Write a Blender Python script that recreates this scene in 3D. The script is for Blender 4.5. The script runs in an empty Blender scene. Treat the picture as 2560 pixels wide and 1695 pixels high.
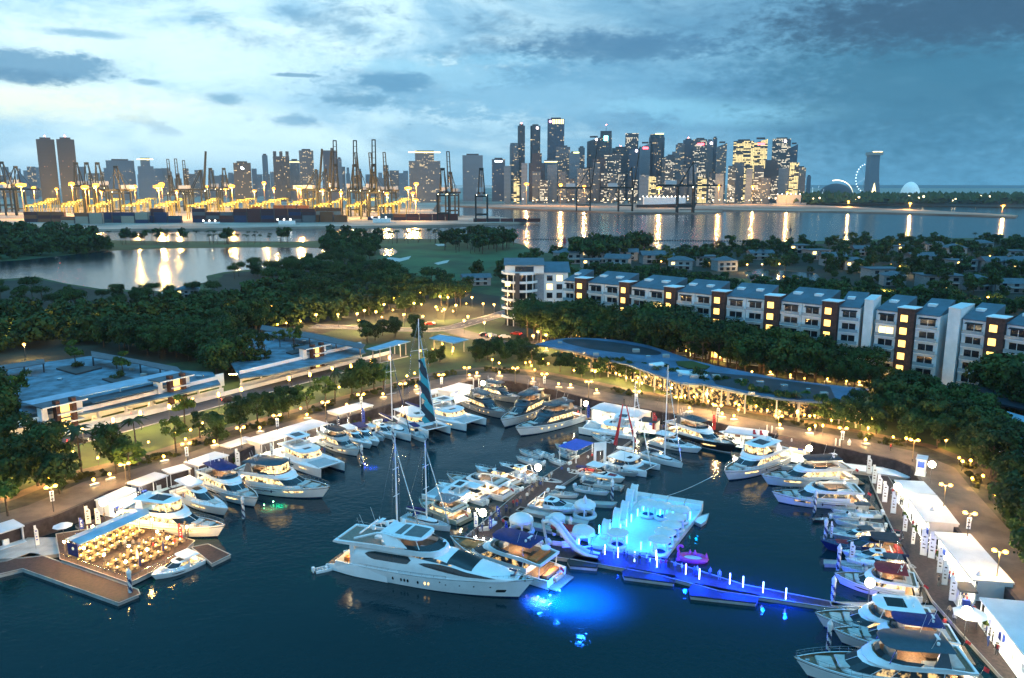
import bpy, math, random
from math import *
from mathutils import Vector, Matrix
R = random.Random(11)
# ---------------------------------------------------------------- camera
FPX, CX, CY, HC = 2000.0, 1280.0, 847.5, 60.0
PT = atan(387.5 / FPX); SP, CP = sin(PT), cos(PT)
S = bpy.context.scene
cam = bpy.data.objects.new('camera', bpy.data.cameras.new('camera')); S.collection.objects.link(cam)
cam.location = (0, 0, HC); cam.rotation_euler = (pi/2 - PT, 0, 0)
cam.data.sensor_width = 36; cam.data.lens = 36*FPX/2560
cam.data.clip_start = 1; cam.data.clip_end = 60000
S.camera = cam
S.view_settings.view_transform = 'Standard'; S.view_settings.look = 'None'
S.view_settings.gamma = 1; S.view_settings.exposure = 0.6
S.render.engine = 'CYCLES'
S.cycles.sample_clamp_indirect = 3.0; S.cycles.max_bounces = 5
S.cycles.diffuse_bounces = 2; S.cycles.glossy_bounces = 2
S.cycles.caustics_reflective = False; S.cycles.caustics_refractive = False

def ray(px, py):
    u = (px-CX)/FPX; v = (py-CY)/FPX
    return Vector((u, CP - v*SP, -SP - v*CP))
def G(px, py, z=0.0):            # where the photograph's sight line meets the level z
    d = ray(px, py); t = (z-HC)/d.z
    return Vector((d.x*t, d.y*t, z))
def GD(px, y, z=3.0):            # ground point in column px at distance y
    u = (px-CX)/FPX
    return Vector((u*(y*CP - (z-HC)*SP), y, z))
def ztop(y, py):                 # height seen at row py at distance y
    v = (py-CY)/FPX
    return HC + y*(v*CP+SP)/(v*SP-CP)
def lin(c):
    return tuple(((x/12.92) if x <= .04045 else ((x+.055)/1.055)**2.4) for x in c)
def rgb(r, g, b): return lin((r/255., g/255., b/255.))

# ---------------------------------------------------------------- node helper
class NT:
    def __init__(s, t): s.t = t; s.n = t.nodes; s.l = t.links
    def put(s, i, v):
        if isinstance(v, bpy.types.NodeSocket): s.l.new(v, i)
        elif v is not None:
            if hasattr(i.default_value, '__len__'):
                v = tuple(v) if hasattr(v, '__len__') else (v,)*len(i.default_value)
                if len(i.default_value) == 4 and len(v) == 3: v = v+(1,)
            i.default_value = v
    def m(s, op, a, b=None, c=None, clamp=False):
        n = s.n.new('ShaderNodeMath'); n.operation = op; n.use_clamp = clamp
        for k, v in enumerate((a, b, c)):
            if v is not None: s.put(n.inputs[k], v)
        return n.outputs[0]
    def mix(s, f, a, b):
        n = s.n.new('ShaderNodeMix'); n.data_type = 'RGBA'
        s.put(n.inputs[0], f); s.put(n.inputs[6], a); s.put(n.inputs[7], b)
        return n.outputs[2]
    def noise(s, vec, scale, detail=3, rough=.55, dist=0):
        n = s.n.new('ShaderNodeTexNoise')
        if vec is not None: s.put(n.inputs['Vector'], vec)
        n.inputs['Scale'].default_value = scale; n.inputs['Detail'].default_value = detail
        n.inputs['Roughness'].default_value = rough; n.inputs['Distortion'].default_value = dist
        return n.outputs[0]
    def ss(s, x, a, b):
        n = s.n.new('ShaderNodeMapRange'); n.interpolation_type = 'SMOOTHSTEP'
        s.put(n.inputs[0], x); n.inputs[1].default_value = a; n.inputs[2].default_value = b
        return n.outputs[0]
    def xyz(s, x, y, z=0):
        n = s.n.new('ShaderNodeCombineXYZ')
        for k, v in enumerate((x, y, z)): s.put(n.inputs[k], v)
        return n.outputs[0]
    def sep(s, v):
        n = s.n.new('ShaderNodeSeparateXYZ'); s.l.new(v, n.inputs[0]); return n.outputs
    def tc(s, k): return s.n.new('ShaderNodeTexCoord').outputs[k]

# ---------------------------------------------------------------- sky: dusk NISHITA under broken cloud, laid out by compass direction
W = bpy.data.worlds.new('World'); S.world = W; W.use_nodes = True
t = NT(W.node_tree); t.n.clear()
SUN_EL, SUN_AZ = radians(1.5), radians(-62)
sky = t.n.new('ShaderNodeTexSky'); sky.sky_type = 'NISHITA'; sky.sun_disc = False
sky.sun_elevation = SUN_EL; sky.sun_rotation = SUN_AZ
d = t.sep(t.tc('Generated'))
az = t.m('MULTIPLY', t.m('ARCTAN2', d[0], d[1]), 57.29578)
el = t.m('MULTIPLY', t.m('ARCSINE', d[2]), 57.29578)
def AE(px, py):
    r = ray(px, py).normalized(); return degrees(atan2(r.x, r.y)), degrees(asin(r.z))
ela = t.m('ABSOLUTE', el)
v1 = t.xyz(t.m('MULTIPLY', az, .055), t.m('MULTIPLY', ela, .17))
n1 = t.noise(v1, 1.6, 6, .58, .7)
v2 = t.xyz(t.m('MULTIPLY', az, .16), t.m('MULTIPLY', ela, .42), 3.1)
n2 = t.noise(v2, 1.5, 7, .62, .3)
v3 = t.xyz(t.m('MULTIPLY', az, .5), t.m('MULTIPLY', ela, .9), 7.7)
n3 = t.noise(v3, 1.3, 6, .62)
n4 = t.noise(t.xyz(t.m('MULTIPLY', az, 1.1), t.m('MULTIPLY', ela, 2.6), 2.2), 1.2, 5, .65)
n3 = t.m('ADD', t.m('MULTIPLY', n3, .5), t.m('MULTIPLY', n4, .5))
lr = t.ss(az, -26, 30)
col = t.mix(lr, rgb(176, 205, 218), rgb(92, 146, 172))
col = t.mix(t.ss(el, 2, 24), col, t.mix(lr, rgb(140, 180, 204), rgb(84, 128, 156)))
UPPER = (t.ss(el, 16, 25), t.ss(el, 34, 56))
hz = t.ss(el, 3.2, -.3)
col = t.mix(t.m('MULTIPLY', hz, .55), col, t.mix(lr, rgb(140, 178, 198), rgb(98, 150, 176)))
col = t.mix(t.ss(t.m('ABSOLUTE', az), 50, 95), col, (.50, .92, 1.2))  # unseen sky beside and behind the camera, brightened to light faces towards it
# bright thin cloud, mostly on the left
b = t.m('MULTIPLY', t.ss(n1, .40, .62), t.m('SUBTRACT', 1.05, t.ss(az, -14, 16)))
b = t.m('MULTIPLY', b, t.m('MULTIPLY', t.ss(el, .2, 3.0), t.ss(el, 24, 10)))
col = t.mix(t.m('MULTIPLY', b, .95), col, rgb(222, 234, 232))
# grey blue bands over everything
g = t.m('MULTIPLY', t.ss(n2, .50, .68), t.ss(el, 1.2, 5))
col = t.mix(t.m('MULTIPLY', g, .62), col, t.mix(lr, rgb(108, 148, 174), rgb(62, 102, 130)))
h = t.m('MULTIPLY', t.ss(n2, .46, .30), t.ss(el, .5, 4))
col = t.mix(t.m('MULTIPLY', h, .5), col, t.mix(lr, rgb(215, 230, 232), rgb(135, 184, 206)))
def blob(px, py, wx, wy, c, k=1.0, amp=1.5, soft=.35):
    global col
    a, e = AE(px, py); a2, e2 = AE(px+wx, py); a3, e3 = AE(px, py-wy)
    ra = t.m('DIVIDE', t.m('SUBTRACT', az, a), abs(a2-a)); re = t.m('DIVIDE', t.m('SUBTRACT', el, e), abs(e3-e))
    r = t.m('SQRT', t.m('ADD', t.m('MULTIPLY', ra, ra), t.m('MULTIPLY', re, re)))
    r = t.m('ADD', r, t.m('MULTIPLY', t.m('SUBTRACT', n3, .5), amp*2.4))
    col = t.mix(t.m('MULTIPLY', t.ss(r, 1+soft, 1-soft), k), col, c)
blob(60, 250, 380, 42, rgb(255, 244, 214), .9, 1.0, .9)
blob(300, 120, 480, 70, rgb(240, 244, 236), .75, 1.2, .7)
blob(620, 180, 360, 45, rgb(220, 234, 236), .55, 1.4, .7)
blob(1180, 215, 340, 70, rgb(108, 156, 182), .7, 1.6, .4)
blob(1560, 230, 420, 95, rgb(106, 154, 180), .6, 1.4, .5)
blob(1480, 105, 230, 30, rgb(88, 128, 156), .6, 1.2, .6)
blob(1820, 60, 300, 60, rgb(92, 134, 160), .4, 1.4, .7)
blob(2300, 40, 420, 55, rgb(84, 112, 136), .55, 1.2, .7)
blob(1900, 285, 230, 28, rgb(146, 196, 214), .8, 1.4, .5)
blob(1660, 262, 150, 18, rgb(150, 200, 216), .6, 1.2, .6)
blob(1880, 215, 170, 34, rgb(86, 132, 160), .55, 1.1, .6)
blob(1000, 165, 120, 16, rgb(170, 208, 220), .6, 1.2, .6)
blob(1260, 150, 130, 14, rgb(140, 186, 206), .6, 1.2, .6)
blob(2330, 200, 520, 210, rgb(58, 108, 130), .85, 1.1, .7)
blob(2420, 30, 520, 80, rgb(58, 82, 104), .8, 1.2, .5)
blob(1560, 120, 260, 32, rgb(74, 114, 142), .6, 1.5, .4)
blob(1330, 250, 260, 40, rgb(150, 190, 208), .5, 1.5, .5)
blob(1130, 190, 150, 26, rgb(158, 198, 214), .55, 1.5, .4)
blob(90, 165, 190, 42, rgb(100, 144, 170), .9, 1.15, .4)
blob(40, 190, 130, 18, rgb(90, 132, 158), .7, 1.0, .5)
blob(215, 83, 100, 10, rgb(128, 168, 190), .8, 1.2, .6)
blob(565, 247, 44, 13, rgb(112, 156, 180), .8, 1.3, .6)
blob(735, 300, 55, 15, rgb(118, 160, 184), .8, 1.3, .6)
blob(372, 206, 30, 7, rgb(120, 160, 184), .7, 1.2, .6)
blob(742, 188, 60, 5, rgb(104, 144, 168), .8, .9, .4)
blob(900, 250, 90, 14, rgb(104, 148, 172), .8, 1.1, .4)
blob(1000, 205, 90, 24, rgb(92, 140, 168), .8, 1.2, .35)
col = t.mix(UPPER[0], col, (.05, .20, .27)); col = t.mix(UPPER[1], col, (.22, .84, 1.32))  # unseen upper sky shaped for light: dark band for water, bright dome for boats
bga = t.n.new('ShaderNodeBackground'); t.l.new(sky.outputs[0], bga.inputs[0]); bga.inputs[1].default_value = .1
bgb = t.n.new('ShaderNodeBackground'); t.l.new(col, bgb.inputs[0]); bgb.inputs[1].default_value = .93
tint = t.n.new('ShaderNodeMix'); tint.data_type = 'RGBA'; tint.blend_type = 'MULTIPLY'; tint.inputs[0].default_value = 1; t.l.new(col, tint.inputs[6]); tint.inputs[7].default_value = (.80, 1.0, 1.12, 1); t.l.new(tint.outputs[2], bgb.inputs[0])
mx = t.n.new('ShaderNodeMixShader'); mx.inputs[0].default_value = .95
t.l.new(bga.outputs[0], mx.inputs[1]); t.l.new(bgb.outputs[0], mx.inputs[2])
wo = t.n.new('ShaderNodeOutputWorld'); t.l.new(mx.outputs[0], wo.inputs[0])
# the sun has all but set: one weak, very soft lamp from the bright side of the sky
sl = bpy.data.lights.new('sun', 'SUN'); sl.energy = .25; sl.angle = radians(25); sl.color = (1, .93, .84)
so = bpy.data.objects.new('sun', sl); S.collection.objects.link(so)
so.rotation_euler = (radians(68), 0, radians(62))

# ---------------------------------------------------------------- mesh builder and object tree
class MB:
    def __init__(s): s.v = []; s.f = []; s.mi = []; s.c = 0; s.M = None
    def add(s, vs, fs):
        o = len(s.v)
        if s.M is not None: vs = [tuple(s.M @ Vector(p)) for p in vs]
        s.v += [tuple(p) for p in vs]; s.f += [[i+o for i in f] for f in fs]; s.mi += [s.c]*len(fs)
        return s
    def mat(s, c): s.c = c; return s
    def box(s, x0, x1, y0, y1, z0, z1):
        return s.add([(x0,y0,z0),(x1,y0,z0),(x1,y1,z0),(x0,y1,z0),(x0,y0,z1),(x1,y0,z1),(x1,y1,z1),(x0,y1,z1)],
                     [(3,2,1,0),(4,5,6,7),(0,1,5,4),(1,2,6,5),(2,3,7,6),(3,0,4,7)])
    def bbox(s, x0, x1, y0, y1, z0, z1, b=.1):      # box with chamfered upright and top edges
        def ring(i, z): return [(x0+i+b,y0+i,z),(x1-i-b,y0+i,z),(x1-i,y0+i+b,z),(x1-i,y1-i-b,z),(x1-i-b,y1-i,z),(x0+i+b,y1-i,z),(x0+i,y1-i-b,z),(x0+i,y0+i+b,z)]
        vs = ring(0, z0)+ring(0, z1-b)+ring(b, z1)
        fs = [list(range(7,-1,-1)), list(range(16,24))]
        for k in (0, 8): fs += [(k+i, k+(i+1)%8, k+8+(i+1)%8, k+8+i) for i in range(8)]
        return s.add(vs, fs)
    def prism(s, poly, z0, z1):
        n = len(poly); a = sum(poly[i][0]*poly[(i+1)%n][1]-poly[(i+1)%n][0]*poly[i][1] for i in range(n))
        if a < 0: poly = poly[::-1]
        vs = [(p[0],p[1],z0) for p in poly]+[(p[0],p[1],z1) for p in poly]
        return s.add(vs, [list(range(n-1,-1,-1)), list(range(n,2*n))]+[(i,(i+1)%n,n+(i+1)%n,n+i) for i in range(n)])
    def tube(s, a, b, r, r2=None, n=6, cap=True):
        a = Vector(a); b = Vector(b); r2 = r if r2 is None else r2
        w = (b-a).normalized(); u = w.orthogonal().normalized(); q = w.cross(u)
        vs = [tuple(a+(u*cos(2*pi*i/n)+q*sin(2*pi*i/n))*r) for i in range(n)]+[tuple(b+(u*cos(2*pi*i/n)+q*sin(2*pi*i/n))*r2) for i in range(n)]
        fs = [(i,(i+1)%n,n+(i+1)%n,n+i) for i in range(n)]
        if cap: fs += [list(range(n-1,-1,-1)), list(range(n,2*n))]
        return s.add(vs, fs)
    def path(s, pts, r, n=5):
        for i in range(len(pts)-1): s.tube(pts[i], pts[i+1], r, n=n)
        return s
    def lathe(s, prof, c=(0,0,0), n=12, sx=1, sy=1):
        vs = []
        for r, z in prof: vs += [(c[0]+max(r,1e-3)*sx*cos(2*pi*i/n), c[1]+max(r,1e-3)*sy*sin(2*pi*i/n), c[2]+z) for i in range(n)]
        fs = []
        for k in range(len(prof)-1):
            fs += [(k*n+i, k*n+(i+1)%n, (k+1)*n+(i+1)%n, (k+1)*n+i) for i in range(n)]
        fs += [list(range(n-1,-1,-1)), list(range((len(prof)-1)*n, len(prof)*n))]
        return s.add(vs, fs)
    def ball(s, c, r, n=10, sz=1):
        return s.lathe([(r*sin(pi*k/6), -r*sz*cos(pi*k/6)) for k in range(7)], c, n)
    def grid(s, rows, closed=False):                # rows of equal length -> quads
        n = len(rows[0]); vs = [p for r in rows for p in r]; fs = []
        for k in range(len(rows)-1):
            for i in range(n if closed else n-1):
                j = (i+1) % n
                fs.append((k*n+i, k*n+j, (k+1)*n+j, (k+1)*n+i))
        return s.add(vs, fs)
    def slab(s, outline, z0, z1): return s.prism(outline, z0, z1)
    def torus(s, c, R1, r, n=16, m=6, sx=1, sy=1):
        rows = []
        for i in range(n+1):
            a = 2*pi*i/n
            rows.append([(c[0]+(R1+r*cos(2*pi*j/m))*cos(a)*sx, c[1]+(R1+r*cos(2*pi*j/m))*sin(a)*sy, c[2]+r*sin(2*pi*j/m)) for j in range(m)])
        return s.grid(rows, True)
    def build(s, name, mats, parent=None, loc=None, rotz=0, smooth=False):
        if not isinstance(mats, (list, tuple)): mats = [mats]
        me = bpy.data.meshes.new(name); me.from_pydata(s.v, [], s.f)
        for m in mats: me.materials.append(m)
        if len(mats) > 1: me.polygons.foreach_set('material_index', s.mi)
        if smooth: me.polygons.foreach_set('use_smooth', [True]*len(s.f)); me.set_sharp_from_angle(angle=radians(38))
        me.update()
        o = bpy.data.objects.new(name, me); S.collection.objects.link(o)
        if parent: o.parent = parent
        if loc is not None: o.location = loc
        if rotz: o.rotation_euler = (0, 0, rotz)
        return o
def tag(o, label=None, cat=None, group=None, kind=None):
    if label: o['label'] = label
    if cat: o['category'] = cat
    if group: o['group'] = group
    if kind: o['kind'] = kind
    return o
def thing(name, label, cat, loc=(0,0,0), rotz=0, group=None, sc=None):
    o = bpy.data.objects.new(name, None); S.collection.objects.link(o)
    o.location = loc; o.rotation_euler = (0, 0, rotz); o.empty_display_size = .2
    if sc: o.scale = (sc, sc, sc) if not hasattr(sc, '__len__') else sc
    return tag(o, label, cat, group)
def dup(root, loc, rotz=0, label=None, group=None, sc=None):
    kids = {}
    for ch in ALLKIDS(root): kids.setdefault(ch.parent, []).append(ch)
    def rec(o, par):
        c = o.copy(); S.collection.objects.link(c)
        if par: c.parent = par
        for k in kids.get(o, []): rec(k, c)
        return c
    r = rec(root, None); r.location = loc; r.rotation_euler = (0, 0, rotz)
    if label: r['label'] = label
    if group: r['group'] = group
    if sc: r.scale = (sc, sc, sc) if not hasattr(sc, '__len__') else sc
    return r
_kc = {}
def ALLKIDS(root):
    if root.name in _kc: return _kc[root.name]
    out = []
    def go(o):
        for k in list(o.children): out.append(k); go(k)
    go(root); _kc[root.name] = out
    return out
class Copier:                                       # first use keeps the original, later uses copy it
    def __init__(s, root): s.r = root; s.first = True; s.kids = None
    def put(s, loc, rotz=0, label=None, group=None, sc=None):
        if s.first:
            s.first = False; ALLKIDS(s.r)
            o = s.r; o.location = loc; o.rotation_euler = (0, 0, rotz)
            if label: o['label'] = label
            if group: o['group'] = group
            if sc: o.scale = (sc, sc, sc) if not hasattr(sc, '__len__') else sc
            return o
        return dup(s.r, loc, rotz, label, group, sc)
ORD = 'first second third fourth fifth sixth seventh eighth ninth tenth eleventh twelfth thirteenth fourteenth fifteenth sixteenth seventeenth eighteenth nineteenth twentieth'.split()
def ordn(i):
    return ORD[i] if i < 20 else ('twenty-'+ORD[i-20] if i < 29 else ('thirty-'+ORD[i-30] if 30 <= i < 39 else ('thirtieth' if i == 29 else 'fortieth')))

# ---------------------------------------------------------------- materials
def pm(name, c, rough=.6, metal=0, var=.12, scale=1.5, bump=0, spec=None, bscale=None, c2=None):
    m = bpy.data.materials.new(name); m.use_nodes = True
    q = NT(m.node_tree); b = q.n['Principled BSDF']
    co = q.tc('Object'); n = q.noise(co, scale, 4, .6)
    c2 = c2 or tuple(x*(1-var*2) for x in c)
    q.l.new(q.mix(q.ss(n, .3, .7), c2, tuple(min(1, x*(1+var*.5)) for x in c)), b.inputs['Base Color'])
    b.inputs['Roughness'].default_value = rough; b.inputs['Metallic'].default_value = metal
    if spec is not None: b.inputs['Specular IOR Level'].default_value = spec
    if bump:
        bn = q.n.new('ShaderNodeBump'); bn.inputs['Strength'].default_value = bump; bn.inputs['Distance'].default_value = .05
        q.l.new(q.noise(co, bscale or scale*6, 3), bn.inputs['Height']); q.l.new(bn.outputs[0], b.inputs['Normal'])
    return m
def em(name, c, k, samp=True):
    m = bpy.data.materials.new(name); m.use_nodes = True
    q = NT(m.node_tree); b = q.n['Principled BSDF']
    b.inputs['Base Color'].default_value = (*[min(.8, x) for x in c], 1)
    b.inputs['Emission Color'].default_value = (*c, 1); b.inputs['Emission Strength'].default_value = k
    m.cycles.emission_sampling = 'AUTO' if samp else 'NONE'
    return m
def litglass(name, c, k, base=(.02,.025,.03), thr=(.42,.6), scale=.9, samp=False):
    m = bpy.data.materials.new(name); m.use_nodes = True       # tinted glass with a lit room behind it
    q = NT(m.node_tree); b = q.n['Principled BSDF']
    b.inputs['Base Color'].default_value = (*base, 1); b.inputs['Roughness'].default_value = .12
    n = q.noise(q.tc('Object'), scale, 3, .6)
    b.inputs['Emission Color'].default_value = (*c, 1)
    q.l.new(q.m('MULTIPLY', q.ss(n, *thr), k), b.inputs['Emission Strength'])
    m.cycles.emission_sampling = 'AUTO' if samp else 'NONE'
    return m
WARM = (1., .62, .22); WARMW = (1., .78, .48)
M = dict(
 white=pm('gelcoat_white', (.78,.80,.82), .28, var=.04, scale=.6),
 cream=pm('gelcoat_cream', (.72,.66,.52), .35, var=.05),
 grey=pm('gelcoat_grey', (.36,.38,.40), .3, var=.06),
 navy=pm('gelcoat_navy', (.012,.02,.07), .25, var=.1),
 black=pm('gelcoat_black', (.012,.013,.016), .3, var=.1),
 darkroof=pm('dark_hardtop', (.03,.05,.07), .35, var=.1),
 glass=pm('tinted_glass', (.012,.016,.022), .08, var=.1),
 teak=pm('teak', (.22,.13,.07), .6, var=.25, scale=4),
 deckgrey=pm('deck_grey', (.4,.42,.44), .7, var=.1, scale=3),
 cushion=pm('cushion', (.5,.48,.45), .85, var=.08),
 cushiongrey=pm('cushion_grey', (.2,.21,.23), .85, var=.1),
 orange=pm('cushion_orange', (.55,.17,.04), .8),
 steel=pm('stainless', (.6,.62,.64), .25, .9, var=.05),
 bluecloth=pm('blue_canvas', (.01,.02,.13), .85, var=.15, bump=.3),
 redcloth=pm('red_canvas', (.25,.015,.02), .85, var=.15),
 dkcloth=pm('dark_canvas', (.02,.035,.05), .85, var=.15),
 rubber=pm('black_rubber', (.015,.015,.017), .7),
 orubber=pm('inflatable_grey', (.45,.46,.48), .5),
 litw=litglass('lit_window', WARM, 1.6),
 litb=litglass('bright_window', (1.,.66,.26), 1.9, thr=(.36,.60), scale=1.3),
 litd=litglass('dim_window', WARM, .9, thr=(.5,.66)),
 tent=pm('tent_fabric', (.62,.63,.66), .75, var=.05, scale=.4),
 tentin=em('tent_lamp', (1.,.9,.6), 110.),
 lamp=em('warm_lamp', (1.,.46,.06), 9., False),
 lampsm=em('small_warm_lamp', (1.,.46,.06), 8., False),
 globe=em('globe_lamp', (1.,.80,.5), 30.),
 lampw=em('white_lamp', (1.,.95,.85), 60.),
 post=pm('lamp_post', (.28,.2,.1), .5, .2),
 dpost=pm('dark_post', (.05,.05,.055), .5),
 wood=pm('dock_boards', (.055,.028,.026), .8, var=.25, scale=2, bump=.3),
 concrete=pm('concrete', (.4,.38,.36), .85, var=.12, scale=.5, bump=.2),
 whitewall=pm('white_render', (.8,.81,.82), .8, var=.07, scale=.3, bump=.1),
 redbrick=pm('red_brown_stone', (.09,.04,.032), .85, var=.25, scale=1.5, bump=.3),
 roofblue=pm('blue_metal_roof', (.24,.42,.56), .45, .2, var=.1, scale=.4),
 roofdark=pm('slate_roof', (.07,.095,.12), .6, var=.18, scale=.6),
 darkwall=pm('dark_cladding', (.06,.055,.06), .7),
 piling=pm('piling_white', (.7,.7,.7), .6), pilingb=pm('piling_blue', (.02,.03,.09), .6),
 leds=em('blue_led', (.25,.35,1.), 10., False), ledc=em('cyan_led', (.06,.8,1.), 9., False),
 bark=pm('bark', (.09,.065,.045), .9, var=.3, scale=3),
 blue=pm('blue_banner', (.02,.06,.4), .7), red=pm('red_banner', (.45,.02,.03), .7),
 skin=pm('skin', (.45,.28,.2), .6), hair=pm('hair', (.02,.015,.012), .7),
)
def leafmat(name, c, var=.4):
    m = bpy.data.materials.new(name); m.use_nodes = True
    q = NT(m.node_tree); b = q.n['Principled BSDF']
    rnd = q.n.new('ShaderNodeObjectInfo').outputs['Random']
    gp = q.n.new('ShaderNodeNewGeometry').outputs['Position']; n = q.m('ADD', q.m('MULTIPLY', q.noise(q.tc('Object'), .35, 4, .7), .5), q.m('MULTIPLY', q.noise(gp, .09, 2, .5), .5))
    c1 = q.mix(q.ss(n, .38, .62), tuple(x*(1-var*1.4) for x in c), (c[0]*1.9, c[1]*1.5, c[2]*1.1))
    c1 = q.mix(q.m('MULTIPLY', rnd, .45), c1, (c[0]*1.5, c[1]*.95, c[2]*.6))
    q.l.new(c1, b.inputs['Base Color']); b.inputs['Roughness'].default_value = .75
    b.inputs['Specular IOR Level'].default_value = .2
    return m
M['leaf'] = leafmat('leaves', (.025,.060,.017)); M['leaf2'] = leafmat('leaves_bright', (.045,.095,.018))
M['palm'] = leafmat('palm_fronds', (.024,.042,.02)); M['hedge'] = leafmat('hedge_leaves', (.035,.05,.014))

def downlight(parent, loc, w, c, cone=100, r=.3):
    l = bpy.data.lights.new('added_glow_spot', 'SPOT'); l.energy = w; l.color = c; l.spot_size = radians(cone); l.spot_blend = 1.0; l.shadow_soft_size = r
    o = bpy.data.objects.new('floodlight', l); S.collection.objects.link(o); o.parent = parent; o.location = loc; return o  # added spot hung in mid-air to imitate lamps glowing under the water
def bulb(parent, loc, w, r=.2, c=(1.,.58,.2), name='bulb'):
    k = (name, round(w,1), r, c)
    if k not in BULBS:
        l = bpy.data.lights.new(name, 'POINT'); l.energy = w; l.color = c; l.shadow_soft_size = r; BULBS[k] = l
    o = bpy.data.objects.new(name, BULBS[k]); S.collection.objects.link(o); o.parent = parent; o.location = loc; return o
BULBS = {}
# ================================================================ water and land
def struct(name, mb, m, kind='structure', label=None):
    o = mb.build(name, m); tag(o, kind=kind, label=label); return o
def watermat(name, deep, rough, bs, far=.10):
    m = bpy.data.materials.new(name); m.use_nodes = True
    q = NT(m.node_tree); b = q.n['Principled BSDF']; co = q.tc('Object')
    n = q.noise(co, .012, 3)
    q.l.new(q.mix(q.ss(n, .3, .7), deep, tuple(x*1.35 for x in deep)), b.inputs['Base Color'])
    b.inputs['Roughness'].default_value = rough; b.inputs['IOR'].default_value = 1.33
    ro = q.m('ADD', rough, q.m('MULTIPLY', q.ss(q.sep(co)[1], 330, 700), far)); q.l.new(ro, b.inputs['Roughness'])
    s1 = q.noise(co, bs, 3, .6, .4); s2 = q.noise(co, bs*.13, 2, .5)
    bn = q.n.new('ShaderNodeBump'); bn.inputs['Strength'].default_value = .55; bn.inputs['Distance'].default_value = .09
    q.l.new(q.m('ADD', s1, q.m('MULTIPLY', s2, 1.6)), bn.inputs['Height']); q.l.new(bn.outputs[0], b.inputs['Normal'])
    return m
WM = watermat('harbour_water', (.0002,.019,.025), .06, 1.0)
b = MB(); b.add([(-25000,-300,0),(25000,-300,0),(25000,50000,0),(-25000,50000,0)], [(0,1,2,3)])
struct('water', b, WM)

def PP(pts, z=3.0): return [G(x, y, z).to_2d()[:] if hasattr(G(x,y,z),'to_2d') else (G(x,y,z).x, G(x,y,z).y) for x, y in pts]
QUAY_PX = [(-420,1462),(0,1330),(137,1289),(228,1250),(269,1228),(406,1192),(487,1168),(544,1148),(652,1108),(838,1051),(973,1011),(1077,981),(1128,964),(1172,953),(1217,948),(1280,953),(1381,974),(1500,1003),(1693,1036),(1915,1082),(2110,1122),(2240,1150),(2278,1166),(2303,1206),(2345,1262),(2392,1325),(2440,1380),(2494,1442),(2560,1524),(2760,1780)]
QUAY = PP(QUAY_PX)
def offs(pl, d):
    out = []
    for i in range(len(pl)):
        a = Vector(pl[max(0, i-1)]); b_ = Vector(pl[min(len(pl)-1, i+1)])
        t_ = (b_-a).normalized(); n_ = Vector((-t_.y, t_.x)); out.append(tuple(Vector(pl[i])+n_*d))
    return out
def at_len(pl, s):                                   # point and heading at arc length s
    for i in range(len(pl)-1):
        a = Vector(pl[i]); b_ = Vector(pl[i+1]); L = (b_-a).length
        if s <= L or i == len(pl)-2: return a+(b_-a)*(s/L), atan2((b_-a).y, (b_-a).x)
        s -= L
def plen(pl): return sum((Vector(pl[i+1])-Vector(pl[i])).length for i in range(len(pl)-1))
FAR1 = [(4200,600),(2900,592),(2560,594),(2300,596),(2050,602),(1900,611),(1700,620),(1540,628),(1440,640),(1390,634),(1330,628),(1310,612),(1270,603),(1200,598),(1120,598),(1000,596),(860,597),(760,604),(620,603),(420,603),(250,600),(-400,592),(-1500,620),(-1500,1462)]
land = QUAY + PP(FAR1)
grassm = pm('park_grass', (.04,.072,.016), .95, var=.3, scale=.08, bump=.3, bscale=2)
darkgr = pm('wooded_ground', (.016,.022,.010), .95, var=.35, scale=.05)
b = MB(); b.prism(land, -4, 3.0); struct('ground', b, grassm)
# quay wall face: dark, weed-stained stone
QW = offs(QUAY, -.12)
b = MB()
b.grid([[(x,y,-1) for x, y in QW], [(x,y,3.02) for x, y in QW]]); b.grid([[(x,y,3.02) for x, y in QW], [(x,y,3.02) for x, y in offs(QUAY, .5)]])
struct('quay_wall', b, pm('quay_stone', (.045,.035,.04), .9, var=.3, scale=.8, bump=.4))
def strip(name, d0, d1, z, m, pl=None, kind='structure'):
    a = offs(pl or QUAY, d0); c = offs(pl or QUAY, d1); b = MB(); b.grid([[(x,y,z) for x, y in a], [(x,y,z) for x, y in c]])
    return struct(name, b, m, kind)
pave = pm('promenade_paving', (.115,.085,.07), .8, var=.22, scale=.25, bump=.15)
strip('promenade', .5, 8.6, 3.024, pave)
strip('planted_strip', 8.6, 13.5, 3.02, pm('planting_soil', (.05,.045,.025), .95, var=.4, scale=.3))
strip('footpath', 13.5, 16.3, 3.028, pm('footpath_paving', (.13,.085,.05), .85, var=.2, scale=.4))
# street behind the lawn on the left: asphalt, kerbs
ST = PP([(-420,1190),(0,1128),(120,1104),(300,1058),(520,1000),(760,938),(900,902),(980,884)])
asph = pm('asphalt', (.075,.07,.078), .85, var=.15, scale=.4)
strip('street', -7.5, -.6, 3.03, asph, ST)
def kerb(name, pl, d0, d1):
    a = offs(pl, d0); c = offs(pl, d1); b = MB()
    b.grid([[(x,y,3.0) for x,y in a],[(x,y,3.14) for x,y in a],[(x,y,3.14) for x,y in c],[(x,y,3.0) for x,y in c]]); struct(name, b, M['concrete'])
kerb('kerb', ST, -7.9, -7.5)
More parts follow.
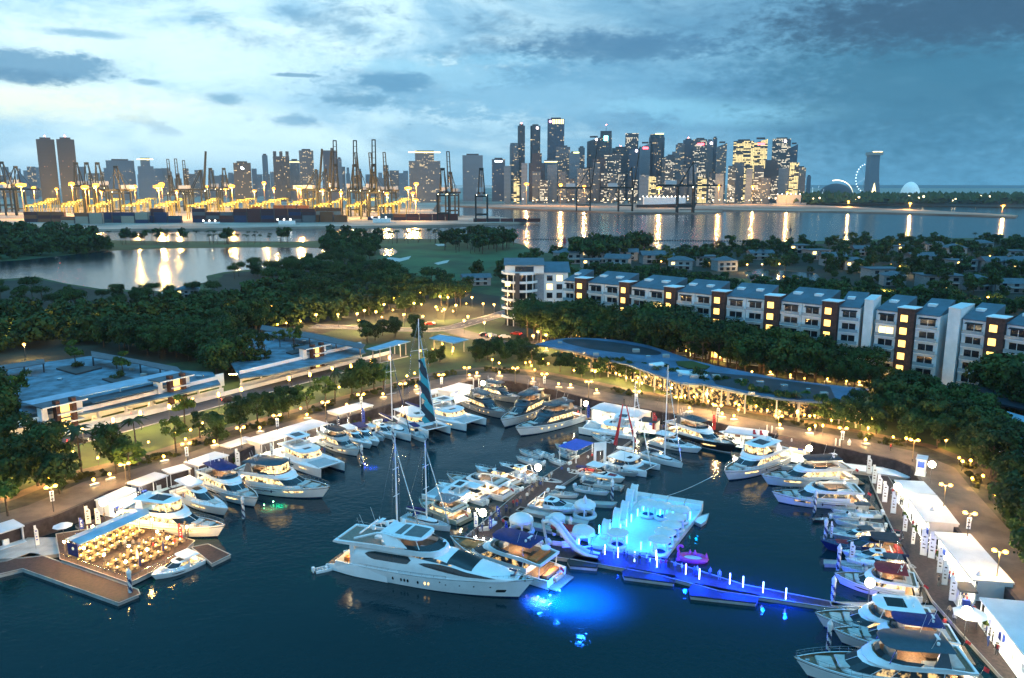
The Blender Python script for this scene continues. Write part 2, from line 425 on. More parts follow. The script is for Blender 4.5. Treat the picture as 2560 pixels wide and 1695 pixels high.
# road beyond the canopies, curving to the right end of the marina
def ribbon(name, px, w, z, m):
    p = PP(px); a = offs(p, w/2); c = offs(p, -w/2); b = MB(); b.grid([[(x,y,z) for x,y in c],[(x,y,z) for x,y in a]]); return struct(name, b, m), p
_, RD = ribbon('road', [(780,816),(850,818),(930,820),(1000,824),(1080,826),(1140,818),(1180,806),(1240,790),(1300,770)], 8, 3.034, asph)
ribbon('road_branch', [(1118,822),(1165,835),(1220,850),(1290,868),(1345,858),(1400,850)], 9, 3.030, asph)
for dd in (3.8, -3.8):
    a = offs(RD, dd); c = offs(RD, dd+.25); b = MB(); b.grid([[(x,y,3.15) for x,y in a],[(x,y,3.15) for x,y in c]]); b.grid([[(x,y,3.0) for x,y in a],[(x,y,3.15) for x,y in a]]); struct('kerb', b, M['concrete'])
b = MB(); k = offs(RD, 0)
for s in range(0, int(plen(RD)), 6):
    p, h_ = at_len(RD, s); q_, _h = at_len(RD, s+3); u = (q_-p).normalized(); n_ = Vector((-u.y,u.x))*.08
    b.add([(*(p-n_),3.04),(*(q_-n_),3.04),(*(q_+n_),3.04),(*(p+n_),3.04)], [(0,1,2,3)])
struct('road_marking', b, M['whitewall'])
def sheet(name, px, z, m, kind='structure', zl=3.0):
    b = MB(); p = PP(px, zl); b.add([(x,y,z) for x,y in p], [list(range(len(p)))]); return struct(name, b, m, kind)
# lake, ponds, golf course
WM2 = watermat('lake_water', (.004,.016,.024), .13, .8, 0)
sheet('lake', [(-900,735),(-300,672),(60,650),(150,640),(260,628),(400,622),(620,619),(830,620),(838,630),(790,642),(760,655),(690,668),(560,680),(515,690),(520,704),(470,716),(430,722),(400,728),(250,722),(160,708),(90,692),(-200,712),(-700,790)], 3.05, WM2)
sheet('pond', [(948,622),(985,622),(995,630),(978,640),(950,638)], 3.05, WM2)
sheet('canal', [(1860,680),(1900,672),(2040,684),(2060,700),(1980,712),(1880,706)], 3.05, WM2)
green = pm('golf_turf', (.025,.10,.03), .95, var=.3, scale=.02)
sheet('golf_course', [(250,604),(420,604),(760,606),(900,604),(1210,600),(1300,612),(1345,640),(1300,652),(1230,665),(1170,700),(1130,712),(1000,705),(960,690),(940,640),(860,616),(700,617),(400,618),(260,616)], 3.02, green)
sand = pm('bunker_sand', (.5,.47,.42), .95, var=.1)
sheet('sand_bunker', [(958,648),(975,643),(1000,646),(1028,640),(1022,648),(1000,654),(975,653)], 3.06, sand)
sheet('sand_bunker', [(1085,658),(1110,652),(1124,650),(1118,657),(1095,662)], 3.06, sand)
sheet('sand_bunker', [(1086,610),(1115,610),(1115,614),(1095,615)], 3.06, sand)
sheet('sand_bunker', [(395,733),(440,724),(500,721),(500,728),(450,735),(400,738)], 3.06, sand)
# wooded ground under the trees
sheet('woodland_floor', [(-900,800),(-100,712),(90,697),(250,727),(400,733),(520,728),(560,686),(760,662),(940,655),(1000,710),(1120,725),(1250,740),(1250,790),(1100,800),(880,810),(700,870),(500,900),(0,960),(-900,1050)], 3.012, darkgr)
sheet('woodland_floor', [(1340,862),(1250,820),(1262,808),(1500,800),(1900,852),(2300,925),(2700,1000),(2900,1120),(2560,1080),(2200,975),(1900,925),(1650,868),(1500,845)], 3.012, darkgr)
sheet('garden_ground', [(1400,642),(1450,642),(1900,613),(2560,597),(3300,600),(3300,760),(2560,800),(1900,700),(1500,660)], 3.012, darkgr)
# port land, reclaimed spits, far shore
portm = pm('port_apron', (.36,.31,.25), .9, var=.25, scale=.01)
sandm = pm('reclaimed_sand', (.33,.24,.18), .95, var=.3, scale=.006)
def landmass(name, px, m, z=3.0):
    b = MB(); b.prism(PP(px, z), -3, z); return struct(name, b, m)
landmass('port_ground', [(-1500,590),(-400,580),(150,574),(300,572),(500,571),(700,567),(940,564),(1100,562),(1240,557),(1315,554),(1318,550),(1270,545),(1235,541),(1130,538),(1080,528),(1090,512),(1160,500),(1200,485),(1250,476),(-1500,474)], portm)
landmass('reclaimed_ground', [(1090,512),(1215,517),(1350,523),(1500,528),(1600,531),(1640,528),(1700,522),(1800,524),(2100,528),(2300,533),(2540,541),(2545,538),(2330,526),(2150,518),(2010,511),(2010,501),(2060,484),(1250,476),(1160,498)], sandm, 3.01)
landmass('spit_ground', [(1560,531),(1700,531),(1806,528),(1806,526),(1700,525),(1580,527)], sandm, 3.4)
landmass('far_shore', [(1990,508),(2200,512),(2400,515),(2560,518),(3300,526),(3300,484),(2000,482)], darkgr, 3.0)
landmass('city_ground', [(-2500,477),(1300,478),(2100,486),(3300,488),(4200,474),(4200,470.5),(-2500,470.5)], portm, 3.02)

# ================================================================ trees
def crown_mesh(name, seed, rx, rz, nclump, nleaf, leaf, mat, flat=0):
    r = random.Random(seed); vs = []; fs = []
    for c in range(nclump):
        a = r.uniform(0, 2*pi); rr = sqrt(r.random())*rx*.72; zz = r.uniform(-.8, .72)*rz*(1-.35*(rr/rx)**2)
        if flat: zz = r.uniform(-.25, .35)*rz
        cx, cy, cz = rr*cos(a), rr*sin(a), zz; cr = r.uniform(.26, .45)*rx
        for k in range(nleaf):
            th = r.uniform(0, 2*pi); ph = acos(r.uniform(-.75, 1)); q = cr*r.uniform(.55, 1.08)
            p = Vector((cx+q*sin(ph)*cos(th), cy+q*sin(ph)*sin(th), cz+q*cos(ph)*.8))
            n_ = Vector((sin(ph)*cos(th)+r.gauss(0,.5), sin(ph)*sin(th)+r.gauss(0,.5), cos(ph)+r.gauss(.3,.5))).normalized()
            u = n_.orthogonal().normalized(); w = n_.cross(u); an = r.uniform(0, pi); u, w = u*cos(an)+w*sin(an), w*cos(an)-u*sin(an)
            s_ = leaf*r.uniform(.6, 1.3); o = len(vs)
            vs += [tuple(p-u*s_-w*s_*.3), tuple(p+u*s_*.2-w*s_*.7), tuple(p+u*s_+w*s_*.3), tuple(p-u*s_*.2+w*s_*.7)]
            fs.append((o, o+1, o+2, o+3))
    b = MB(); b.v = vs; b.f = fs; b.mi = [0]*len(fs)
    return b
def trunk_mb(h, r0, rx, seed, nb=5):
    r = random.Random(seed); b = MB(); b.tube((0,0,0), (.1,.05,h*.55), r0, r0*.7, 7); b.tube((.1,.05,h*.55), (0,.1,h*.9), r0*.7, r0*.35, 6)
    for k in range(nb):
        a = 2*pi*k/nb+r.uniform(-.3,.3); z = h*r.uniform(.4,.75); b.tube((0,0,z), (cos(a)*rx*.5, sin(a)*rx*.5, z+h*.28), r0*.4, r0*.12, 5)
    return b
TREES = {}
def mktree(key, name, cat, h, rx, rz, nc, nl, leaf, mat, flat=0, seed=1):
    t_ = thing(name, '', cat); trunk_mb(h-rz*.6, .03*h*.8, rx, seed).build('trunk', M['bark'], t_)
    crown_mesh('crown', seed, rx, rz, nc, nl, leaf, mat, flat).build('crown', M[mat], t_, loc=(0,0,h-rz*.75))
    TREES[key] = Copier(t_)
for k in range(5): mktree(('b',k), 'broadleaf_tree', 'tree', 9.6, 4.4, 4.5, 18, 115, .36, 'leaf', seed=20+k)
for k in range(2): mktree(('u',k), 'umbrella_tree', 'tree', 11, 6.2, 2.6, 20, 110, .34, 'leaf', flat=1, seed=40+k)
for k in range(2): mktree(('s',k), 'young_tree', 'tree', 6, 2.2, 2.2, 9, 80, .24, 'leaf2', seed=50+k)
for k in range(2): mktree(('t',k), 'slender_tree', 'tree', 11, 2.7, 5.2, 16, 90, .3, 'leaf', seed=60+k)
for k in range(3): mktree(('d',k), 'distant_tree', 'tree', 11, 5.0, 4.2, 11, 46, .75, 'leaf', seed=70+k)
def palm(key, seed, h=9):
    r = random.Random(seed); t_ = thing('palm_tree', '', 'palm tree'); b = MB(); lean = r.uniform(-.8,.8)
    pts = [(lean*(i/5)**2, 0, h*i/5) for i in range(6)]
    for i in range(5): b.tube(pts[i], pts[i+1], .2-.02*i, .18-.02*i, 6)
    b.build('trunk', M['bark'], t_)
    b = MB(); top = Vector(pts[-1])
    for k in range(15):
        a = 2*pi*k/15+r.uniform(-.2,.2); e0 = r.uniform(-.1, .9); L = r.uniform(2.4, 3.3); rows = []
        for j in range(6):
            s_ = j/5; out = L*s_*cos(e0*.7); z = L*(sin(e0)*s_ - .75*s_*s_); wd = .42*sin(pi*min(1,.15+s_*.9))+.03
            c_ = top+Vector((cos(a)*out, sin(a)*out, z)); sd = Vector((-sin(a), cos(a), 0))*wd
            rows.append([tuple(c_-sd-Vector((0,0,wd*.5))), tuple(c_), tuple(c_+sd-Vector((0,0,wd*.5)))])
        b.grid(rows)
    b.build('crown', M['palm'], t_); TREES[key] = Copier(t_)
for k in range(3): palm(('p',k), 80+k)
def tree(kind, x, y, sc, label, group, z=3.0):
    n = {'b':5,'u':2,'s':2,'t':2,'d':3,'p':3}[kind]
    return TREES[(kind, R.randrange(n))].put((x, y, z), R.uniform(0, 6.28), label, group, (sc*R.uniform(.9,1.1), sc*R.uniform(.9,1.1), sc))
MASS_SRC = [[ (m.v, m.f) for m in (crown_mesh('x', 170+k, 5.0, 4.6, 12, 44, .72, 'leaf'),)][0] for k in range(3)]
def mass(name, pts, sc, label):                      # a wood that reads as one mass: one mesh of many crowns
    import numpy as np
    V, Fc, off = [], [], 0; rm = random.Random(name)
    for x, y in pts:
        v, f = rm.choice(MASS_SRC); v = np.array(v); a = rm.uniform(0, 6.28); k = rm.uniform(*sc); c_, s_ = cos(a), sin(a)
        w = np.stack([(v[:,0]*c_-v[:,1]*s_)*k+x, (v[:,0]*s_+v[:,1]*c_)*k+y, (v[:,2]+4.6)*k+3], 1); V.append(w); Fc.append(np.array(f)+off); off += len(v)
    V = np.concatenate(V); Fc = np.concatenate(Fc); me = bpy.data.meshes.new(name); me.vertices.add(len(V)); me.vertices.foreach_set('co', V.ravel())
    me.loops.add(Fc.size); me.loops.foreach_set('vertex_index', Fc.ravel()); me.polygons.add(len(Fc)); me.polygons.foreach_set('loop_start', np.arange(0, Fc.size, 4)); me.polygons.foreach_set('loop_total', np.full(len(Fc), 4)); me.update(calc_edges=True); me.materials.append(M['leaf'])
    o = bpy.data.objects.new(name, me); S.collection.objects.link(o); tag(o, label, None, None, 'stuff'); return o
def scatter(px, n, kinds, sc, label, group, mind=6, avoid=None, stuff=None):
    poly = PP(px); xs = [p[0] for p in poly]; ys = [p[1] for p in poly]; out = []; tries = 0
    def ins(x, y):
        c = False
        for i in range(len(poly)):
            x1,y1 = poly[i]; x2,y2 = poly[i-1]
            if (y1 > y) != (y2 > y) and x < (x2-x1)*(y-y1)/(y2-y1)+x1: c = not c
        return c
    while len(out) < n and tries < n*60:
        tries += 1; x = R.uniform(min(xs),max(xs)); y = R.uniform(min(ys),max(ys))
        if ins(x,y) and all((x-a)**2+(y-c)**2 > mind*mind for a,c in out): out.append((x,y))
    if stuff: mass(stuff, out, sc, label); return out
    for x, y in out: tree(R.choice(kinds), x, y, R.uniform(*sc), label, group)
    return out
# tree masses
BELT=1
scatter([(2430,1010),(2420,950),(2600,965),(2900,1010),(2900,1090),(2560,1030),(2400,1010)], 24, 'bbt', (1.0,1.35), 'dark tree filling the corner by the right end of the terraces', 'trees at the right end of the terraces', 5.5)
scatter([(-300,830),(60,800),(200,796),(420,790),(520,770),(640,745),(760,735),(940,755),(940,790),(760,812),(600,830),(540,860),(380,850),(200,865),(-300,905)], 260, 'bbbu', (.6,1.35), 'dark wood between the lake and the car park roofs', 'trees in the wood behind the car park roofs', 4.6, stuff='woodland')
scatter([(640,735),(760,690),(860,670),(960,680),(1000,712),(1120,722),(1180,735),(1180,770),(1100,790),(930,792),(800,770)], 130, 'bbbup', (.75,1.2), 'rounded tree in the lamplit garden beyond the road', 'trees in the lamplit garden', 4.8)
scatter([(545,712),(610,700),(700,705),(780,690),(860,668),(905,665),(900,650),(820,655),(700,680),(560,690)], 34, 'uub', (.7,1.0), 'large spreading tree on the near shore of the lake', 'trees on the near lake shore', 9)
scatter([(-600,700),(-200,650),(0,628),(120,610),(230,614),(280,628),(150,640),(0,650),(-300,680),(-600,730)], 70, 'd', (1.3,1.9), 'dark wooded point at the left end of the lake', 'x', 7, stuff='wooded_point')
scatter([(-400,620),(-100,600),(60,590),(250,606),(270,616),(100,625)], 40, 'd', (1.7,2.3), 'tall dark wood on the hillock before the port', 'x', 9, stuff='wooded_hillock')
scatter([(265,606),(430,605),(760,606),(760,613),(420,615),(265,614)], 44, 'pppd', (.95,1.35), 'palm silhouetted on the narrow golf spit beyond the lake', 'palms on the golf spit', 7)
scatter([(960,602),(1080,600),(1110,602),(1090,611),(960,612)], 14, 'p', (1.1,1.5), 'palm standing on the golf shore against the water', 'palms on the golf shore', 7)
scatter([(1120,604),(1230,600),(1290,608),(1280,628),(1170,640),(1110,630)], 48, 'ddp', (1.0,1.5), 'dark tree in the clump right of the golf green', 'trees right of the golf green', 8)
scatter([(830,600),(950,608),(960,640),(870,660),(800,640)], 44, 'ddb', (1.0,1.4), 'dark tree in the clump between lake and sand bunker', 'trees left of the sand bunker', 7)
scatter([(1330,650),(1420,643),(1440,700),(1340,705),(1190,720),(1190,700),(1250,680)], 26, 'd', (.8,1.1), 'dark tree beside the curved apartment tower', 'trees behind the curved tower', 9)
scatter([(1440,645),(1560,632),(1620,628),(1610,645),(1500,662),(1440,662)], 30, 'd', (1.2,1.6), 'broad tree on the seashore behind the terraces', 'trees on the seashore behind the terraces', 9)
scatter([(1600,640),(1800,622),(2100,612),(2560,604),(3000,604),(3000,740),(2560,760),(2300,730),(2100,715),(2060,690),(1860,670),(1700,680),(1620,670)], 190, 'dddp', (.75,1.15), 'dark garden tree among the villas beyond the terraces', 'trees among the villas', 7)
scatter([(-80,748),(100,735),(260,732),(420,745),(540,738),(520,772),(200,795),(-80,825)], 34, 'ubu', (.6,1.0), 'spreading tree on the shore left of the golf bunker', 'trees on the left lake shore', 7)
scatter([(500,870),(560,850),(650,812),(660,830),(600,848),(560,885),(610,935),(540,955),(530,925)], 22, 'bb', (1.05,1.3), 'dense tree in the gap between the two car park roofs', 'trees between the car park roofs', 4.6)
scatter([(-60,1110),(-60,1000),(20,1040),(50,1085),(30,1120)], 6, 'bb', (1.1,1.3), 'dark tree at the left edge before the car park', 'trees at the left edge', 5)
scatter([(250,865),(520,868),(540,900),(450,905),(300,880)], 22, 'bb', (.95,1.2), 'dark tree crowded along the back of the canopied roof deck', 'trees behind the canopied roof deck', 5)
scatter([(905,840),(1000,832),(1060,838),(1050,862),(1030,850),(990,845),(920,866)], 8, 'b', (.6,.8), 'low tree on the lawn by the flat blue canopies', 'trees by the flat canopies', 6)
scatter([(1180,880),(1260,872),(1330,885),(1340,905),(1250,900),(1180,905)], 14, 'b', (.5,.65), 'low tree at the left end of the shop arcade', 'trees at the left end of the arcade', 5)
scatter([(1600,640),(1800,620),(2100,608),(2560,601),(3000,604),(3000,740),(2560,760),(2300,730),(2100,715),(2070,690),(1900,668),(1700,672),(1620,670)], 620, 'd', (.45,.9), 'dense dark garden trees between the villas', 'x', 5, stuff='garden_trees')
scatter([(1450,668),(1700,690),(1850,712),(2060,720),(2560,770),(2700,800),(2560,800),(2100,765),(1800,738),(1500,705)], 230, 'd', (.5,.85), 'dark trees directly behind the terrace roofs', 'x', 4, stuff='hedgerow_trees')
# trees on the lawn and promenade side, one by one (base pixel, kind, scale)
for px, py, k, s_ in [(40,1240,'b',1.1),(95,1215,'b',1.15),(150,1235,'b',.95),(60,1175,'b',1.1),(205,1190,'p',1.1),(130,1160,'b',.95),(20,1290,'s',1.5),
    (290,1185,'b',1.0),(345,1165,'p',1.1),(325,1200,'s',1.3),(462,1060,'s',1.4),(500,1095,'t',.6),(545,1110,'b',.75),(440,1130,'s',1.4),
    (600,1080,'b',.85),(645,1065,'t',.8),(690,1052,'b',.85),(722,1045,'b',.8),(770,1040,'s',1.3),(838,1010,'p',1.0),(815,1015,'s',1.4),(905,990,'b',1.0),(935,975,'b',.9),(880,985,'b',.85),(960,985,'s',1.5)]:
    p = G(px, py, 3); tree(k, p.x, p.y, s_, 'bushy lamplit tree on the lawn behind the left promenade', 'trees on the left lawn')
for px, py, k, s_ in [(640,930,'t',1.25),(615,935,'t',1.15),(665,925,'t',1.1)]:
    p = G(px, py, 3); tree(k, p.x, p.y, s_, 'tall upright tree between the two car park roofs', 'tall trees between the car park roofs')
for px, py, k, s_ in [(1100,905,'b',.8),(1075,915,'b',.75),(1190,905,'b',.9),(1220,900,'b',.9),(1265,905,'b',.85),(1310,912,'b',.9),(1350,925,'b',.8),(1430,935,'b',1.0),(1400,930,'b',.9),(1455,945,'b',.85),(1570,950,'b',1.0),(1545,945,'b',.9),(1600,955,'s',1.5),(1500,945,'b',.9),(1650,965,'b',.9),(1840,1010,'b',1.0),(1955,1042,'b',1.0),(1985,1050,'p',1.1),(1330,915,'p',1.0),(1640,972,'p',1.0),(2110,1070,'b',1.1),(2150,1075,'b',1.1),(2190,1085,'b',1.0),(2130,1050,'b',1.1),(1690,975,'b',.9),(1740,985,'b',1.05),(1770,1000,'b',1.0),(1800,995,'b',.9),(1890,1030,'b',1.1),(1920,1035,'b',1.0),(1860,1015,'s',1.6),(2040,1050,'b',1.0),(2070,1060,'b',.95),(2010,1040,'s',1.6)]:
    p = G(px, py, 3); tree(k, p.x, p.y, s_*.70, 'tree with a lamplit crown before the shop arcade', 'trees before the shop arcade')
scatter([(2190,1060),(2300,1010),(2430,1040),(2470,1120),(2560,1190),(2700,1300),(2640,1330),(2520,1240),(2430,1160),(2330,1120),(2230,1100)], 34, 'bb', (.8,1.1), 'dense tree in the park behind the right promenade', 'trees behind the right promenade', 5)
scatter([(2500,1290),(2620,1340),(2760,1500),(2760,1640),(2640,1540),(2545,1420)], 12, 'bs', (.8,1.0), 'bushy tree at the right edge beside the promenade', 'trees at the right edge', 4.5)
# hedges and shrubs in the planted strip
def shrub(seed, rx, rz, n=5):
    t_ = crown_mesh('x', seed, rx, rz, n, 90, .22, 'hedge'); return t_
for i, (s0, L) in enumerate([(14,9),(27,12),(43,9),(57,13),(75,10),(90,12),(106,10),(122,9),(140,12),(185,9),(205,8),(232,12),(252,10),(275,12),(300,14),(325,12),(350,10),(372,12)]):
    ln = plen(QUAY)
    if s0+60 > ln: continue
    b = MB(); r = random.Random(i)
    for q_ in range(int(L/1.1)):
        p, h_ = at_len(offs(QUAY, 10.6+r.uniform(-.9,1.3)), s0+25+q_*1.1)
        c_ = shrub(i*40+q_, 1.25, 1.0, 3)
        b.add([(x+p.x, y+p.y, z+3.5) for x,y,z in c_.v], c_.f)
    o = b.build('shrub_hedge', M['hedge']); tag(o, f'low leafy hedge along the promenade, {ordn(i)} counting round the basin from the left', 'hedge', 'hedges along the promenade')
# ================================================================ boats (local frame: x to the bow, y to port, z up, origin at the stern on the waterline)
class Hull:
    def __init__(s, L, B, f0, f1, rake=None, fine=2.6, stern=.9, flare=.45, yo=0, sub=.3, plumb=False):
        s.L, s.B, s.f0, s.f1, s.fine, s.stern, s.flare, s.yo, s.sub = L, B/2, f0, f1, fine, stern, flare, yo, sub
        s.rake = (.1*L if rake is None else rake)
    def w(s, t):
        if t < .38: return s.B*(s.stern+(1-s.stern)*sin(pi/2*t/.38))
        return s.B*max(.012, 1-((t-.38)/.62)**s.fine)
    def sh(s, t): return s.f0+(s.f1-s.f0)*t**1.8
    def P(s, t, v, side, o=0):
        k = 1-s.flare*(1-v)**1.3*(.25+.75*t**1.5)
        y = (s.w(t)*k+o)*side
        x = s.L*t-s.rake*(1-v)*t**3
        return (x, s.yo+y, -s.sub+v*(s.sh(t)+s.sub))
    def mesh(s, b, N=16, V=6, top=1.0, m0=0, m1=0, band=1):
        ts = [1-(1-i/(N-1))**1.35 for i in range(N)]
        for side in (1, -1):
            for k in range(V-1):
                b.c = m1 if k < band else m0
                r = [[s.P(t, j/(V-1), side) for t in ts] for j in (k, k+1)]
                if side == -1: r = r[::-1]
                b.grid(r)
        b.c = m0
        b.grid([[s.P(0, j/(V-1), 1) for j in range(V)], [s.P(0, j/(V-1), -1) for j in range(V)]])
        b.grid([[s.P(t, 1, 1) for t in ts], [s.P(t, 1, 1, -.16) if s.w(t) > .2 else s.P(t, 1, 1) for t in ts]])
        b.grid([[s.P(t, 1, -1, -.16) if s.w(t) > .2 else s.P(t, 1, -1) for t in ts], [s.P(t, 1, -1) for t in ts]])
        return b
    def deck(s, b, drop=.25, t0=0, t1=1, N=14, m=0):
        b.c = m; ts = [t0+(t1-t0)*(1-(1-i/(N-1))**1.3) for i in range(N)]
        def q(t, side):
            p = s.P(t, 1, side, -.17 if s.w(t) > .25 else 0); return (p[0]-(.12 if t > .97 else 0), p[1], p[2]-drop)
        b.grid([[q(t, -1) for t in ts], [q(t, 1) for t in ts]])
        for side in (1, -1):
            r = [[q(t, side) for t in ts], [s.P(t, 1, side, -.165 if s.w(t) > .25 else 0) for t in ts]]
            b.grid(r if side == -1 else r[::-1])
        return b
    def patch(s, b, side, t0, t1, v0, v1, shape='lens', o=.025, n=10, skew=0):
        lo, hi = [], []
        for i in range(n+1):
            f = i/n; t = t0+(t1-t0)*f; vm = (v0+v1)/2+skew*(f-.5); hv = (v1-v0)/2
            e = {'lens': sin(pi*f)**.6, 'rect': 1 if 0 < i < n else .7, 'taper': max(0, 1-f)**.5 if f > .02 else .5, 'tear': max(.02, f**.5*(1-f)**.35*1.6)}[shape]
            lo.append(s.P(t, vm-hv*e, side, o)); hi.append(s.P(t, vm+hv*e, side, o))
        b.grid([lo, hi] if side == 1 else [hi, lo]); return b

def outline(xa, xb, w, nose, e=.8, n=9, wa=None):
    xm = xb-nose; wa = w if wa is None else wa; pts = [(xa, -wa*.98), (xa+.06*(xb-xa), -wa)]
    pts += [((xa*.5+xm*.5), -w)]
    for i in range(n):
        a = -pi/2+pi*i/(n-1); c_, s_ = cos(a), sin(a)
        pts.append((xm+nose*(abs(c_)**e), w*abs(s_)**e*(1 if s_ > 0 else -1)))
    pts += [((xa*.5+xm*.5), w), (xa+.06*(xb-xa), wa), (xa, wa*.98)]
    return pts
def house(levels, kinds, parent, mats, names=('cabin','windshield','side_window'), n=9, roof=True, post=True, aft='g'):
    """levels: (z, xa, xb, w, nose); kinds between levels: c cabin, g glass"""
    outs = [outline(l[1], l[2], l[3], l[4], n=n) for l in levels]; K = len(outs[0])
    cab, ws, sp, ss_ = MB(), MB(), MB(), MB(); fr = MB()
    def quad(b, i, j, k):
        A, B_ = outs[k], outs[k+1]
        b.add([(*A[i], levels[k][0]), (*A[j], levels[k][0]), (*B_[j], levels[k+1][0]), (*B_[i], levels[k+1][0])], [(0,1,2,3)])
    for k, kd in enumerate(kinds):
        for i in range(K):
            j = (i+1) % K; mid = 3+(n-1)/2; ii = i+.5
            if kd == 'c' or (i == K-1 and aft == 'c'): quad(cab, i, j, k)
            elif i == K-1: quad(sp, i, j, k)
            elif abs(ii-mid) < n*.34: quad(ws, i, j, k)
            elif ii < mid: quad(ss_, i, j, k)
            else: quad(sp, i, j, k)
        if kd == 'g' and post:
            for i in (3, int(3+n*.16), int(3+(n-1)/2), int(3+n*.84), 3+n-1, 1, K-2):
                a, c_ = (*outs[k][i], levels[k][0]), (*outs[k+1][i], levels[k+1][0]); fr.tube(a, c_, .07 if i in (1, K-2) else .035, n=4)
    if roof:
        z = levels[-1][0]; cab.add([(*p, z) for p in outs[-1]], [list(range(K))])
    cb = cab.build(names[0], mats['cab'], parent, smooth=True)
    if ws.f: ws.build(names[1], mats['ws'], parent, smooth=True)
    if sp.f:
        sp.build(names[2], mats['side'], parent, smooth=True); ss_.build(names[2], mats['side'], parent, smooth=True)
    if fr.f: fr.build('window_frame', mats.get('frame', M['white']), parent)
    return outs
def plate(b, o, z0, z1): b.prism(o, z0, z1); return b
def rail(h, b, t0=.55, t1=.985, hgt=.75, n=9, r=.022, inset=.08):
    for side in (1, -1):
        top = []
        for i in range(n):
            t = t0+(t1-t0)*i/(n-1); p = h.P(t, 1, side, -inset); q = (p[0]+.1, p[1], p[2]+hgt)
            b.tube(p, q, r*.9, n=4, cap=False); top.append(q)
        b.path(top, r, 4); b.path([(p[0], p[1], p[2]-hgt*.45) for p in top], r*.6, 3)
    return b
HM = {'white': 'white', 'navy': 'navy', 'black': 'black', 'grey': 'grey', 'cream': 'cream'}
def place_boat(t_, bow, stern, L0, flip=False, z=0):
    a = G(*stern); b_ = G(*bow); d_ = b_-a; L = d_.length
    t_.location = (a.x, a.y, z); t_.rotation_euler = (0, 0, atan2(d_.y, d_.x)); return L
def blen(bow, stern): return (G(*bow)-G(*stern)).length

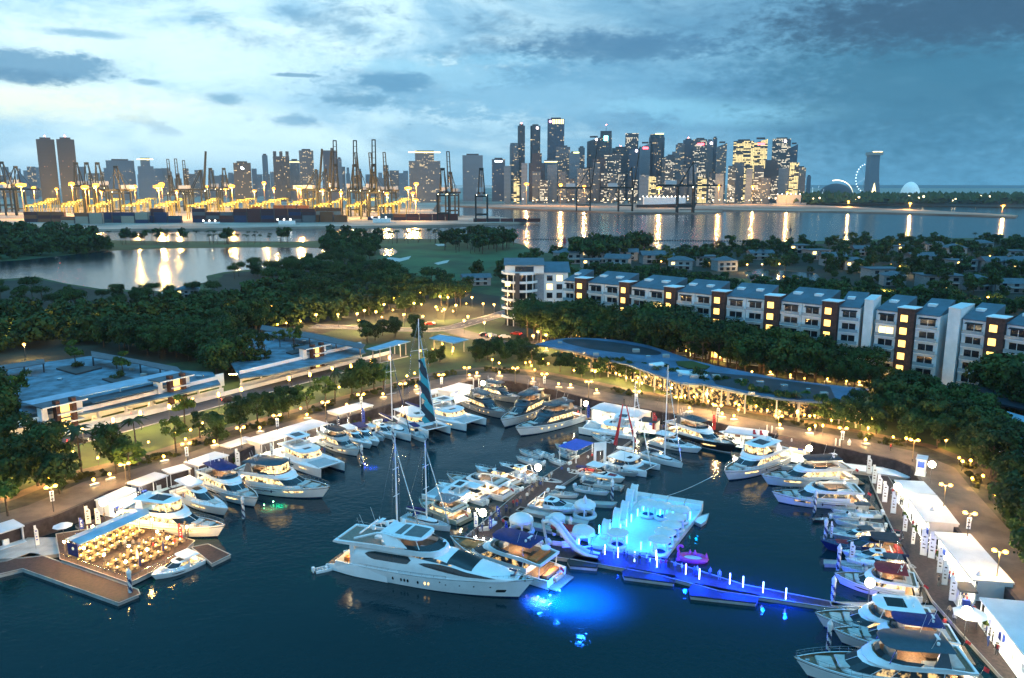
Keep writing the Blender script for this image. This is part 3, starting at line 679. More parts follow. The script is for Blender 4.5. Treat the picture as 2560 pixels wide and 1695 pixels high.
def yacht(name, label, bow, stern, B=None, hull='white', lit='litw', top='hard', topm='white', sunroof=True, dk='teak', hw='lens', fly=1, house2=False, cush='cushion', cover=None, navy_top=None, enc=False, low=0, boot='navy', glow=None, ports=0):
    L = blen(bow, stern); B = B or min(.30*L, 1.9+.17*L); k = (L/20)**.75
    t_ = thing(name, label, 'yacht'); place_boat(t_, bow, stern, L)
    f0, f1 = 1.55*k, 2.55*k
    h = Hull(L*1.02, B, f0, f1)
    h.mesh(MB(), m0=0, m1=1).build('hull', [M[hull], M[boot]], t_, smooth=True)
    h.deck(MB(), .3*k, .1).build('deck', M[dk], t_)
    b = MB(); b.bbox(-.075*L, .06*L, -B*.42, B*.42, .25*k, .45*k, .1)
    b.build('swim_platform', M['teak'], t_)
    W_ = B/2
    # hull windows
    for side in (1, -1):
        if hw == 'lens':
            h.patch(MB(), side, .30, .52, .50, .68, 'rect', skew=.02).build('hull_window', M['glass'], t_)
            h.patch(MB(), side, .60, .80, .54, .70, 'lens').build('hull_window', M[lit if side == -1 else 'glass'], t_)
        elif hw == 'long':
            h.patch(MB(), side, .15, .55, .60, .70, 'lens', skew=.04).build('hull_window', M['glass'], t_)
            h.patch(MB(), side, .62, .80, .62, .78, 'rect').build('hull_window', M[lit], t_)
        for q_ in range(ports): h.patch(MB(), side, .4+.1*q_, .425+.1*q_, .58, .74, 'rect', n=4).build('porthole', M['litb'], t_)
        b = MB(); ts = [i/12 for i in range(13)]; b.grid([[h.P(t, .86, side, .03) for t in ts], [h.P(t, .90, side, .05) for t in ts]] if side == 1 else [[h.P(t, .90, side, .05) for t in ts], [h.P(t, .86, side, .03) for t in ts]])
        b.build('rub_rail', M['steel'], t_)
    mats = dict(cab=M[navy_top or 'white'], ws=M['glass'], side=M[lit])
    z1 = f0-.25*k; hh = 2.1*k
    lv = [(z1, .2*L, .80*L, W_*.80, .26*L), (z1+1.0*k, .2*L, .755*L, W_*.79, .24*L), (z1+1.85*k, .2*L, .665*L, W_*.74, .20*L), (z1+hh, .2*L, .64*L, W_*.72, .19*L)]
    house(lv, 'cgc', t_, mats)
    zf = z1+hh
    # fly deck with coaming
    o1 = outline(.06*L, .64*L, W_*.9, .22*L); o2 = outline(.06*L, .60*L, W_*.93, .2*L); b = MB()
    b.prism(o1, zf-.02, zf+.14*k)
    ch = .62*k; n_ = len(o1); oi = outline(.075*L, .585*L, W_*.84, .19*L)
    vs = [(*p, zf+.14*k) for p in o1]+[(p[0], p[1], zf+ch*(.55 if p[0] < .12*L else 1)) for p in o2]+[(p[0], p[1], zf+ch*(.55 if p[0] < .12*L else 1)) for p in oi]+[(*p, zf+.15*k) for p in oi]
    fs = []
    for r_ in range(3): fs += [(r_*n_+i, r_*n_+(i+1)%n_, (r_+1)*n_+(i+1)%n_, (r_+1)*n_+i) for i in range(n_)]
    b.add(vs, fs); b.build('flybridge', M[navy_top or 'white'], t_, smooth=True)
    plate(MB(), oi, zf+.145*k, zf+.16*k).build('fly_deck', M[dk], t_)
    # tinted wind deflector on the coaming
    b = MB(); sel = [i for i in range(n_) if 3 <= i <= 3+8]
    b.grid([[(o2[i][0]-.03*L, o2[i][1]*.96, zf+ch) for i in sel], [(o2[i][0]-.055*L, o2[i][1]*.92, zf+ch+.38*k) for i in sel]]); b.build('wind_deflector', M['glass'], t_)
    # seats, helm
    b = MB(); zz = zf+.16*k
    b.bbox(.12*L, .19*L, -W_*.7, W_*.7, zz, zz+.42*k); b.bbox(.19*L, .34*L, W_*.4, W_*.78, zz, zz+.42*k); b.build('sofa', M[cush], t_)
    b = MB(); b.bbox(.46*L, .51*L, -W_*.3, W_*.25, zz, zz+.8*k); b.build('helm_console', M['grey'], t_)
    b = MB(); b.bbox(.22*L, .31*L, -W_*.25, W_*.2, zz+.3*k, zz+.4*k, .03); b.tube((.265*L, 0, zz), (.265*L, 0, zz+.3*k), .08); b.build('table', M['teak'], t_)
    zt = zf+2.15*k
    if top in ('hard', 'bimini'):
        mt = M[topm]; b = MB(); ot = outline(.17*L, .56*L, W_*.76, .12*L); n2 = len(ot); ot2 = [(p[0]*.97+.012*L, p[1]*.9) for p in ot]
        vs = [(*p, zt) for p in ot2]+[(*p, zt+.09*k) for p in ot]+[(*p, zt+.2*k) for p in ot2]
        b.add(vs, [list(range(n2-1,-1,-1)), list(range(2*n2, 3*n2))]+[(r_*n2+i, r_*n2+(i+1)%n2, (r_+1)*n2+(i+1)%n2, (r_+1)*n2+i) for r_ in range(2) for i in range(n2)])
        hr = b.build('hardtop' if top == 'hard' else 'bimini', mt, t_, smooth=True)
        if sunroof and top == 'hard':
            b = MB(); b.box(.30*L, .46*L, -W_*.42, W_*.42, zt+.2*k, zt+.215*k); b.build('sunroof', M['glass'], hr)
        for side in (1, -1):
            b = MB()
            if top == 'hard':
                b.add([(.20*L, side*W_*.88, zf+.4*k), (.30*L, side*W_*.88, zf+.4*k), (.26*L, side*W_*.72, zt+.08*k), (.22*L, side*W_*.72, zt+.08*k),
                       (.20*L, side*W_*.82, zf+.4*k), (.30*L, side*W_*.82, zf+.4*k), (.26*L, side*W_*.66, zt+.08*k), (.22*L, side*W_*.66, zt+.08*k)], [(0,1,2,3),(7,6,5,4),(0,4,5,1),(1,5,6,2),(2,6,7,3),(3,7,4,0)])
                MB().tube((.53*L, side*W_*.8, zf+ch*.9), (.49*L, side*W_*.66, zt+.08*k), .06*k, n=5).build('hardtop_strut', mt, t_)
            else:
                for xx in (.22, .36, .5): MB().tube((xx*L, side*W_*.82, zf+ch*.6), ((xx*.9+.04)*L, side*W_*.7, zt+.05), .035, n=4).build('bimini_support', M['steel'], t_)
            if top == 'hard': b.build('hardtop_support', mt, t_)
        if enc:
            b = MB(); sel = [i for i in range(n2) if 3 <= i <= 11]
            b.grid([[(o2[i][0]-.035*L, o2[i][1]*.94, zf+ch) for i in sel], [(ot2[i][0], ot2[i][1], zt+.02) for i in sel]]); b.build('upper_windshield', M[lit], t_)
        zr = zt+.2*k
    else:
        zr = zf+1.5*k; b = MB()
        for side in (1, -1): b.tube((.16*L, side*W_*.85, zf+.3*k), (.22*L, side*W_*.5, zr), .1*k, n=5)
        b.tube((.22*L, -W_*.5, zr), (.22*L, W_*.5, zr), .1*k, n=5); b.build('radar_arch', M['white'], t_)
        if cover:
            b = MB(); oc = outline(.07*L, .5*L, W_*.86, .15*L)
            b.prism(oc, zf+ch*.8, zf+ch+.1); b.prism([(p[0]*.9+.03*L, p[1]*.8) for p in oc], zf+ch+.1, zf+ch+.45*k); b.build('canvas_cover', M[cover], t_)
    b = MB(); b.lathe([(.01,0),(.16*k,.03),(.2*k,.2*k),(.16*k,.36*k),(.02,.44*k)], (.25*L, W_*.3, zr), 8); b.build('radar_dome', M['white'], t_, smooth=True)
    b = MB(); b.tube((.22*L, -W_*.25, zr), (.2*L, -W_*.25, zr+1.3*k), .03, n=4); b.tube((.24*L, 0, zr), (.24*L, 0, zr+.5*k), .05, n=5); b.box(.232*L, .248*L, -.6*k, .6*k, zr+.5*k, zr+.58*k); b.build('mast', M['white'], t_)
    b = MB(); b.tube((.3*L, -W_*.55, zr), (.27*L, -W_*.6, zr+2.2*k), .018, n=3); b.tube((.3*L, W_*.55, zr), (.27*L, W_*.6, zr+1.8*k), .018, n=3); b.build('whip_antenna', M['white'], t_)
    b = MB(); b.tube((-.01*L, 0, f0), (-.035*L, 0, f0+1.5*k), .025, n=4); b.build('flagstaff', M['steel'], t_); b = MB(); b.grid([[(-.03*L-.1*j, .05*sin(j*1.5), f0+1.4*k-.06*j) for j in range(8)], [(-.025*L-.1*j, .05*sin(j*1.5), f0+.9*k-.06*j) for j in range(8)]]); b.build('ensign', M['red'], t_)
    for side in (1, -1):
        b = MB(); b.tube((.30*L, side*W_*1.0, f0+.25*k), (.78*L, side*W_*.80, f1*.98), .02, n=3); b.build('side_rail', M['steel'], t_)
    # foredeck
    zfd = lambda x: h.sh(x)-.3*k
    b = MB(); b.bbox(.795*L, .89*L, -W_*.36, W_*.36, zfd(.8)-.05, zfd(.85)+.28*k); b.bbox(.70*L, .78*L, -W_*.4, W_*.4, z1+1.05*k, z1+1.2*k); b.build('sunpad', M[cush], t_)
    rail(h, MB(), hgt=.7*k).build('bow_rail', M['steel'], t_)
    b = MB(); b.bbox(.93*L, .955*L, -.2*k, .2*k, zfd(.93), zfd(.93)+.22*k, .04); b.tube((.985*L, 0, f1-.1), (1.01*L, 0, f1-.25), .07*k); b.build('windlass', M['steel'], t_)
    # cockpit
    b = MB(); b.bbox(.03*L, .08*L, -W_*.6, W_*.6, f0-.3*k, f0+.15*k); b.build('cockpit_sofa', M[cush], t_)
    b = MB(); b.box(.09*L, .19*L, -W_*.05, W_*.3, zf-.07*k, zf-.045*k); b.build('cockpit_lamp', M['cklamp'], t_); bulb(t_, (.07*L, 0, f0+1.1*k), 420*k*k, .15, (1,.68,.34), 'cockpit_bulb'); bulb(t_, (.36*L, 0, zf+1.5*k), 300*k*k, .15, (1,.75,.45), 'fly_bulb')
    for side in (1, -1):
        b = MB(); b.tube((.085*L, side*W_*.8, f0-.3*k), (.075*L, side*W_*.82, zf+.02), .07*k, n=6); b.build('deck_post', M['white'], t_)
    for side in (1, -1):
        for q_ in range(2):
            p = h.P(.25+.25*q_, .75, side, .12); b = MB(); b.lathe([(.02,0),(.12,.05),(.12,.5),(.02,.58)], (p[0], p[1], p[2]-.45), 6); b.build('fender', M['navy' if q_ else 'white'], t_)
    if house2: pass
    return t_, h, L, k

def cruiser(name, label, bow, stern, B=None, hull='white', deckm='white', lit='litw', top='arch', topm='dkcloth', cush='cushion', boot='navy', open_=False, cat='motor boat'):
    L = blen(bow, stern); B = B or min(.34*L, 1.3+.17*L); k = (L/12)**.8
    t_ = thing(name, label, cat); place_boat(t_, bow, stern, L); W_ = B/2
    f0, f1 = 1.0*k, 1.5*k; h = Hull(L*1.02, B, f0, f1, rake=.12*L, fine=2.3)
    h.mesh(MB(), 14, 5, m0=0, m1=1).build('hull', [M[hull], M[boot]], t_, smooth=True)
    h.deck(MB(), .42*k, 0, .5).build('cockpit_floor', M['teak'], t_)
    b = MB(); ts = [.45+.55*(1-(1-i/9)**1.3) for i in range(10)]; rows = []
    for f in (-1, -.6, 0, .6, 1): rows.append([(h.P(t,1,1)[0], (h.w(t)-.1*(h.w(t) > .2))*f, h.sh(t)+.22*k*(1-f*f)*(1 if t < .9 else (1-t)*10)-.02) for t in ts])
    b.grid(rows); b.build('foredeck', M[deckm], t_, smooth=True)
    b = MB(); b.bbox(-.06*L, .05*L, -B*.42, B*.42, .22*k, .38*k, .06); b.build('swim_platform', M['teak'], t_)
    mats = dict(cab=M[deckm], ws=M['glass'], side=M[lit])
    z1 = f0-.2*k
    if not open_:
        lv = [(z1, .30*L, .80*L, W_*.74, .34*L), (f0+.55*k, .30*L, .70*L, W_*.72, .30*L), (f0+1.15*k, .30*L, .56*L, W_*.62, .18*L), (f0+1.25*k, .28*L, .52*L, W_*.58, .16*L)]
        house(lv, 'cgc', t_, mats, aft='g'); zr = f0+1.25*k
        b = MB(); b.box(.36*L, .46*L, -W_*.3, W_*.3, zr, zr+.02); b.build('roof_hatch', M['glass'], t_)
    else:
        b = MB(); sel = outline(.3*L, .64*L, W_*.74, .2*L)[3:12]
        b.grid([[(p[0], p[1], f0+.12*k) for p in sel], [(p[0]-.06*L, p[1]*.92, f0+.62*k) for p in sel]]); b.build('windshield', M['glass'], t_)
        b = MB(); b.bbox(.42*L, .50*L, -W_*.5, W_*.1, f0-.4*k, f0+.35*k); b.build('helm_console', M['white'], t_); zr = f0+1.5*k
    if top in ('bimini', 'ttop', 'hard'):
        zt = (f0+1.95*k) if open_ else zr+.5*k
        x0, x1 = (.22, .52) if open_ else (.1, .42)
        ot = outline(x0*L, x1*L, W_*.78, .06*L)
        b = MB(); b.prism(ot, zt, zt+.09*k); b.prism([(p[0]*.98+.005*L, p[1]*.85) for p in ot], zt+.09*k, zt+.17*k); b.build('canopy', M[topm], t_)
        b = MB()
        for side in (1, -1):
            for xx in (x0+.03, x1-.08): b.tube((xx*L, side*W_*.85, f0-.1), (xx*L+.1, side*W_*.7, zt), .04, n=4)
        b.build('canopy_frame', M['steel'], t_)
    elif top == 'arch':
        b = MB(); zt = f0+1.9*k
        b.path([(.14*L, -W_*.9, f0), (.2*L, -W_*.7, zt), (.2*L, W_*.7, zt), (.14*L, W_*.9, f0)], .09*k, 6); b.build('radar_arch', M['white'], t_)
    b = MB(); b.bbox(.05*L, .11*L, -W_*.7, W_*.7, f0-.42*k, f0+.05*k); b.bbox(.11*L, .27*L, W_*.45, W_*.8, f0-.42*k, f0); b.build('sofa', M[cush], t_)
    b = MB(); b.bbox(.66*L, .83*L, -W_*.3, W_*.3, f0+.3*k, f0+.58*k); b.build('sunpad', M[cush], t_); bulb(t_, (.16*L, 0, f0+1.0*k), 300*k, .12, (1,.72,.4), 'cockpit_bulb')
    for side in (1, -1): h.patch(MB(), side, .45, .72, .58, .74, 'lens').build('hull_window', M['glass' if not (lit != 'glass' and side == -1) else lit], t_)
    rail(h, MB(), hgt=.5*k, n=7, r=.02).build('bow_rail', M['steel'], t_)
    return t_, h, L, k
def smallboat(name, label, bow, stern, hull='white', top='ttop', topm='white', eng=2, cat='small boat', cush='cushion', floor='deckgrey', boot='navy'):
    L = blen(bow, stern); B = min(.36*L, 1+.16*L); k = (L/9)**.7; W_ = B/2
    t_ = thing(name, label, cat); place_boat(t_, bow, stern, L)
    f0, f1 = .75*k, 1.15*k; h = Hull(L*1.02, B, f0, f1, rake=.12*L, fine=2.2)
    h.mesh(MB(), 12, 5, m0=0, m1=1).build('hull', [M[hull], M[boot]], t_, smooth=True)
    h.deck(MB(), .35*k, 0, 1).build('deck', M[floor], t_)
    b = MB(); b.bbox(.38*L, .5*L, -W_*.4, W_*.4, f0-.35*k, f0+.55*k); b.build('console', M['white'], t_)
    b = MB(); b.add([(.5*L, -W_*.36, f0+.5*k), (.5*L, W_*.36, f0+.5*k), (.46*L, W_*.33, f0+.95*k), (.46*L, -W_*.33, f0+.95*k)], [(0,1,2,3)]); b.build('windshield', M['glass'], t_)
    b = MB(); b.bbox(.22*L, .32*L, -W_*.45, W_*.45, f0-.35*k, f0+.15*k); b.bbox(.66*L, .82*L, -W_*.4, W_*.4, f0-.2*k, f0+.12*k); b.bbox(.05*L, .1*L, -W_*.7, W_*.7, f0-.35*k, f0+.05*k); b.build('seat', M[cush], t_)
    if top:
        zt = f0+1.6*k; b = MB(); ot = outline(.22*L, .55*L, W_*.62, .08*L); b.prism(ot, zt, zt+.1); b.prism([(p[0]*.97+.01*L, p[1]*.85) for p in ot], zt+.1, zt+.15); b.build('canopy', M[topm], t_)
        b = MB()
        for side in (1,-1):
            for xx in (.28, .47): b.tube((xx*L, side*W_*.42, f0-.2), (xx*L, side*W_*.5, zt), .035, n=4)
        b.build('canopy_frame', M['steel'], t_)
    for q_ in range(eng):
        yy = (q_-(eng-1)/2)*.6; b = MB(); b.bbox(-.62, -.12, yy-.2, yy+.2, f0-.1, f0+.6, .08); b.box(-.45, -.25, yy-.08, yy+.08, -.3, f0-.1); b.build('outboard_motor', M['white' if q_ % 2 == 0 else 'white'], t_)
    rail(h, MB(), .6, .97, .35*k, 6, .018).build('bow_rail', M['steel'], t_)
    return t_
def rigging(t_, x, zb, ht, B, L, sail=None, boomL=None, boomz=1.2, furl='white', rake=0, bowx=None, spread=True, mm='white', bowz=1.2):
    b = MB(); b.tube((x, 0, zb), (x-rake, 0, zb+ht), .16, .09, 8); b.build('mast', M[mm], t_)
    if spread:
        b = MB()
        for f in (.4, .68): b.tube((x-rake*f, -B*.28, zb+ht*f), (x-rake*f, B*.28, zb+ht*f), .045, n=4)
        b.build('spreader', M['white'], t_)
    b = MB(); topp = (x-rake, 0, zb+ht*.98)
    for side in (1, -1):
        b.path([(x-.3, side*B*.45, zb-.6), (x-rake*.68, side*B*.28, zb+ht*.68), topp], .022, 3)
    b.tube((.02*L, 0, zb-.5), topp, .022, n=3, cap=False); b.tube((bowx or L*.97, 0, bowz), (x-rake*.95, 0, zb+ht*.94), .025, n=3, cap=False); b.build('rigging', M['steel'], t_)
    p0 = Vector((bowx or L*.97, 0, bowz+.3)); p1 = Vector((x-rake*.95, 0, zb+ht*.9)); b = MB()
    b.tube(p0, p0.lerp(p1, .93), .13, .05, 6); b.build('furled_sail', M[furl], t_)
    if boomL:
        b = MB(); b.tube((x, 0, zb+boomz), (x-boomL, 0, zb+boomz), .11, n=6); b.build('boom', M['white'], t_)
        if sail:
            rows = []
            for i in range(9):
                f = i/8; r_ = .34*(1-.45*f)*(1 if 0 < i < 8 else .5)
                rows.append([(x-.1-(boomL-.2)*f, r_*.7*cos(2*pi*j/8), zb+boomz+.3+r_*sin(2*pi*j/8)+.25*(1-f)) for j in range(8)])
            b = MB(); b.grid(rows, True); b.build('sail_cover', M[sail], t_, smooth=True)
def sailboat(name, label, bow, stern, mast_top_py, hull='white', sail='bluecloth', furl='white', boot='navy', mx_=.56, B=None):
    L = blen(bow, stern); B = B or .29*L; W_ = B/2; t_ = thing(name, label, 'sailing boat'); place_boat(t_, bow, stern, L)
    h = Hull(L*1.01, B, .095*L, .12*L, rake=.03*L, fine=2.0, stern=.82, flare=.4)
    h.mesh(MB(), 14, 5, m0=0, m1=1).build('hull', [M[hull], M[boot]], t_, smooth=True); h.deck(MB(), .1, 0, 1).build('deck', M['deckgrey'], t_)
    z1 = h.sh(.4)-.1
    lv = [(z1, .30*L, .76*L, W_*.62, .3*L), (z1+.2, .3*L, .75*L, W_*.6, .3*L), (z1+.42, .3*L, .72*L, W_*.55, .3*L), (z1+.55, .3*L, .68*L, W_*.5, .28*L)]
    house(lv, 'cgc', t_, dict(cab=M['white'], ws=M['glass'], side=M['glass']), names=('cabin_trunk','windshield','side_window'), post=False)
    b = MB(); b.bbox(.08*L, .28*L, -W_*.32, W_*.32, h.sh(.2)-.3, h.sh(.2)-.05); b.build('cockpit_bench', M['teak'], t_)
    b = MB(); b.torus((.1*L, 0, h.sh(.1)+.6), .01, .02, 4, 4); ring = [(.11*L, .5*cos(2*pi*i/12), h.sh(.1)+.5+.5*sin(2*pi*i/12)) for i in range(13)]; b.path(ring, .025, 4); b.build('steering_wheel', M['steel'], t_)
    b = MB(); b.grid([[(.24*L, -W_*.55, z1+.5), (.24*L, W_*.55, z1+.5)], [(.27*L, -W_*.52, z1+1.5), (.27*L, W_*.52, z1+1.5)], [(.36*L, -W_*.5, z1+1.2), (.36*L, W_*.5, z1+1.2)]]); b.build('sprayhood', M[sail], t_)
    rail(h, MB(), .05, .97, .6, 12, .016).build('lifeline', M['steel'], t_)
    base = t_.matrix_basis @ Vector((mx_*L, 0, 0)); ht = ztop(base.y, mast_top_py)-z1-.5
    rigging(t_, mx_*L, z1+.4, ht, B, L, sail, .44*L, 1.1, furl, bowz=h.f1)
    return t_, h, L
def catamaran(name, label, bow, stern, sail=None, mast_top_py=None, deckr='white', furl='white', lit='litw', fly=True, B=None, hull='white', topm='white', cat='catamaran', net=True):
    L = blen(bow, stern); B = B or .5*L; W_ = B/2; k = (L/16)**.8
    t_ = thing(name, label, cat); place_boat(t_, bow, stern, L)
    f0, f1 = 1.4*k, 2.0*k; hb = B*.24
    for side in (1, -1):
        h = Hull(L*1.0, hb, f0, f1, rake=.015*L, fine=2.6, stern=.95, flare=.3, yo=side*(W_-hb/2))
        h.mesh(MB(), 12, 5, m0=0, m1=1).build('hull', [M[hull], M['navy']], t_, smooth=True)
        h.deck(MB(), .03, 0, 1).build('hull_deck', M['deckgrey' if hull != 'white' else 'white'], t_)
        h.patch(MB(), side, .3, .5, .6, .74, 'rect').build('hull_window', M['glass'], t_); h.patch(MB(), side, .6, .76, .62, .76, 'lens').build('hull_window', M[lit], t_)
    zd = f0+.02; b = MB(); b.prism([(.05*L, -W_+hb*.8), (.05*L, W_-hb*.8), (.62*L, W_-hb*.7), (.7*L, W_*.35), (.7*L, -W_*.35), (.62*L, -W_+hb*.7)], .75*k, zd+.08); b.build('bridge_deck', M['white'], t_)
    b = MB(); b.tube((.93*L, -W_+hb*.6, f1-.15), (.93*L, W_-hb*.6, f1-.15), .12*k, n=6); b.build('crossbeam', M['white'], t_)
    if net:
        b = MB(); b.add([(.68*L, -W_+hb, zd), (.93*L, -W_+hb*.8, f1-.2), (.93*L, -.2, f1-.2), (.7*L, -.2, zd)], [(0,1,2,3)]); b.add([(.68*L, W_-hb, zd), (.7*L, .2, zd), (.93*L, .2, f1-.2), (.93*L, W_-hb*.8, f1-.2)], [(0,1,2,3)]); b.build('trampoline_net', M['dpost'], t_)
    else:
        b = MB(); b.box(.66*L, .93*L, -W_+hb*.9, W_-hb*.9, f1-.45, f1-.25); b.build('foredeck', M['deckgrey'], t_)
    lv = [(zd, .22*L, .66*L, W_*.72, .16*L), (zd+.85*k, .22*L, .65*L, W_*.70, .16*L), (zd+1.6*k, .22*L, .60*L, W_*.66, .14*L), (zd+1.8*k, .20*L, .59*L, W_*.66, .14*L)]
    house(lv, 'cgc', t_, dict(cab=M['white'], ws=M[lit], side=M[lit]))
    zr = zd+1.8*k; b = MB(); o_ = outline(.06*L, .61*L, W_*.74, .15*L); b.prism(o_, zr, zr+.15*k); rf = b.build('coach_roof', M[deckr], t_)
    b = MB(); b.box(.4*L, .5*L, -W_*.22, W_*.22, zr+.15*k, zr+.17*k); b.build('roof_hatch', M['glass'], rf)
    b = MB(); b.bbox(.08*L, .14*L, -W_*.6, W_*.6, zd+.08, zd+.5*k); b.build('cockpit_sofa', M['cushion'], t_)
    b = MB(); b.box(.1*L, .2*L, -W_*.4, W_*.4, zr-.04, zr-.02); b.build('cockpit_lamp', M['cklamp'], t_); bulb(t_, (.07*L, 0, zr-.7), 520*k*k, .15, (1,.68,.34), 'cockpit_bulb')
    for side in (1,-1):
        b = MB(); b.tube((.09*L, side*W_*.7, zd), (.09*L, side*W_*.7, zr), .08*k, n=5); b.build('deck_post', M['white'], t_)
    if fly:
        b = MB(); b.bbox(.16*L, .24*L, -W_*.5, W_*.5, zr+.15*k, zr+.5*k); b.build('sofa', M['cushion'], t_)
        b = MB(); sel = outline(.2*L, .45*L, W_*.6, .08*L)[2:13]
        b.grid([[(*p, zr+.15*k) for p in sel], [(p[0]-.01*L, p[1]*.97, zr+.75*k) for p in sel]]); b.build('fly_coaming', M['white'], t_)
        b = MB(); ot = outline(.14*L, .42*L, W_*.52, .05*L); zt = zr+2.1*k; b.prism(ot, zt, zt+.1*k); ht_ = b.build('hardtop', M[topm], t_)
        b = MB(); b.box(.2*L, .34*L, -W_*.3, W_*.3, zt+.1*k, zt+.12*k); b.build('sunroof', M['glass'], ht_)
        b = MB()
        for side in (1,-1):
            for xx in (.18, .38): b.tube((xx*L, side*W_*.5, zr+.2), (xx*L, side*W_*.45, zt), .06, n=5)
        b.build('hardtop_support', M['white'], t_)
    if mast_top_py:
        base = t_.matrix_basis @ Vector((.52*L, 0, 0)); ht = ztop(base.y, mast_top_py)-zr
        rigging(t_, .52*L, zr, ht, B, L, sail, .4*L, 1.5 if not fly else 2.4*k, furl, bowz=f1-.1, bowx=.93*L, spread=True)
    return t_, L
M['cklamp'] = em('cockpit_lamp_glow', WARMW, 9.)
# ================================================================ the large white yacht in front
def hero():
    bow, stern = (1306, 1497), (866, 1409)
    L = blen(bow, stern)*1.0; B = 6.9; W_ = B/2
    t_ = thing('motor_yacht', 'largest white motor yacht, three decks with eye shaped dark side windows, moored broadside in front', 'yacht')
    place_boat(t_, bow, stern, L); L *= 1.06
    h = Hull(L, B, 2.0, 3.5, rake=.085*L, fine=2.4, stern=.9, flare=.4)
    h.mesh(MB(), 22, 8, m0=0, m1=1).build('hull', [M['white'], M['navy']], t_, smooth=True)
    h.deck(MB(), .35, .05, 1, 20).build('deck', M['teak'], t_)
    b = MB(); b.prism(outline(-.07*L, .07*L, W_*.8, .01*L, wa=W_*.55), .35, .62); b.build('swim_platform', M['teak'], t_)
    # side wings that run down to the platform
    for side in (1, -1):
        b = MB(); rows = []
        for i in range(9):
            f = i/8; x = (-.065+.36*f)*L; zt = .75+1.3*sin(pi/2*min(1, f*1.5)); y = side*(W_*(.72+.22*min(1, f*2.2)))
            e_ = 1-f; rows.append([(x, y+side*.22*e_, .1), (x, y+side*.3*e_, (zt+.1)/2), (x, y+side*.16*e_, zt), (x, y-side*.12, zt), (x, y-side*.14, .4)])
        b.grid(rows if side == -1 else [r[::-1] for r in rows]); b.build('stern_wing', M['white'], t_, smooth=True)
    zs = lambda x: h.sh(min(1, max(0, x/L)))-.1
    prof = [(.10,5.0,.93),(.3,5.2,.95),(.45,5.3,.94),(.56,5.3,.91),(.62,5.05,.87),(.70,4.35,.80),(.80,3.95,.68),(.88,3.6,.5),(.93,3.35,.22)]
    def pr(f, k):
        for i in range(len(prof)-1):
            if f <= prof[i+1][0] or i == len(prof)-2:
                u = min(1, max(0, (f-prof[i][0])/(prof[i+1][0]-prof[i][0]))); u = u*u*(3-2*u)*.5+u*.5; return prof[i][k]*(1-u)+prof[i+1][k]*u
    def SF(f, g, o=0):
        a = g*pi/2; w = W_*pr(f, 2)+o; zb = zs(f*L); zt = pr(f, 1)+o
        return (f*L, w*(abs(sin(a))**.5)*(1 if g > 0 else -1), zb+(zt-zb)*(abs(cos(a))**.5))
    fsx = [.10+.83*i/28 for i in range(29)]; gs = [-1,-.93,-.8,-.65,-.52,-.42,-.3,-.15,.001,.15,.3,.42,.52,.65,.8,.93,1]
    b = MB(); b.grid([[SF(f, g) for g in gs] for f in fsx]); b.add([SF(.10, g) for g in gs], [list(range(len(gs)))]); b.build('superstructure', M['white'], t_, smooth=True)
    def sp(name, f0, f1, g0, g1, m, shape='lens', o=.035, n=14, sk=0):
        for side in (1, -1):
            lo, hi = [], []
            for i in range(n+1):
                u = i/n; f = f0+(f1-f0)*u; gm = (g0+g1)/2+sk*(u-.5); hw = (g1-g0)/2
                e = sin(pi*u)**.55 if shape == 'lens' else (min(1, u*5)*min(1, (1-u)*12))**.5
                lo.append(SF(f, side*(gm-hw*e), o)); hi.append(SF(f, side*(gm+hw*e), o))
            b = MB(); mid = [tuple((Vector(SF(f0+(f1-f0)*i/n, side*((g0+g1)/2+sk*(i/n-.5)), o)))) for i in range(n+1)]
            b.grid([lo, mid, hi] if side == 1 else [hi, mid, lo]); b.build(name, M[m], t_, smooth=True)
    sp('side_window', .17, .42, .50, .84, 'glass', 'tear')
    sp('side_window', .39, .63, .36, .56, 'litd', 'lens', sk=.18)
    sp('side_window', .46, .84, .64, .92, 'glass', 'lens', sk=.06)
    b = MB(); b.grid([[SF(f, g, .04) for g in (-.47,-.36,-.25,-.12,.001,.12,.25,.36,.47)] for f in (.60,.62,.64,.66,.68,.70,.72)]); b.build('windshield', M['glass'], t_, smooth=True)
    # ovals and round portholes in the hull
    for f0, k in ((.32,0),(.365,0),(.383,0),(.401,0),(.455,0),(.492,1),(.511,1)):
        for side in (1,-1): h.patch(MB(), side, f0, f0+.011, .42, .66, 'lens', n=6).build('porthole', M['litb' if k and side == -1 else 'glass'], t_)
    for f0, v in ((.57,.72),(.60,.58),(.67,.60),(.74,.6),(.82,.6)):
        for side in (1,-1): h.patch(MB(), side, f0, f0+.009, v, v+.07, 'lens', n=6).build('porthole', M['glass'], t_)
    for side in (1,-1):
        h.patch(MB(), side, .86, .91, .36, .50, 'rect').build('anchor_pocket', M['black'], t_)
        b = MB(); ts = [i/20 for i in range(21)]; r_ = [[h.P(t, .93, side, .02) for t in ts], [h.P(t, .955, side, .06) for t in ts]]; b.grid(r_ if side == 1 else r_[::-1]); b.build('rub_rail', M['steel'], t_)
    # main deck aft: cockpit with warm lamps under the overhang
    b = MB(); b.box(.035*L, .1*L, -W_*.55, W_*.55, 5.0, 5.05); b.build('cockpit_lamp', M['cklamp'], t_)
    b = MB(); b.box(.094*L, .098*L, -W_*.6, W_*.6, 2.0, 4.6); b.build('saloon_door', M['litb'], t_)
    b = MB(); b.bbox(.03*L, .055*L, -W_*.6, W_*.6, 1.7, 2.3); b.build('cockpit_sofa', M['orange'], t_)
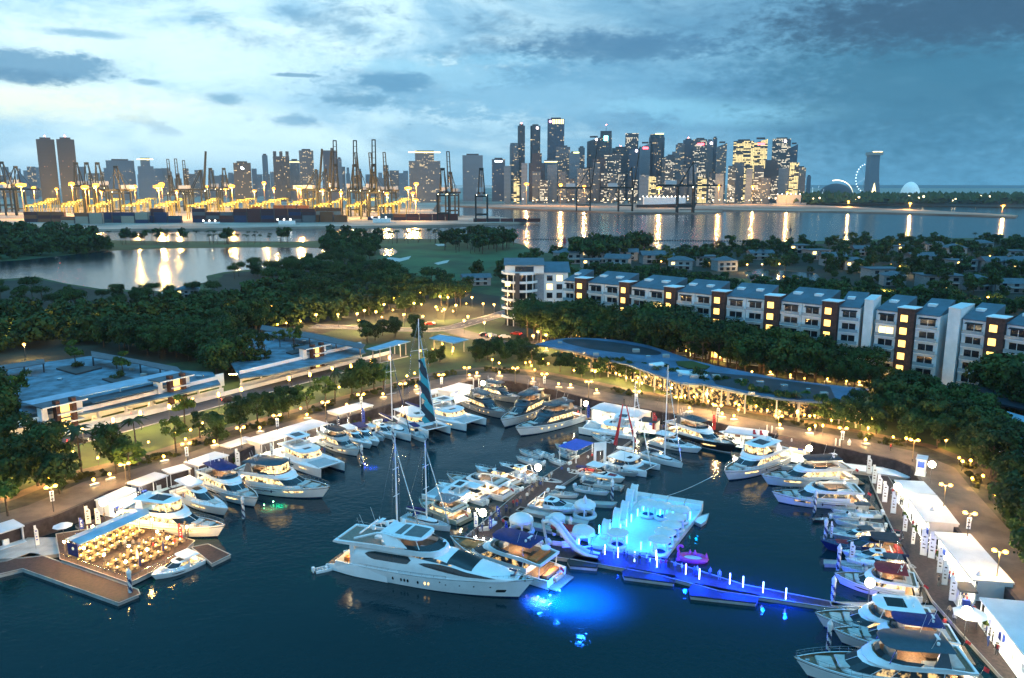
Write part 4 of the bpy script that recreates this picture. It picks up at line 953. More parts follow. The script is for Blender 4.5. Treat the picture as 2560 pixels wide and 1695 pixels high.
    for side in (1,-1):
        b = MB(); b.grid([[(.02*L, side*W_*.84, 1.8), (.02*L, side*W_*.84, 4.2)], [(.12*L, side*W_*.86, 1.8), (.12*L, side*W_*.86, 4.2)]][::1]); b.M = None
        b = MB(); b.prism([(.085*L, side*W_*.84), (.11*L, side*W_*.86), (.11*L, side*W_*.9), (.085*L, side*W_*.88)], 1.8, 5.15); b.build('deck_post', M['white'], t_)
    # fly deck
    zf = 5.3; oA = outline(-.005*L, .57*L, W_*.88, .17*L, wa=W_*.95); n_ = len(oA)
    b = MB(); b.prism(oA, zf-.16, zf)
    o2 = outline(.0, .56*L, W_*.90, .16*L, wa=W_*.97); oi = outline(.012*L, .545*L, W_*.82, .15*L)
    hh = lambda p: zf+(.2+.5*min(1, max(0, p[0]/(.3*L))))
    vs = [(*p, zf) for p in oA]+[(*p, hh(p)) for p in o2]+[(*p, hh(p)) for p in oi]+[(*p, zf+.01) for p in oi]
    b.add(vs, [(r_*n_+i, r_*n_+(i+1)%n_, (r_+1)*n_+(i+1)%n_, (r_+1)*n_+i) for r_ in range(3) for i in range(n_)]); b.build('flybridge', M['white'], t_, smooth=True)
    plate(MB(), oi, zf+.005, zf+.03).build('fly_deck', pm('fly_teak', (.24,.19,.15), .7, var=.12, scale=3), t_)
    b = MB(); b.lathe([(1.5,0),(1.55,.5),(1.4,.62),(1.3,.55)], (.27*L, -.4, zf), 20); j = b.build('spa_tub', M['white'], t_, smooth=True)
    b = MB(); b.lathe([(1.0,.56),(1.0,.66)], (.275*L, -.4, zf), 20); b.build('tub_cover', M['orange'], j)
    b = MB(); b.bbox(.17*L, .235*L, -.2, W_*.75, zf, zf+.5); b.bbox(.235*L, .36*L, W_*.45, W_*.78, zf, zf+.5); b.bbox(.43*L, .5*L, -W_*.6, -W_*.1, zf, zf+.55); b.build('sofa', M['white'], t_)
    b = MB(); b.bbox(.5*L, .53*L, -W_*.2, W_*.5, zf, zf+.95); b.build('helm_console', M['white'], t_)
    sel = range(3, 12); b = MB(); b.grid([[(o2[i][0]-.01*L, o2[i][1]*.97, hh(o2[i])) for i in sel], [(o2[i][0]-.05*L, o2[i][1]*.9, hh(o2[i])+.6) for i in sel]]); b.build('wind_deflector', M['glass'], t_)
    # hardtop with two glass panels and the arch
    zt = zf+2.15; ot = outline(.24*L, .48*L, W_*.78, .06*L, wa=W_*.66); b = MB(); b.prism(ot, zt, zt+.14); b.prism([(p[0]*.98+.007*L, p[1]*.88) for p in ot], zt+.14, zt+.26); ht = b.build('hardtop', M['white'], t_)
    pan = pm('sunroof_panel', (.13,.14,.14), .6)
    b = MB(); b.add([(.365*L,-W_*.55,zt+.275),(.455*L,-W_*.5,zt+.275),(.455*L,W_*.5,zt+.275),(.365*L,W_*.55,zt+.275)],[(0,1,2,3)]); b.build('sunroof', pan, ht)
    b = MB(); b.add([(.315*L,-W_*.52,zt+.275),(.35*L,-W_*.54,zt+.275),(.35*L,W_*.54,zt+.275),(.315*L,W_*.52,zt+.275)],[(0,1,2,3)]); b.build('sunroof', pan, ht)
    for side in (1,-1):
        b = MB(); A_ = [(.29,.9,zf+.7),(.40,.9,zf+.9),(.33,.70,zt+.1),(.25,.70,zt+.1)]
        vs = [(a*L, side*W_*y, z) for a,y,z in A_]+[(a*L, side*(W_*y-.2), z) for a,y,z in A_]
        b.add(vs, [(0,1,2,3),(7,6,5,4),(0,4,5,1),(1,5,6,2),(2,6,7,3),(3,7,4,0)]); b.tube((.46*L, side*W_*.78, zf+.9), (.43*L, side*W_*.6, zt+.05), .07, n=5); b.build('arch_leg', M['white'], t_)
    # aft arch frame: trapezoid ring round the open deck
    b = MB(); b.path([(.11*L,-W_*.8,zf+.9),(.23*L,-W_*.72,zt+.12),(.26*L,-W_*.66,zt+.14)], .2, 6); b.path([(.11*L,W_*.8,zf+.9),(.23*L,W_*.72,zt+.12),(.26*L,W_*.66,zt+.14)], .2, 6); b.path([(.14*L,-W_*.78,zt-.3),(.14*L,W_*.78,zt-.3)], .16, 6); b.build('radar_arch', M['white'], t_, smooth=True)
    for x, y in ((.20,-.5),(.30,.55),(.235,.1)):
        b = MB(); b.lathe([(.02,0),(.3,.05),(.36,.4),(.3,.7),(.02,.85)], (x*L, y*W_, zt+.2), 10); b.build('radar_dome', M['white'], t_, smooth=True)
    b = MB(); b.tube((.21*L,0,zt), (.2*L,0,zt+1.6), .07, n=5); b.box(.2*L,.22*L,-.9,.9,zt+1.0,zt+1.1); b.tube((.15*L,-1.5,zt-.2),(.12*L,-1.6,zt+2.2),.02,n=4); b.tube((.15*L,1.5,zt-.2),(.12*L,1.6,zt+2.2),.02,n=4); b.build('mast', M['white'], t_)
    # foredeck sunpad, rails, anchor gear
    b = MB(); b.prism(outline(.875*L,.925*L,.75,.015*L), zs(.9*L)-.2, zs(.9*L)+.5); b.build('sunpad', M['white'], t_)
    b = MB(); b.path([(.87*L,.8,3.95),(.905*L,.75,3.85),(.91*L,-.6,3.85),(.895*L,-.9,3.85)], .16, 6); b.build('bench_cushion', M['navy'], t_)
    rail(h, MB(), .72, .985, .7, 12).build('bow_rail', M['steel'], t_); rail(h, MB(), .12, .6, .35, 9).build('side_rail', M['steel'], t_)
    b = MB(); b.bbox(.945*L,.965*L,-.5,.5,3.1,3.5,.06); b.build('windlass', M['steel'], t_)
    b = MB(); b.path([(.06*L,W_*.5,zf+.3),(.03*L,W_*.6,zf+1.9)], .03, 4); b.build('flagpole', M['steel'], t_)
    for s_ in (1,-1):
        b = MB(); b.tube((.16*L, s_*W_*.86, zf+.75), (.0, s_*W_*.95, zf+.75), .03, n=4); b.build('deck_rail', M['steel'], t_)
    b = MB(); b.box(.905*L,.915*L,-.1,.1,2.9,3.05); b.build('deck_lamp', M['lampsm'], t_)
    bulb(t_, (.05*L, 0, 4.3), 420, .15, (1,.6,.25), 'cockpit_bulb'); bulb(t_, (.27*L, -.4, zf+1.6), 160, .15, (1,.65,.35), 'fly_bulb')
hero()
T = smallboat('inflatable_tender', 'small pale inflatable tender trailing behind the stern of the largest yacht', (851,1418), (789,1431), hull='white', top=None, eng=1, cat='tender', boot='grey', floor='deckgrey')
# second yacht behind, stern to the viewer's right, blue canvas and garage open
y2, h2, L2, k2 = yacht('motor_yacht', 'white yacht with dark blue canvas top and string of lights, moored behind the largest yacht', (1130,1376), (1392,1458), B=6.3, lit='litd', top='bimini', topm='bluecloth', hw='long', cush='orange')
b = MB(); b.bbox(-.03*L2, .02*L2, -1.2, 1.2, .9, 1.4); b.build('stern_cushion', M['orange'], y2)
b = MB(); b.ball((.1*L2, 0, 5.3), .8, 10, .5); b.build('spa_tub', M['white'], y2, smooth=True)
for q_ in range(7):
    b = MB(); p = h2.P(.45+.06*q_, 1, -1 if False else 1, .05); b.ball((p[0], -p[1], p[2]+.25), .12, 6); b.build('string_lamp', M['lampw'], y2)
# ---------------- left row
yacht('flybridge_yacht', 'cream lit flybridge yacht with pale hardtop beside the restaurant pontoon', (561,1346), (318,1308), B=5.6, lit='litb', hw='long', enc=True)
cruiser('motor_yacht', 'white sport cruiser with a pale roof, between the two nearest flybridge yachts on the left', (570,1296), (448,1236), lit='litb', top='hard', topm='white')
yacht('flybridge_yacht', 'purple lit white yacht with an oval navy canvas top, left row', (645,1273), (512,1208), B=5.3, lit='litb', top='bimini', topm='bluecloth', hw='lens')
yacht('explorer_yacht', 'long tall white explorer yacht with a dark hardtop and green water glow below, left row', (822,1248), (592,1210), B=6.8, lit='litb', topm='darkroof', sunroof=False, hw='long', enc=True, dk='teak')
catamaran('power_catamaran', 'white power catamaran with flat pale roof and square bows next to the explorer yacht', (834,1190), (716,1139), lit='litb', B=7.6, net=False, cat='catamaran')
yacht('flybridge_yacht', 'yacht with a blue lit underside and dark canvas top, left row', (898,1144), (808,1104), lit='litb', top='bimini', topm='dkcloth', navy_top='grey')
cruiser('motor_yacht', 'white cruiser with cream waterline between the blue lit yacht and sport boat', (930,1126), (855,1090), lit='litb', top='hard', topm='white')
smallboat('sport_boat', 'open sport boat with a windshield frame, left row', (962,1106), (908,1080), hull='white', top='ttop', topm='white')
cruiser('sport_boat', 'small white sport boat moored left of the two catamarans', (990,1104), (935,1072), top='arch')
sailboat('sailing_yacht', 'white sailing yacht with a furled navy sail and low cabin, left of the catamarans', (1028,1106), (950,1064), 864, sail='bluecloth', furl='navy', mx_=.42)
cs, Lc = catamaran('sailing_catamaran', 'sailing catamaran with the tallest mast and a turquoise striped sail hoisted', (1100,1094), (1004,1050), sail='bluecloth', mast_top_py=797, fly=False, furl='steel', B=8.2)
# hoisted turquoise banner sail along its forestay
bs = cs.matrix_basis; x0 = .52*Lc; zr = 3.6; base = bs @ Vector((x0,0,0)); ht = ztop(base.y, 797)-zr
p0 = Vector((.93*Lc,0,2.3)); p1 = Vector((x0,0,zr+ht*.94))
stripem = bpy.data.materials.new('striped_sail'); stripem.use_nodes = True; q = NT(stripem.node_tree); bb = q.n['Principled BSDF']
c_ = q.sep(q.tc('Object')); wv = q.m('FRACT', q.m('ADD', q.m('MULTIPLY', c_[2], .28), q.m('MULTIPLY', c_[0], .35)))
q.l.new(q.mix(q.ss(wv, .42, .46), (.03,.30,.38), (.012,.03,.05)), bb.inputs['Base Color']); bb.inputs['Roughness'].default_value = .8
rows = []
for i in range(15):
    f = .06+.62*i/14; p = p0.lerp(p1, f); w_ = (3.6*(1-f)**.6)*(.8+.2*sin(i*2.3)); rows.append([tuple(p+Vector((-w_*.7*j/3, -w_*.75*j/3+.25*sin(i*.9+j), -.25*j))) for j in range(4)])
b = MB(); b.grid(rows); b.build('hoisted_sail', stripem, cs)
catamaran('power_catamaran', 'broad white power catamaran with grey roof next to the tallest mast', (1192,1073), (1080,1040), lit='litb', B=9, net=False, topm='white')
yacht('explorer_yacht', 'dark grey explorer yacht with portholes, its bow towards the basin, in the top corner', (1262,1050), (1172,1012), hull='grey', lit='litb', navy_top='darkroof', topm='darkroof', hw='none', ports=4, dk='deckgrey')
yacht('explorer_yacht', 'dark roofed explorer yacht moored hindmost in the top corner', (1300,1010), (1205,984), hull='grey', lit='litb', navy_top='darkroof', topm='darkroof', hw='none', ports=3, dk='deckgrey')
yacht('explorer_yacht', 'pale explorer yacht with dark blue roofs, left of the two side by side', (1254,1074), (1362,1018), hull='white', lit='litb', navy_top='darkroof', topm='darkroof', hw='none', ports=3, B=5.6)
yacht('explorer_yacht', 'pale explorer yacht with lit portholes, right of the two side by side', (1291,1094), (1445,1048), hull='white', lit='litb', navy_top='darkroof', topm='darkroof', hw='none', ports=4, B=6.2)
# ---------------- right of the top
catamaran('power_catamaran', 'three deck white power catamaran before the blue lit tent', (1455,1076), (1596,1092), lit='litb', B=8.4, net=False)
smallboat('speed_boat', 'white speed boat under the three deck catamaran', (1478,1092), (1532,1112), top=None, eng=2)
cruiser('sport_yacht', 'white sport yacht with dark glass, right of the red A shaped mast', (1752,1136), (1634,1106), lit='glass', top='hard', topm='white', B=4.6)
yacht('flybridge_yacht', 'long black hulled flybridge yacht with warm windows under the promenade', (1838,1137), (1672,1082), hull='black', lit='litb', top='hard', topm='darkroof', boot='white', B=5.8)
cruiser('motor_boat', 'white cabin boat between the black hulled yacht and the big flybridge yacht', (1850,1120), (1800,1095), lit='litb', top='hard', topm='white')
yacht('flybridge_yacht', 'white three storey yacht with a square sunroof, bow towards the blue platform', (1812,1206), (1948,1150), lit='litb', B=6.6, hw='long', enc=True)
sailboat('sailing_yacht', 'grey decked sailing yacht with a pink lit hull and orange lamp at the bow', (1706,1172), (1606,1140), 912, sail='dkcloth', furl='steel')
catamaran('sailing_catamaran', 'small sailing catamaran with a netted bow, left of the pink lit sailing yacht', (1634,1186), (1528,1158), sail='white', mast_top_py=955, lit='litd', fly=False, B=7.2)
smallboat('motor_boat', 'narrow grey motor boat with a navy top before the small catamaran', (1594,1193), (1518,1176), hull='grey', topm='dkcloth')
cruiser('sport_boat', 'long low open boat with red seats on the centre dock', (1560,1210), (1450,1182), open_=True, top='hard', topm='white', cush='redcloth', B=4)
smallboat('centre_console_boat', 'small console boat with a tubular frame beside a striped piling', (1522,1240), (1441,1224), topm='dkcloth')
smallboat('motor_boat', 'white bow rider with a square pale canopy on the centre dock', (1446,1246), (1374,1236), topm='white')
cruiser('motor_yacht', 'white hardtop cruiser with a square sunroof before the inflatable dome', (1452,1286), (1330,1262), lit='glass', top='arch', B=4.6)
smallboat('motor_boat', 'white boat at the far end of the centre dock under the blue awning', (1388,1118), (1436,1134), topm='white')
# centre dock, left side
yacht('trawler_yacht', 'cream wooden sided trawler yacht with brown awning, left of the centre dock', (1050,1268), (1160,1305), hull='cream', lit='litb', top='bimini', topm='cushiongrey', hw='none', ports=0, navy_top='cream', B=4.8)
catamaran('power_catamaran', 'power catamaran with a large pale flat roof behind the trawler', (1072,1238), (1180,1258), lit='litb', B=7.2, net=False)
yacht('flybridge_yacht', 'purple lit flybridge yacht on the left side of the centre dock', (1120,1208), (1272,1246), lit='litw', top='arch', hull='white', B=4.9)
cruiser('motor_yacht', 'white cruiser with black canopy on the left side of the centre dock', (1190,1180), (1290,1214), top='bimini', topm='dkcloth')
cruiser('motor_yacht', 'cream lit express boat near the yellow globe lamp', (1250,1170), (1335,1196), top='arch', lit='litb')
smallboat('speed_boat', 'white speed boat with a dark windshield, second from the far end of the centre dock', (1291,1150), (1356,1164), top=None)
smallboat('speed_boat', 'pale speed boat farthest out on the left of the centre dock', (1298,1132), (1350,1146), top='ttop', topm='dkcloth')
smallboat('speed_boat', 'small white outboard boat between the speed boats and the blue awning', (1369,1152), (1421,1166), top=None, eng=2)
sailboat('sailing_yacht', 'sailing yacht with a dark blue sail cover, just behind the largest yacht', (1126,1330), (1010,1300), 1100, hull='white', sail='bluecloth', mx_=.5, furl='steel')
sailboat('sailing_yacht', 'grey sailing yacht mostly hidden behind the stern of the largest yacht', (1060,1366), (940,1336), 1092, hull='grey', sail='bluecloth', mx_=.46, furl='steel')
# ---------------- right row
yacht('sport_yacht', 'white sport yacht with dark canopy and bow sofas, farthest of the right row pair', (1905,1214), (2130,1204), lit='litb', top='bimini', topm='dkcloth', B=5.4, hw='long')
yacht('sport_yacht', 'white sport yacht with long black side window, nearest of the right row pair', (1932,1256), (2160,1262), lit='litd', top='arch', B=5.8, hw='long')
smallboat('motor_boat', 'white outboard boat with bow cushions right beside the sport yachts', (2078,1284), (2200,1292), topm='darkroof', eng=2)
smallboat('centre_console_boat', 'white centre console boat with a curved pale top on the right row', (2084,1310), (2208,1324), topm='white', eng=1)
smallboat('black_tender', 'black inflatable boat tied at a piling on the right row', (2030,1306), (2072,1300), hull='black', top=None, eng=1, boot='black')
cruiser('motor_boat', 'dark low boat with warm cockpit lights between banners, right row', (2080,1348), (2190,1346), hull='grey', top='bimini', topm='darkroof')
smallboat('water_scooter_boat', 'small boat glowing red and violet at the right dock', (2246,1366), (2240,1330), hull='navy', top=None, eng=0, cush='red')
cruiser('wooden_cruiser', 'dark blue boat with red canvas and blue lights, right row', (2052,1372), (2262,1388), hull='navy', deckm='navy', top='bimini', topm='dkcloth', cush='redcloth', B=4.6)
cruiser('motor_yacht', 'white motor yacht half hidden behind the red topped yacht', (2114,1412), (2270,1428), top='hard', topm='darkroof', lit='litb')
yacht('flybridge_yacht', 'white flybridge yacht with a dark red canvas top, right row', (2088,1458), (2300,1490), lit='litb', top='bimini', topm='redcloth', B=5.4, hw='lens')
yacht('flybridge_yacht', 'grey sided yacht with a large brown sunroof panel, a striped piling at its bow', (2040,1566), (2350,1600), hull='white', lit='litb', B=6.0, hw='none', ports=3)
yacht('motor_yacht', 'white motor yacht with a navy canvas cover, second nearest of the right row', (2085,1606), (2400,1640), lit='litd', top='bimini', topm='bluecloth', B=5.2, hw='lens')
yacht('motor_yacht', 'white motor yacht with bow sunpad and dark canopy at the bottom right corner', (1990,1690), (2440,1722), lit='litd', top='hard', topm='darkroof', sunroof=False, B=6.6, hw='lens')
# ---------------- boat by the restaurant
cruiser('motor_boat', 'small white flybridge boat moored at the corner of the restaurant pontoon', (381,1453), (497,1402), lit='litw', top='hard', topm='white', B=4.2)

smallboat('speed_boat', 'white speed boat squeezed between the cream express boat and the dock lamp', (1262,1188), (1330,1206), top=None, eng=2)
smallboat('motor_boat', 'white motor boat with a grey top before the blue awning', (1395,1136), (1440,1150), topm='cushiongrey')
cruiser('motor_yacht', 'slim white cruiser between the two flybridge yachts on the centre dock left side', (1098,1222), (1212,1254), top='hard', topm='white', lit='litb', B=3.6)
smallboat('motor_boat', 'small white motor boat between the long open boat and the console boat', (1548,1228), (1462,1206), topm='white')
smallboat('motor_boat', 'open grey boat on the right row with bow cushions, below the console boat', (2090,1330), (2200,1340), hull='grey', top=None)
cruiser('motor_boat', 'narrow white cruiser between the blue boat and the half hidden yacht', (2105,1392), (2255,1408), top='arch', lit='litb', B=3.4)
smallboat('motor_boat', 'small white boat with a pale top behind the farthest sport yacht', (1950,1176), (2040,1170), topm='white', eng=1)
smallboat('tender', 'white covered tender near the globe lamp of the brown roofed kiosk', (2046,1158), (2100,1152), topm='white', eng=1)
cruiser('motor_yacht', 'white cruiser between the long black yacht and the brown roofed kiosk', (1905,1150), (1870,1118), top='hard', lit='litb', B=3.6)
cruiser('sport_boat', 'white sport boat just right of the blue lit yacht, left row', (948,1120), (885,1084), top='bimini', topm='bluecloth', lit='litb')

rb = random.Random(12)
for bow, stern, lb in [((1225,1210),(1300,1232),'near the yellow globe'),((1140,1238),(1215,1262),'behind the trawler'),((1330,1130),(1378,1146),'at the outer end of the centre dock'),((1405,1214),(1340,1200),'right of the cream express boat'),((1500,1196),(1425,1184),'under the red seated boat'),((1585,1176),(1530,1160),'beside the small catamaran'),((2070,1296),(2160,1296),'above the centre console boat'),((2100,1426),(2210,1436),'above the red topped yacht'),((2096,1530),(2200,1540),'beneath the red topped yacht'),((660,1240),(610,1200),'left of the explorer yacht'),((1010,1098),(965,1066),'left of the navy sail'),((1066,1110),(1020,1078),'under the tall catamaran'),((1745,1112),(1690,1090),'before the black hulled yacht')]:
    smallboat('motor_boat', 'small white motor boat '+lb, bow, stern, top=rb.choice(['ttop', None]), topm=rb.choice(['white','dkcloth','bluecloth']), eng=rb.choice([1,2]))
# ================================================================ pontoons, tents and everything standing on them
ZD = .55
def dock(name, px, label, cat='pontoon', m='wood', z=ZD, edge=True, th=.75):
    p = PP(px, z); c = Vector((sum(a[0] for a in p)/len(p), sum(a[1] for a in p)/len(p))); q = [(a[0]-c.x, a[1]-c.y) for a in p]
    t_ = thing(name, label, cat, (c.x, c.y, 0))
    b = MB(); b.prism(q, z-.12, z); b.build('deck_boards', M['rubber' if m == 'black' else m], t_)
    b = MB(); b.prism([(a[0]*.985, a[1]*.985) for a in q], z-th, z-.125); b.build('float', M['concrete'], t_)
    if edge:
        b = MB()
        for i in range(len(q)):
            b.tube((*q[i], z+.03), (*q[(i+1)%len(q)], z+.03), .09, n=4)
        b.build('edge_beam', M['concrete' if m != 'black' else 'rubber'], t_)
    return t_
def poly_band(pl_px, w, z=ZD):                     # strip of width w (metres) on the shore side of a pixel line
    p = PP(pl_px, z); a = offs(p, w); return p+a[::-1]
def dockw(name, poly, label, m='wood', z=ZD):
    c = Vector((sum(a[0] for a in poly)/len(poly), sum(a[1] for a in poly)/len(poly))); q = [(a[0]-c.x, a[1]-c.y) for a in poly]
    t_ = thing(name, label, 'pontoon', (c.x, c.y, 0)); b = MB(); b.prism(q, z-.12, z); b.build('deck_boards', M[m], t_)
    b = MB(); b.prism(q, z-.8, z-.125); b.build('float', M['concrete'], t_); return t_
dockw('pontoon', poly_band([(215,1330),(312,1300),(440,1240),(575,1192),(700,1132),(800,1098),(905,1072),(985,1042),(1070,1030),(1165,1005),(1200,990)], 4.6), 'long boarded pontoon behind the sterns of the left row')
dockw('pontoon', poly_band([(1440,1030),(1520,1058),(1640,1072),(1700,1080),(1850,1098),(1960,1118),(2040,1132)], 4.2), 'boarded pontoon behind the top right yachts')
dock('pontoon', [(2172,1190),(2218,1188),(2330,1350),(2440,1480),(2580,1650),(2640,1740),(2560,1740),(2500,1690),(2410,1590),(2330,1500),(2270,1400),(2215,1290)], 'broad brown pontoon behind the right row of yachts')
dock('gangway_pontoon', [(2108,1158),(2275,1176),(2290,1190),(2270,1196),(2108,1172)], 'white walkway pontoon from the right dock to the quay', m='whitewall', z=.8)
dock('pontoon', [(1120,1392),(1160,1345),(1290,1235),(1420,1155),(1500,1110),(1545,1085),(1580,1100),(1540,1128),(1460,1178),(1330,1260),(1265,1310),(1195,1385)], 'brown central dock running between the small boats')
dock('finger_pontoon', [(1250,1300),(1262,1292),(1500,1340),(1490,1352)], 'grey finger pontoon between the centre dock and the inflatable domes', m='concrete')
dock('finger_pontoon', [(1290,1276),(1300,1268),(1472,1302),(1466,1312)], 'grey finger pontoon beside the inflatable ring boat', m='concrete')
dock('finger_pontoon', [(1330,1252),(1340,1246),(1543,1256),(1532,1264)], 'grey finger pontoon ending at the striped piling', m='concrete')
dock('finger_pontoon', [(1450,1200),(1455,1194),(1560,1214),(1552,1222)], 'grey finger pontoon below the long open boat', m='concrete')
dock('finger_pontoon', [(2075,1318),(2200,1334),(2230,1345),(2200,1345),(2070,1328)], 'finger pontoon beneath the console boat on the right', m='concrete')
dock('finger_pontoon', [(2060,1400),(2280,1412),(2290,1420),(2060,1410)], 'finger pontoon between the blue boat and the red topped yacht', m='concrete')
dock('finger_pontoon', [(2075,1505),(2330,1515),(2340,1525),(2080,1516)], 'finger pontoon between the red topped yacht and the grey sided yacht', m='concrete')
# long pier to the right, blue lit
dock('pier', [(1240,1372),(1250,1350),(1470,1368),(1680,1405),(1860,1462),(2118,1512),(2122,1526),(2000,1508),(1800,1478),(1640,1436),(1440,1400)], 'long narrow pier lit blue, from the centre dock to the right row', m='wood')
dock('dark_pontoon', [(1418,1402),(1440,1388),(1498,1398),(1492,1420),(1425,1414)], 'dark equipment pontoon left of the pier lights', m='black')
dock('work_barge', [(1555,1430),(1572,1420),(1690,1440),(1685,1458),(1560,1442)], 'dark barge moored under the pier, nearer the inflatable platform', m='black')
dock('work_barge', [(1722,1474),(1735,1458),(1900,1488),(1890,1508),(1726,1490)], 'dark barge moored under the pier, nearer the right row', m='black')
# restaurant pontoon
dock('boarded_jetty', [(-40,1412),(20,1402),(75,1382),(92,1384),(345,1474),(350,1486),(297,1508),(56,1422),(-60,1450)], 'brown L shaped jetty in front of the restaurant pontoon')
rest = dock('restaurant_pontoon', [(150,1398),(322,1458),(437,1402),(487,1352),(345,1308),(240,1320),(140,1335)], 'restaurant pontoon crowded with tables under a blue roof', m='wood', z=.9)
dock('small_pontoon', [(478,1368),(530,1410),(577,1387),(520,1360)], 'empty brown pontoon between the restaurant and open water')
dock('kiosk_pontoon', [(-60,1400),(-40,1345),(150,1345),(150,1385),(60,1395)], 'pontoon under the white kiosk at the left edge', m='concrete')
def P2(px, py, z=ZD): return G(px, py, z)
def tent(a_px, b_px, depth, hgt, label, roof='tent', z=ZD, name='white_tent', front=0, peak=.0, wall='tent', lampk=1, cat='tent', posts=True):
    """a,b front bottom corners in the photograph; depth runs away from the basin"""
    a = G(*a_px, z); c = G(*b_px, z); d_ = c-a; L = d_.length
    t_ = thing(name, label, cat, (a.x, a.y, z), atan2(d_.y, d_.x))
    b = MB(); b.prism([(-.15,-.3),(L+.15,-.3),(L+.15,depth+.1),(-.15,depth+.1)], hgt, hgt+.22)
    if peak: b.add([(-.1,-.25,hgt+.22),(L+.1,-.25,hgt+.22),(L+.1,depth+.05,hgt+.22),(-.1,depth+.05,hgt+.22),(.4,depth/2,hgt+.22+peak),(L-.4,depth/2,hgt+.22+peak)], [(0,1,5,4),(1,2,5),(2,3,4,5),(3,0,4)])
    b.build('roof', M[roof], t_)
    if lampk: b = MB(); b.box(-.1, L+.1, -.6, depth, .01, .07); b.build('floor', M['white'], t_)  # white floor added to make the tent interior look bright
    b = MB(); b.box(0, L, depth-.08, depth, 0, hgt); b.build('back_wall', M[wall], t_)
    b = MB(); b.box(0, .06, .5, depth-.1, 0, hgt); b.build('side_wall', M[wall], t_); b = MB(); b.box(L-.06, L, .5, depth-.1, 0, hgt); b.build('side_wall', M[wall], t_)
    n = max(2, int(L/3)+1)
    for i in range(n):
        x = .08+(L-.16)*i/(n-1); b = MB(); b.box(x-.06, x+.06, -.02, .1, 0, hgt); b.build('post', M['white'], t_)
    if lampk:
        for i in range(max(1, n-1)):
            x = L*(i+.5)/max(1, n-1); b = MB(); b.box(x-.5, x+.5, depth*.45, depth*.55, hgt-.1, hgt-.05); b.build('ceiling_lamp', M['tentin'], t_)
            bulb(t_, (x, depth*.3, hgt-.5), 260, .2, (1.,.9,.62))
    r = random.Random(label)
    for i in range(max(1, n-1)):
        x = L*(i+.5)/max(1, n-1)+r.uniform(-.4,.4)
        if r.random() < .5:
            b = MB(); b.bbox(x-.5, x+.5, .6, 1.1, 0, 1.0, .05); b.build('counter', M['white' if r.random() < .6 else 'blue'], t_)
        else:
            b = MB(); b.lathe([(.3,0),(.05,.05),(.05,.7),(.35,.75)], (x,.9,0), 10); b.build('bar_table', M['white'], t_)
        b = MB(); b.box(x-.6, x+.6, depth-.13, depth-.09, .8, 2.1); b.build('wall_panel', M[r.choice(['blue','darkwall','navy','redbrick'])], t_)
    return t_
tent((-30,1382),(62,1352), 4.0, 2.6, 'white kiosk at the left edge beside the small jetty')
tent((280,1292),(352,1258), 3.6, 2.6, 'low white tent lit green inside, beside the yellow globe lamp')
tent((350,1248),(420,1220), 3.6, 2.5, 'low white tent behind the pale roofed flybridge yacht')
tent((428,1218),(478,1204), 3.4, 2.7, 'small square grey tent left of the purple lit yacht')
tent((497,1200),(572,1172), 4.2, 2.9, 'white box tent marked with a black logo beside the sail banner')
tent((578,1150),(640,1128), 3.4, 2.7, 'white display booth behind the explorer yacht')
tent((655,1146),(820,1092), 5.5, 3.2, 'longest white tent on the left dock, behind the power catamaran', peak=.3)
tent((848,1066),(932,1042), 4.5, 3.0, 'white open tent with blue columns and shrubs inside, left dock')
tent((1062,1012),(1118,998), 3.6, 2.4, 'white display tent with blue panels behind the power catamaran')
tent((1130,1010),(1182,992), 5.0, 3.2, 'tall white open tent right of the turquoise sail')
tent((1478,1052),(1595,1076), 6.5, 3.2, 'broad white tent lit blue, behind the three deck catamaran', peak=.5)
tent((1810,1112),(1910,1126), 5.0, 3.0, 'white tent roof behind the black hulled yacht', peak=.3)
tent((1598,1078),(1638,1084), 3.5, 2.6, 'small dark tent lit turquoise behind the red shear legs', roof='dkcloth')
k_ = tent((1932,1145),(2012,1158), 6.0, 3.2, 'cream kiosk with a brown roof and open front, behind the three storey yacht', roof='redbrick', wall='cream')
def side_tent(p0, p1, w, hgt, label, roof='tent', z=ZD, cat='tent'):
    return tent(p0, p1, w, hgt, label, roof, z, cat=cat)
# right hand tents: their long fronts face the dock
tent((2262,1240),(2232,1222), .1, .1, 'low white plinth at the head of the right dock', lampk=0, name='plinth', cat='plinth')
def rtent(px0, px1, w, hgt, label):
    a = G(*px0, ZD); c = G(*px1, ZD)                # a nearer the camera; front faces the basin (left)
    d_ = a-c; L = d_.length; t_ = tent(px1, px0, w, hgt, label); return t_
for p0, p1, w_, h_, lb in [((2310,1250),(2248,1208),5.2,3.0,'nearly square white tent at the far end of the right dock'),
        ((2372,1322),(2280,1240),0,3.0,None)]:
    pass
def ltent(far, near, w, hgt, label, **k):
    # far and near are front corners on the basin side, far one first; depth to the right
    f = G(*far, ZD); n_ = G(*near, ZD); d_ = n_-f
    # local x from near to far keeps depth (+y) on the land side
    return tent(near, far, w, hgt, label, **k) if (Vector((-(f-n_).y, (f-n_).x))).x > 0 else tent(far, near, w, hgt, label, **k)
ltent((2236,1238),(2262,1270), 5.0, 2.9, 'squarish white tent at the far end of the right dock')
ltent((2264,1272),(2312,1345), 5.0, 2.9, 'white tent with glass front and plants halfway down the right dock')
ltent((2335,1375),(2430,1500), 5.2, 3.0, 'longest white tent of the right dock with yellow lit doors')
ltent((2448,1548),(2560,1700), 5.4, 3.0, 'white tent nearest the camera on the right dock')
bx = tent((2396,1520),(2436,1524), 2.6, 2.6, 'white cabin with a dark top between the two long right tents', roof='darkroof')
bx = tent((2288,1186),(2312,1190), 2.6, 3.2, 'narrow white gate house at the quay end of the walkway', z=3.0, name='gate_house', cat='gate house')
